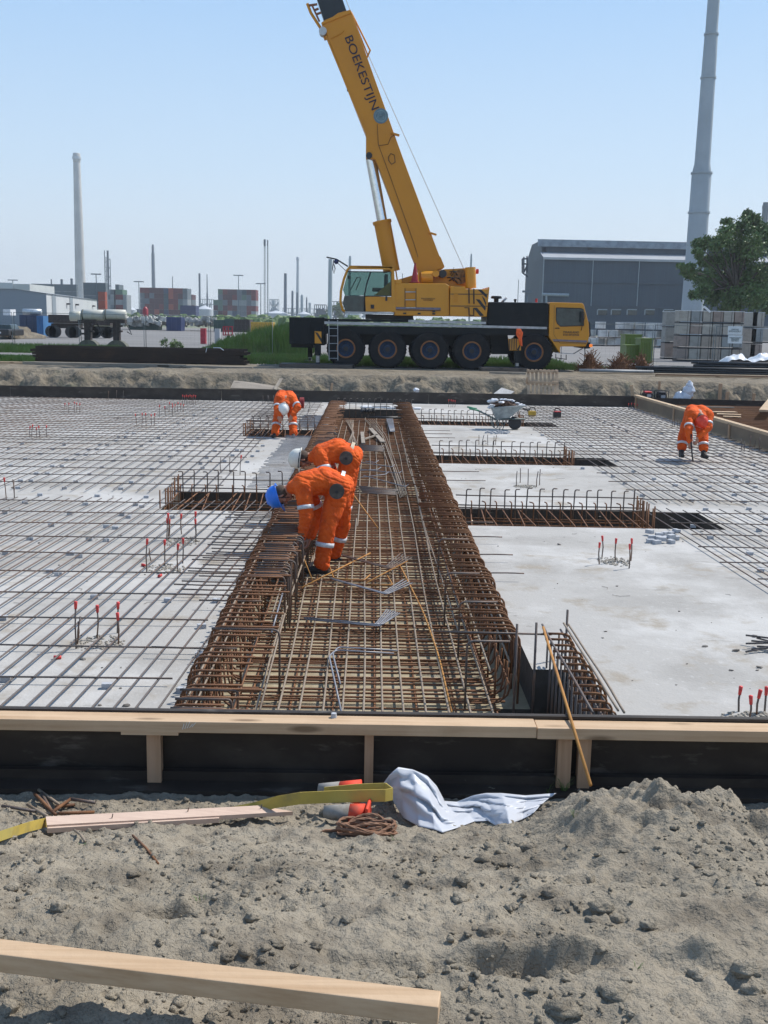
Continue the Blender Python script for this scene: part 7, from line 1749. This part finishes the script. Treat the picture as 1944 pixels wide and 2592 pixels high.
    def stack(x, Y, prof, label, m, name='chimney', cat='chimney', n=28, extra=None, xt=None):
        """prof: (width px, y px) from top to bottom"""
        c = D(x, 800, Y); t = thing(name, label, cat, (c.x, Y, ZG)); s = Y / FPX; pr = [(w / 2 * s, D(x, y, Y).z - ZG) for w, y in prof]; pr.append((pr[-1][0], 0)); pr = pr[::-1]
        MB().lathe(pr, (c.x, Y, ZG), 'Z', n).build('shaft', m, t, True)
        return t, c, s
    # x given at the base (level of the horizon)
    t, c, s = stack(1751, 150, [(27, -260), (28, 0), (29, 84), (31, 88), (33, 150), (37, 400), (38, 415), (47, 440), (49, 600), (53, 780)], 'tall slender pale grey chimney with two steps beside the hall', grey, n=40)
    for y in (86, 438, 538, 196): z = D(1751, y, 150).z; w = {86: 31, 438: 48, 538: 50, 196: 34}[y]; MB().lathe([(w / 2 * s + .02, z - .12), (w / 2 * s + .10, z - .12), (w / 2 * s + .10, z + .12), (w / 2 * s + .02, z + .12)], (c.x, 150, 0), 'Z', 36, caps=False).build('flange', grey, t, True)
    t, c, s = stack(206, 900, [(16, 388), (18, 390), (18, 410), (16, 411), (17, 414), (25, 717), (26, 800)], 'tall pale concrete chimney at the left of the skyline', conc, n=32)
    z = D(206, 400, 900).z; MB().lathe([(3.3, z - 1), (3.6, z - 1), (3.6, z + 1), (3.3, z + 1)], (c.x, 900, 0), 'Z', 28, caps=False).build('flange', palec, t, True)
    stack(390, 900, [(4, 619), (6, 625), (6, 640), (8, 642), (9, 722)], 'dark slim chimney above the left container pile', dark)
    stack(506, 700, [(5, 692), (5, 770), (6, 790)], 'dark slim chimney between the two container piles', dark)
    stack(525, 700, [(2, 694), (3, 740), (4, 745), (5, 790)], 'thin pointed pole chimney right of the dark slim one', dark)
    stack(438, 650, [(2, 700), (2.5, 800)], 'thin pole behind the left container pile', dark, 'pole', 'pole')
    stack(753, 800, [(5.5, 650), (8, 652), (8, 658), (6, 659), (8.5, 780)], 'pale tall chimney with a collar in the refinery', palec)
    stack(722, 650, [(7, 692), (8, 780)], 'dark round column with a railing on top in the refinery', dark, 'refinery_column', 'column')
    stack(740, 650, [(4, 736), (5.5, 740), (5.5, 800)], 'short dark column left of the pale refinery chimney', dark, 'refinery_column', 'column')
    stack(752, 640, [(5, 740), (5.5, 742), (6, 800)], 'dark column in front of the pale refinery chimney', dark, 'refinery_column', 'column')
    stack(764, 640, [(5, 746), (7, 752), (7, 800)], 'bluish column right of the pale refinery chimney', grey, 'refinery_column', 'column')
    stack(776, 640, [(2.5, 752), (3.5, 760), (3.5, 800)], 'thin dark refinery column, second from the right end', dark, 'refinery_column', 'column')
    stack(784, 640, [(6, 766), (8, 769), (6, 772), (7, 800)], 'white stubby refinery column at the right end', palec, 'refinery_column', 'column')
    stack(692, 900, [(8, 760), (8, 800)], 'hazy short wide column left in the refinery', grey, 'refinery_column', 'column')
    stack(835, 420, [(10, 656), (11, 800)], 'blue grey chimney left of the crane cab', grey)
    stack(884, 450, [(5, 648), (6.5, 655), (6.5, 800)], 'slim blue grey chimney seen through the crane cab', grey)
    stack(1188, 430, [(3.5, 642), (5, 660), (5, 800)], 'slim blue grey chimney behind the crane counterweight', grey)
    stack(1916, 420, [(14, 512), (14, 519), (17, 520), (17, 527), (15, 530), (20, 790)], 'blue grey chimney with dark collar behind the big tree', dark)
    stack(1309, 350, [(1.6, 708), (2, 800)], 'thin pole right of the counterweight', dark, 'pole', 'pole')
    stack(133, 500, [(3, 707), (3.5, 800)], 'thin pole above the white warehouse', dark, 'pole', 'pole')
    stack(159, 500, [(6, 707), (6, 800)], 'short dark vent above the white warehouse, left one', dark, 'roof_vent', 'vent')
    stack(184, 500, [(6, 705), (6, 800)], 'short dark vent above the white warehouse, right one', dark, 'roof_vent', 'vent')
    # twin framed stack
    c = D(273, 800, 700); t = thing('framed_stack', 'group of thin steel chimneys in a lattice frame right of the tall chimney', 'chimney', (c.x, 700, ZG)); s = 700 / FPX
    for (x, y, w) in ((-4.5, 634, 2.2), (2.5, 634, 3), (5, 634, 2), (-1, 650, 2), (9, 656, 2)): MB().cyl((c.x + x * s, 700, ZG), (c.x + x * s - 0, 700, D(273, y, 700).z), w / 2 * s, n=10).build('flue', dark, t, True)
    b = MB()
    for k in range(12): z = ZG + 4 + k * 2.8; b.tube([(c.x - 5 * s, 700, z), (c.x + 9 * s, 700, z + (2.6 if k % 2 else 0))], .22, 4)
    b.build('lattice', dark, t)
    # lattice masts
    for (x, yt, w, Y, l) in ((670, 606, 1.5, 500, 'tall lattice mast, left one of the pair'), (677.5, 607, 1.1, 500, 'tall lattice mast, thinner right one of the pair')):
        c = D(x, 800, Y); s = Y / FPX; top = D(x, yt, Y).z; t = thing('lattice_mast', l, 'mast', (c.x, Y, ZG)); b = MB()
        for u in (-1, 1): b.tube([(c.x + u * w * s, Y, ZG), (c.x + u * w * s * .8, Y, top)], .14, 4)
        n = 34
        for k in range(n): z0 = ZG + (top - ZG) * k / n; z1 = ZG + (top - ZG) * (k + 1) / n; b.tube([(c.x - w * s * (-1) ** k, Y, z0), (c.x + w * s * (-1) ** k, Y, z1)], .08, 4)
        b.build('frame', dark, t)
        MB().cyl((c.x, Y, top - 3), (c.x, Y, top), w * s * 1.1, n=8).build('antenna', dark, t)
        if x == 670: MB().cyl((c.x, Y, top - 3), (c.x, Y, top - 0), .5, n=8).build('antenna', dark, t)
    # lamp masts
    for (x, yt, Y, l) in ((36, 709, 430, 'lamp mast above the warehouse roof at far left'), (246, 694, 330, 'lamp mast before the grey containers'), (353, 713, 400, 'lamp mast at the left edge of the left container pile'), (604, 697, 420, 'lamp mast above the right container pile'), (660, 718, 420, 'lamp mast left of the lattice masts'), (1332, 738, 200, 'street lamp left of the hall')):
        c = D(x, 800, Y); top = D(x, yt, Y).z; t = thing('lamp_mast', l, 'lamp mast', (c.x, Y, ZG)); MB().cyl((c.x, Y, ZG), (c.x, Y, top), .2, .13, 7).build('pole', dark, t); MB().box((c.x, Y, top), (3.6 * Y / 400, .6, .35)).build('lamp_head', dark, t)
    # refinery structures: frames
    def frames(x0, x1, y0, Y, label, m=dark, nx=6, nz=4):
        a, e = D(x0, 800, Y), D(x1, y0, Y); b = MB(); h = e.z - ZG
        for i in range(nx + 1): x = a.x + (e.x - a.x) * i / nx; b.box((x, Y, ZG + h / 2), (.5, .5, h)); 
        for k in range(1, nz + 1): b.box(((a.x + e.x) / 2, Y, ZG + h * k / nz), (e.x - a.x, 2, .5))
        for k in range(14): b.cyl((a.x + (e.x - a.x) * r.random(), Y + 1, ZG + h * r.uniform(0, .5)), (a.x + (e.x - a.x) * r.random(), Y + 1, ZG + h * r.uniform(.3, .9)), r.uniform(.4, .9), n=7)
        t = thing('pipe_rack', label, 'steel structure', (a.x, Y, ZG)); b.build('frame', m, t)
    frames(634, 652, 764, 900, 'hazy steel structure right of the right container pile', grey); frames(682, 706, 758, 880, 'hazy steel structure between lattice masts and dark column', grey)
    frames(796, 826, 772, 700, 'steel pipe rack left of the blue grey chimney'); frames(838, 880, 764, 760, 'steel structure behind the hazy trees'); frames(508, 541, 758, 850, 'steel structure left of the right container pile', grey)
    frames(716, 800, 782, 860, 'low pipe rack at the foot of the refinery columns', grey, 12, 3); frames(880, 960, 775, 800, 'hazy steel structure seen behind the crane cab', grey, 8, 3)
    def tank(x, w, yt, Y, label, m=palec):
        c = D(x, 800, Y); s = Y / FPX; h = D(x, yt, Y).z - ZG; t = thing('storage_tank', label, 'tank', (c.x, Y, ZG)); MB().lathe([(w / 2 * s, 0), (w / 2 * s, h * .75), (.2, h)], (c.x, Y, ZG), 'Z', 30).build('shell', m, t, True)
    tank(330, 32, 776, 500, 'white low tank with a cone roof left of the left container pile'); tank(518, 44, 773, 620, 'wide white tent roofed tank between the container piles'); tank(895, 40, 783, 500, 'white domed tank under the crane cab')
    tank(700, 60, 786, 640, 'low white tank in the refinery'); tank(770, 34, 788, 600, 'low white tank right in the refinery')
    # far tree line
    b = MB(); lf = MATS['tree_leaves']
    for k in range(700):
        x = r.uniform(-60, 2000); Y = r.uniform(230, 330)
        if 180 < x < 540 or 1330 < x < 1800: Y = r.uniform(360, 420)
        if x < 130: continue
        c = D(x, 812, Y); b.ball((c.x, Y, ZG + r.uniform(.2, 1.2)), r.uniform(.9, 1.9), 7, 5, jit=.35)
    tag(b.build('far_scrub', lf), 'low dark green scrub along the far side of the yard', 'scrub', None, 'stuff')
    # warehouse left
    wg = layered('warehouse_grey', (.24, .28, .31), [((.21, .25, .28), .05, .45, .6, .5, (.2, .2, 4))], rough=.6); ww = layered('warehouse_white', (.52, .54, .54), [((.45, .47, .48), .3, .45, .6, .6)], rough=.6)
    t = thing('warehouse', 'low warehouse with grey gable and white side wall at far left', 'building', D(117, 800, 150)); A = D(117, 747, 150); B = D(245, 756, 205); A.z = B.z = (A.z + B.z) / 2
    dirv = (B - A); nrm = Vector((-1, 0, 0)); W = 34; C_ = A + Vector((-W, 0, 0)); Dp = B + Vector((-W, 0, 0)); g = ZG
    zr = D(40, 731, 150).z
    xr = D(40, 731, 150).x
    MB().add([(A.x, A.y, g), (A.x, A.y, A.z), (xr, A.y, zr), (C_.x, A.y, A.z), (C_.x, A.y, g)], [(0, 1, 2, 3, 4)]).build('gable_wall', wg, t)
    zd = g + (A.z - g) * .30
    MB().add([(A.x, A.y, zd), (B.x, B.y, zd), B, A], [(0, 1, 2, 3)]).build('side_wall', ww, t)
    MB().add([(A.x - .3, A.y, g), (B.x - .3, B.y, g), (B.x - .3, B.y, zd), (A.x - .3, A.y, zd)], [(0, 1, 2, 3)]).build('dock_opening', M['black'], t)
    dx = B - A
    MB().add([A + Vector((.2, -.2, 0)), B + Vector((.2, 0, 0)), (xr + dx.x, B.y, zr), (xr, A.y - .2, zr)], [(0, 1, 2, 3)]).add([(xr, A.y - .2, zr), (xr + dx.x, B.y, zr), (C_.x + dx.x, B.y, A.z), (C_.x, A.y - .2, A.z)], [(0, 1, 2, 3)]).build('roof', roof, t)
    for u in (.33, .5, .88): p = A.lerp(B, u); MB().box((p.x + .2, p.y, A.z - 1.2), (.5, .8, .25)).build('wall_lamp', M['black'], t)
    for u in (.08, .38): p, q = A.lerp(B, u), A.lerp(B, u + .06); MB().add([(p.x + .05, p.y, zd), (q.x + .05, q.y, zd), (q.x + .05, q.y, A.z), (p.x + .05, p.y, A.z)], [(0, 1, 2, 3)]).build('wall_panel', wg, t)
    t = thing('shed', 'white flat roofed shed behind the warehouse at the left edge', 'building', D(20, 800, 260)); a, e = D(-60, 800, 260), D(75, 719, 260); MB().box(((a.x + e.x) / 2, 270, (ZG + e.z) / 2), (e.x - a.x, 20, e.z - ZG)).build('wall', ww, t); MB().box(((a.x + e.x) / 2, 259.8, e.z - .5), ((e.x - a.x) * .4, .2, 1.4)).build('fascia', palec, t)
    # containers
    pal = {'r': (.15, .018, .018), 'o': (.33, .06, .025), 'm': (.075, .016, .02), 'g': (.12, .15, .17), 'w': (.26, .29, .31), 't': (.025, .06, .075), 'b': (.025, .05, .10), 'G': (.09, .17, .12), 'n': (.03, .045, .12)}
    cm = {k: layered('container_' + {'r': 'red', 'o': 'orange', 'm': 'maroon', 'g': 'grey', 'w': 'white', 't': 'teal', 'b': 'steel_blue', 'G': 'green', 'n': 'navy'}[k], v, [(tuple(c * .8 for c in v), .4, .45, .6, .7), (tuple(c * .9 for c in v), 2, .5, .6, .8, (3, 3, .05))], rough=.6) for k, v in pal.items()}
    nm = {'r': 'red', 'o': 'orange', 'm': 'maroon', 'g': 'grey', 'w': 'white', 't': 'teal', 'b': 'steel blue', 'G': 'green', 'n': 'navy'}
    me_c = {}
    def cont(k, x, y, z, w, d, h, label, group):
        key = (k, round(w, 2), round(d, 2))
        if key not in me_c:
            b = MB(); b.box((0, 0, h / 2), (w * .97, d, h * .97))
            for sx in (-1, 1):
                for zz in (.02, .98): b.box((sx * w * .47, -d / 2 - .02, h * zz * .97), (.12, .1, .12))
                b.box((sx * w * .12, -d / 2 - .03, h / 2), (.05, .05, h * .9))
            me_c[key] = b.mesh('shipping_container', cm[k])
        tag(place('shipping_container', me_c[key], (x, y, z)), label, 'container', group)
    Y = 560; s = Y / FPX; cw, ch = 2.44, 2.72
    rown = ('bottom', 'second', 'third', 'fourth', 'fifth', 'sixth')
    def pile(x0px, colspec, gname, lab, Y=Y):
        for i, col in enumerate(colspec):
            x = D(x0px, 800, Y).x + i * cw
            for k, ch_ in enumerate(col):
                if ch_ != ' ': cont(ch_, x + cw / 2, Y + 6, ZG + k * ch, cw, 12.2, ch, '%s container end, column %s, %s row, %s' % (nm[ch_], ('one', 'two', 'three', 'four', 'five', 'six', 'seven', 'eight', 'nine', 'ten', 'eleven')[i], rown[k], lab), gname)
    pile(343, ['mg', 'mmgggr', 'grrgmr', 'mmmmgm', 'mommmm', 'tmrmmm', 'nbtttb', 'rmoroo', 'Gmrrrr', 'nmGgmr', 'bmwwgg'], 'left container pile', 'left pile')
    pile(452, ['GnGGo', 'nGGoo', 'gGmgm'], 'left container pile extension', 'low group right of the left pile', 575)
    pile(540, ['mgmG', 'mmGGgG', 'mrmgmr', 'rwrmmm', 'gbmwrm', 'bggwgg', 'gggwGt', 'wrrggm', 'gwrwrr'], 'right container pile', 'right pile')
    for k in range(4): cont('rgwr'[k], D(629, 800, 592).x, 604, ZG + k * ch, cw, 12, ch, '%s container at the right end of the right pile, %s row' % (nm['rgwr'[k]], rown[k]), 'right container pile')
    cont('m', D(530, 800, 580).x, 590, ZG, 6, 6, ch, 'long maroon container at the left foot of the right pile', None)
    # navy stack before the left pile
    for k in range(3): cont('n', D(476, 800, 420).x, 424, ZG + k * 2.1, 6.2, 8, 2.1, '%s navy container of the stack right of the left pile' % ('lowest', 'middle', 'top')[k], 'navy container stack')
    # long grey containers left
    for (x0, x1, yt, yb, n, k0, lab, Yc) in ((80, 194, 720, 800, 5, 'g', 'far grey row left of the tall chimney', 420), (212, 268, 716, 800, 6, 'g', 'grey row right of the tall chimney', 330)):
        a, e = D(x0, 800, Yc), D(x1, yt, Yc); h = (e.z - ZG) / n; m = 2 if x1 - x0 > 100 else 1
        for k in range(n):
            for j in range(m):
                kk = k0 if not (k < 2 and x0 > 200) else k0
                cont(kk, a.x + (e.x - a.x) * (j + .5) / m, Yc + 1.3, ZG + k * h, (e.x - a.x) / m, 2.5, h, 'long grey container, %s level%s, %s' % (rown[k], (', left', ', right')[j] if m > 1 else '', lab), 'grey container rows')
    a = D(250, 800, 320); w = D(268, 800, 320).x - a.x
    for k in range(3): cont('o', a.x + w / 2, 321, ZG + k * 2.5 + 1.2, w, 2.5, 2.5, '%s orange container before the grey row' % ('lowest', 'middle', 'top')[k], 'orange containers before the grey row')
    for i, (px_, spec) in enumerate(((270, 'wgwwgw'), (279, 'wwgwwg'), (292, 'rwrwrGg'), (301, 'rwrwrG'), (311, 'wwwww'))):
        for k, ch_ in enumerate(spec): cont(ch_, D(px_ + 4, 800, 480).x, 486, ZG + k * 2.2, 1.6, 9, 2.2, '%s narrow container end, level %s, %s column by framed chimneys' % (nm[ch_], ('one', 'two', 'three', 'four', 'five', 'six', 'seven')[k], ('first', 'second', 'third', 'fourth', 'fifth')[i]), 'narrow container columns left')
skyline()
# ---------------------------------------------------------------- labels that single out the members of a row
def ordinal(n):
    return '%d%s' % (n, 'th' if 10 <= n % 100 <= 20 else {1: 'st', 2: 'nd', 3: 'rd'}.get(n % 10, 'th'))
def centre(o):
    pts = [ch.matrix_world.translation if False else (wmat(ch) @ Vector(ch.bound_box[0]) + wmat(ch) @ Vector(ch.bound_box[6])) / 2 for ch in ([o] + [c for c in COL.objects if c.parent == o]) if ch.type == 'MESH']
    return sum(pts, Vector()) / len(pts)
def single_out():
    byl = {}
    for o in COL.objects:
        if o.parent is None and o.get('label') and o.get('kind') is None: byl.setdefault(o['label'], []).append(o)
    skip = ('bundle', 'offcut', 'sheaf', 'fan of', 'heap of spare', 'dark bars across', 'grey stack')
    for lab, os_ in byl.items():
        if len(os_) < 2 or any(s in (os_[0].get('group') or '') for s in skip): continue
        cs = [(centre(o), o) for o in os_]
        sx = max(c.x for c, _ in cs) - min(c.x for c, _ in cs); sy = max(c.y for c, _ in cs) - min(c.y for c, _ in cs)
        row = sy > 3 and sx < 1.2
        cs.sort(key=lambda t: t[0].y if row else t[0].x / t[0].y)
        for i, (c, o) in enumerate(cs):
            long_, short = (', %s from the near end', ', %s nearest') if row else (', %s from the left', ', %s leftmost')
            full = lab + long_ % ordinal(i + 1)
            if len(full.split()) > 16: full = lab + short % ordinal(i + 1)
            if len(full.split()) > 16: full = ' '.join(lab.split()[:14]) + short % ordinal(i + 1)
            o['label'] = full
single_out()
# ---------------------------------------------------------------- summer haze
hz = bpy.data.materials.new('haze_air'); hz.use_nodes = True
nt = hz.node_tree; nt.nodes.remove(nt.nodes['Principled BSDF'])
pv = nt.nodes.new('ShaderNodeVolumePrincipled'); pv.inputs['Color'].default_value = (.86, .92, 1, 1); pv.inputs['Density'].default_value = 0.0003; pv.inputs['Anisotropy'].default_value = 0.2
nt.links.new(pv.outputs[0], nt.nodes['Material Output'].inputs['Volume'])
MB().box((0, 1400, 74), (6000, 3100, 152)).build('haze', hz, None, kind='stuff', label='pale summer haze over the plain', category='haze')
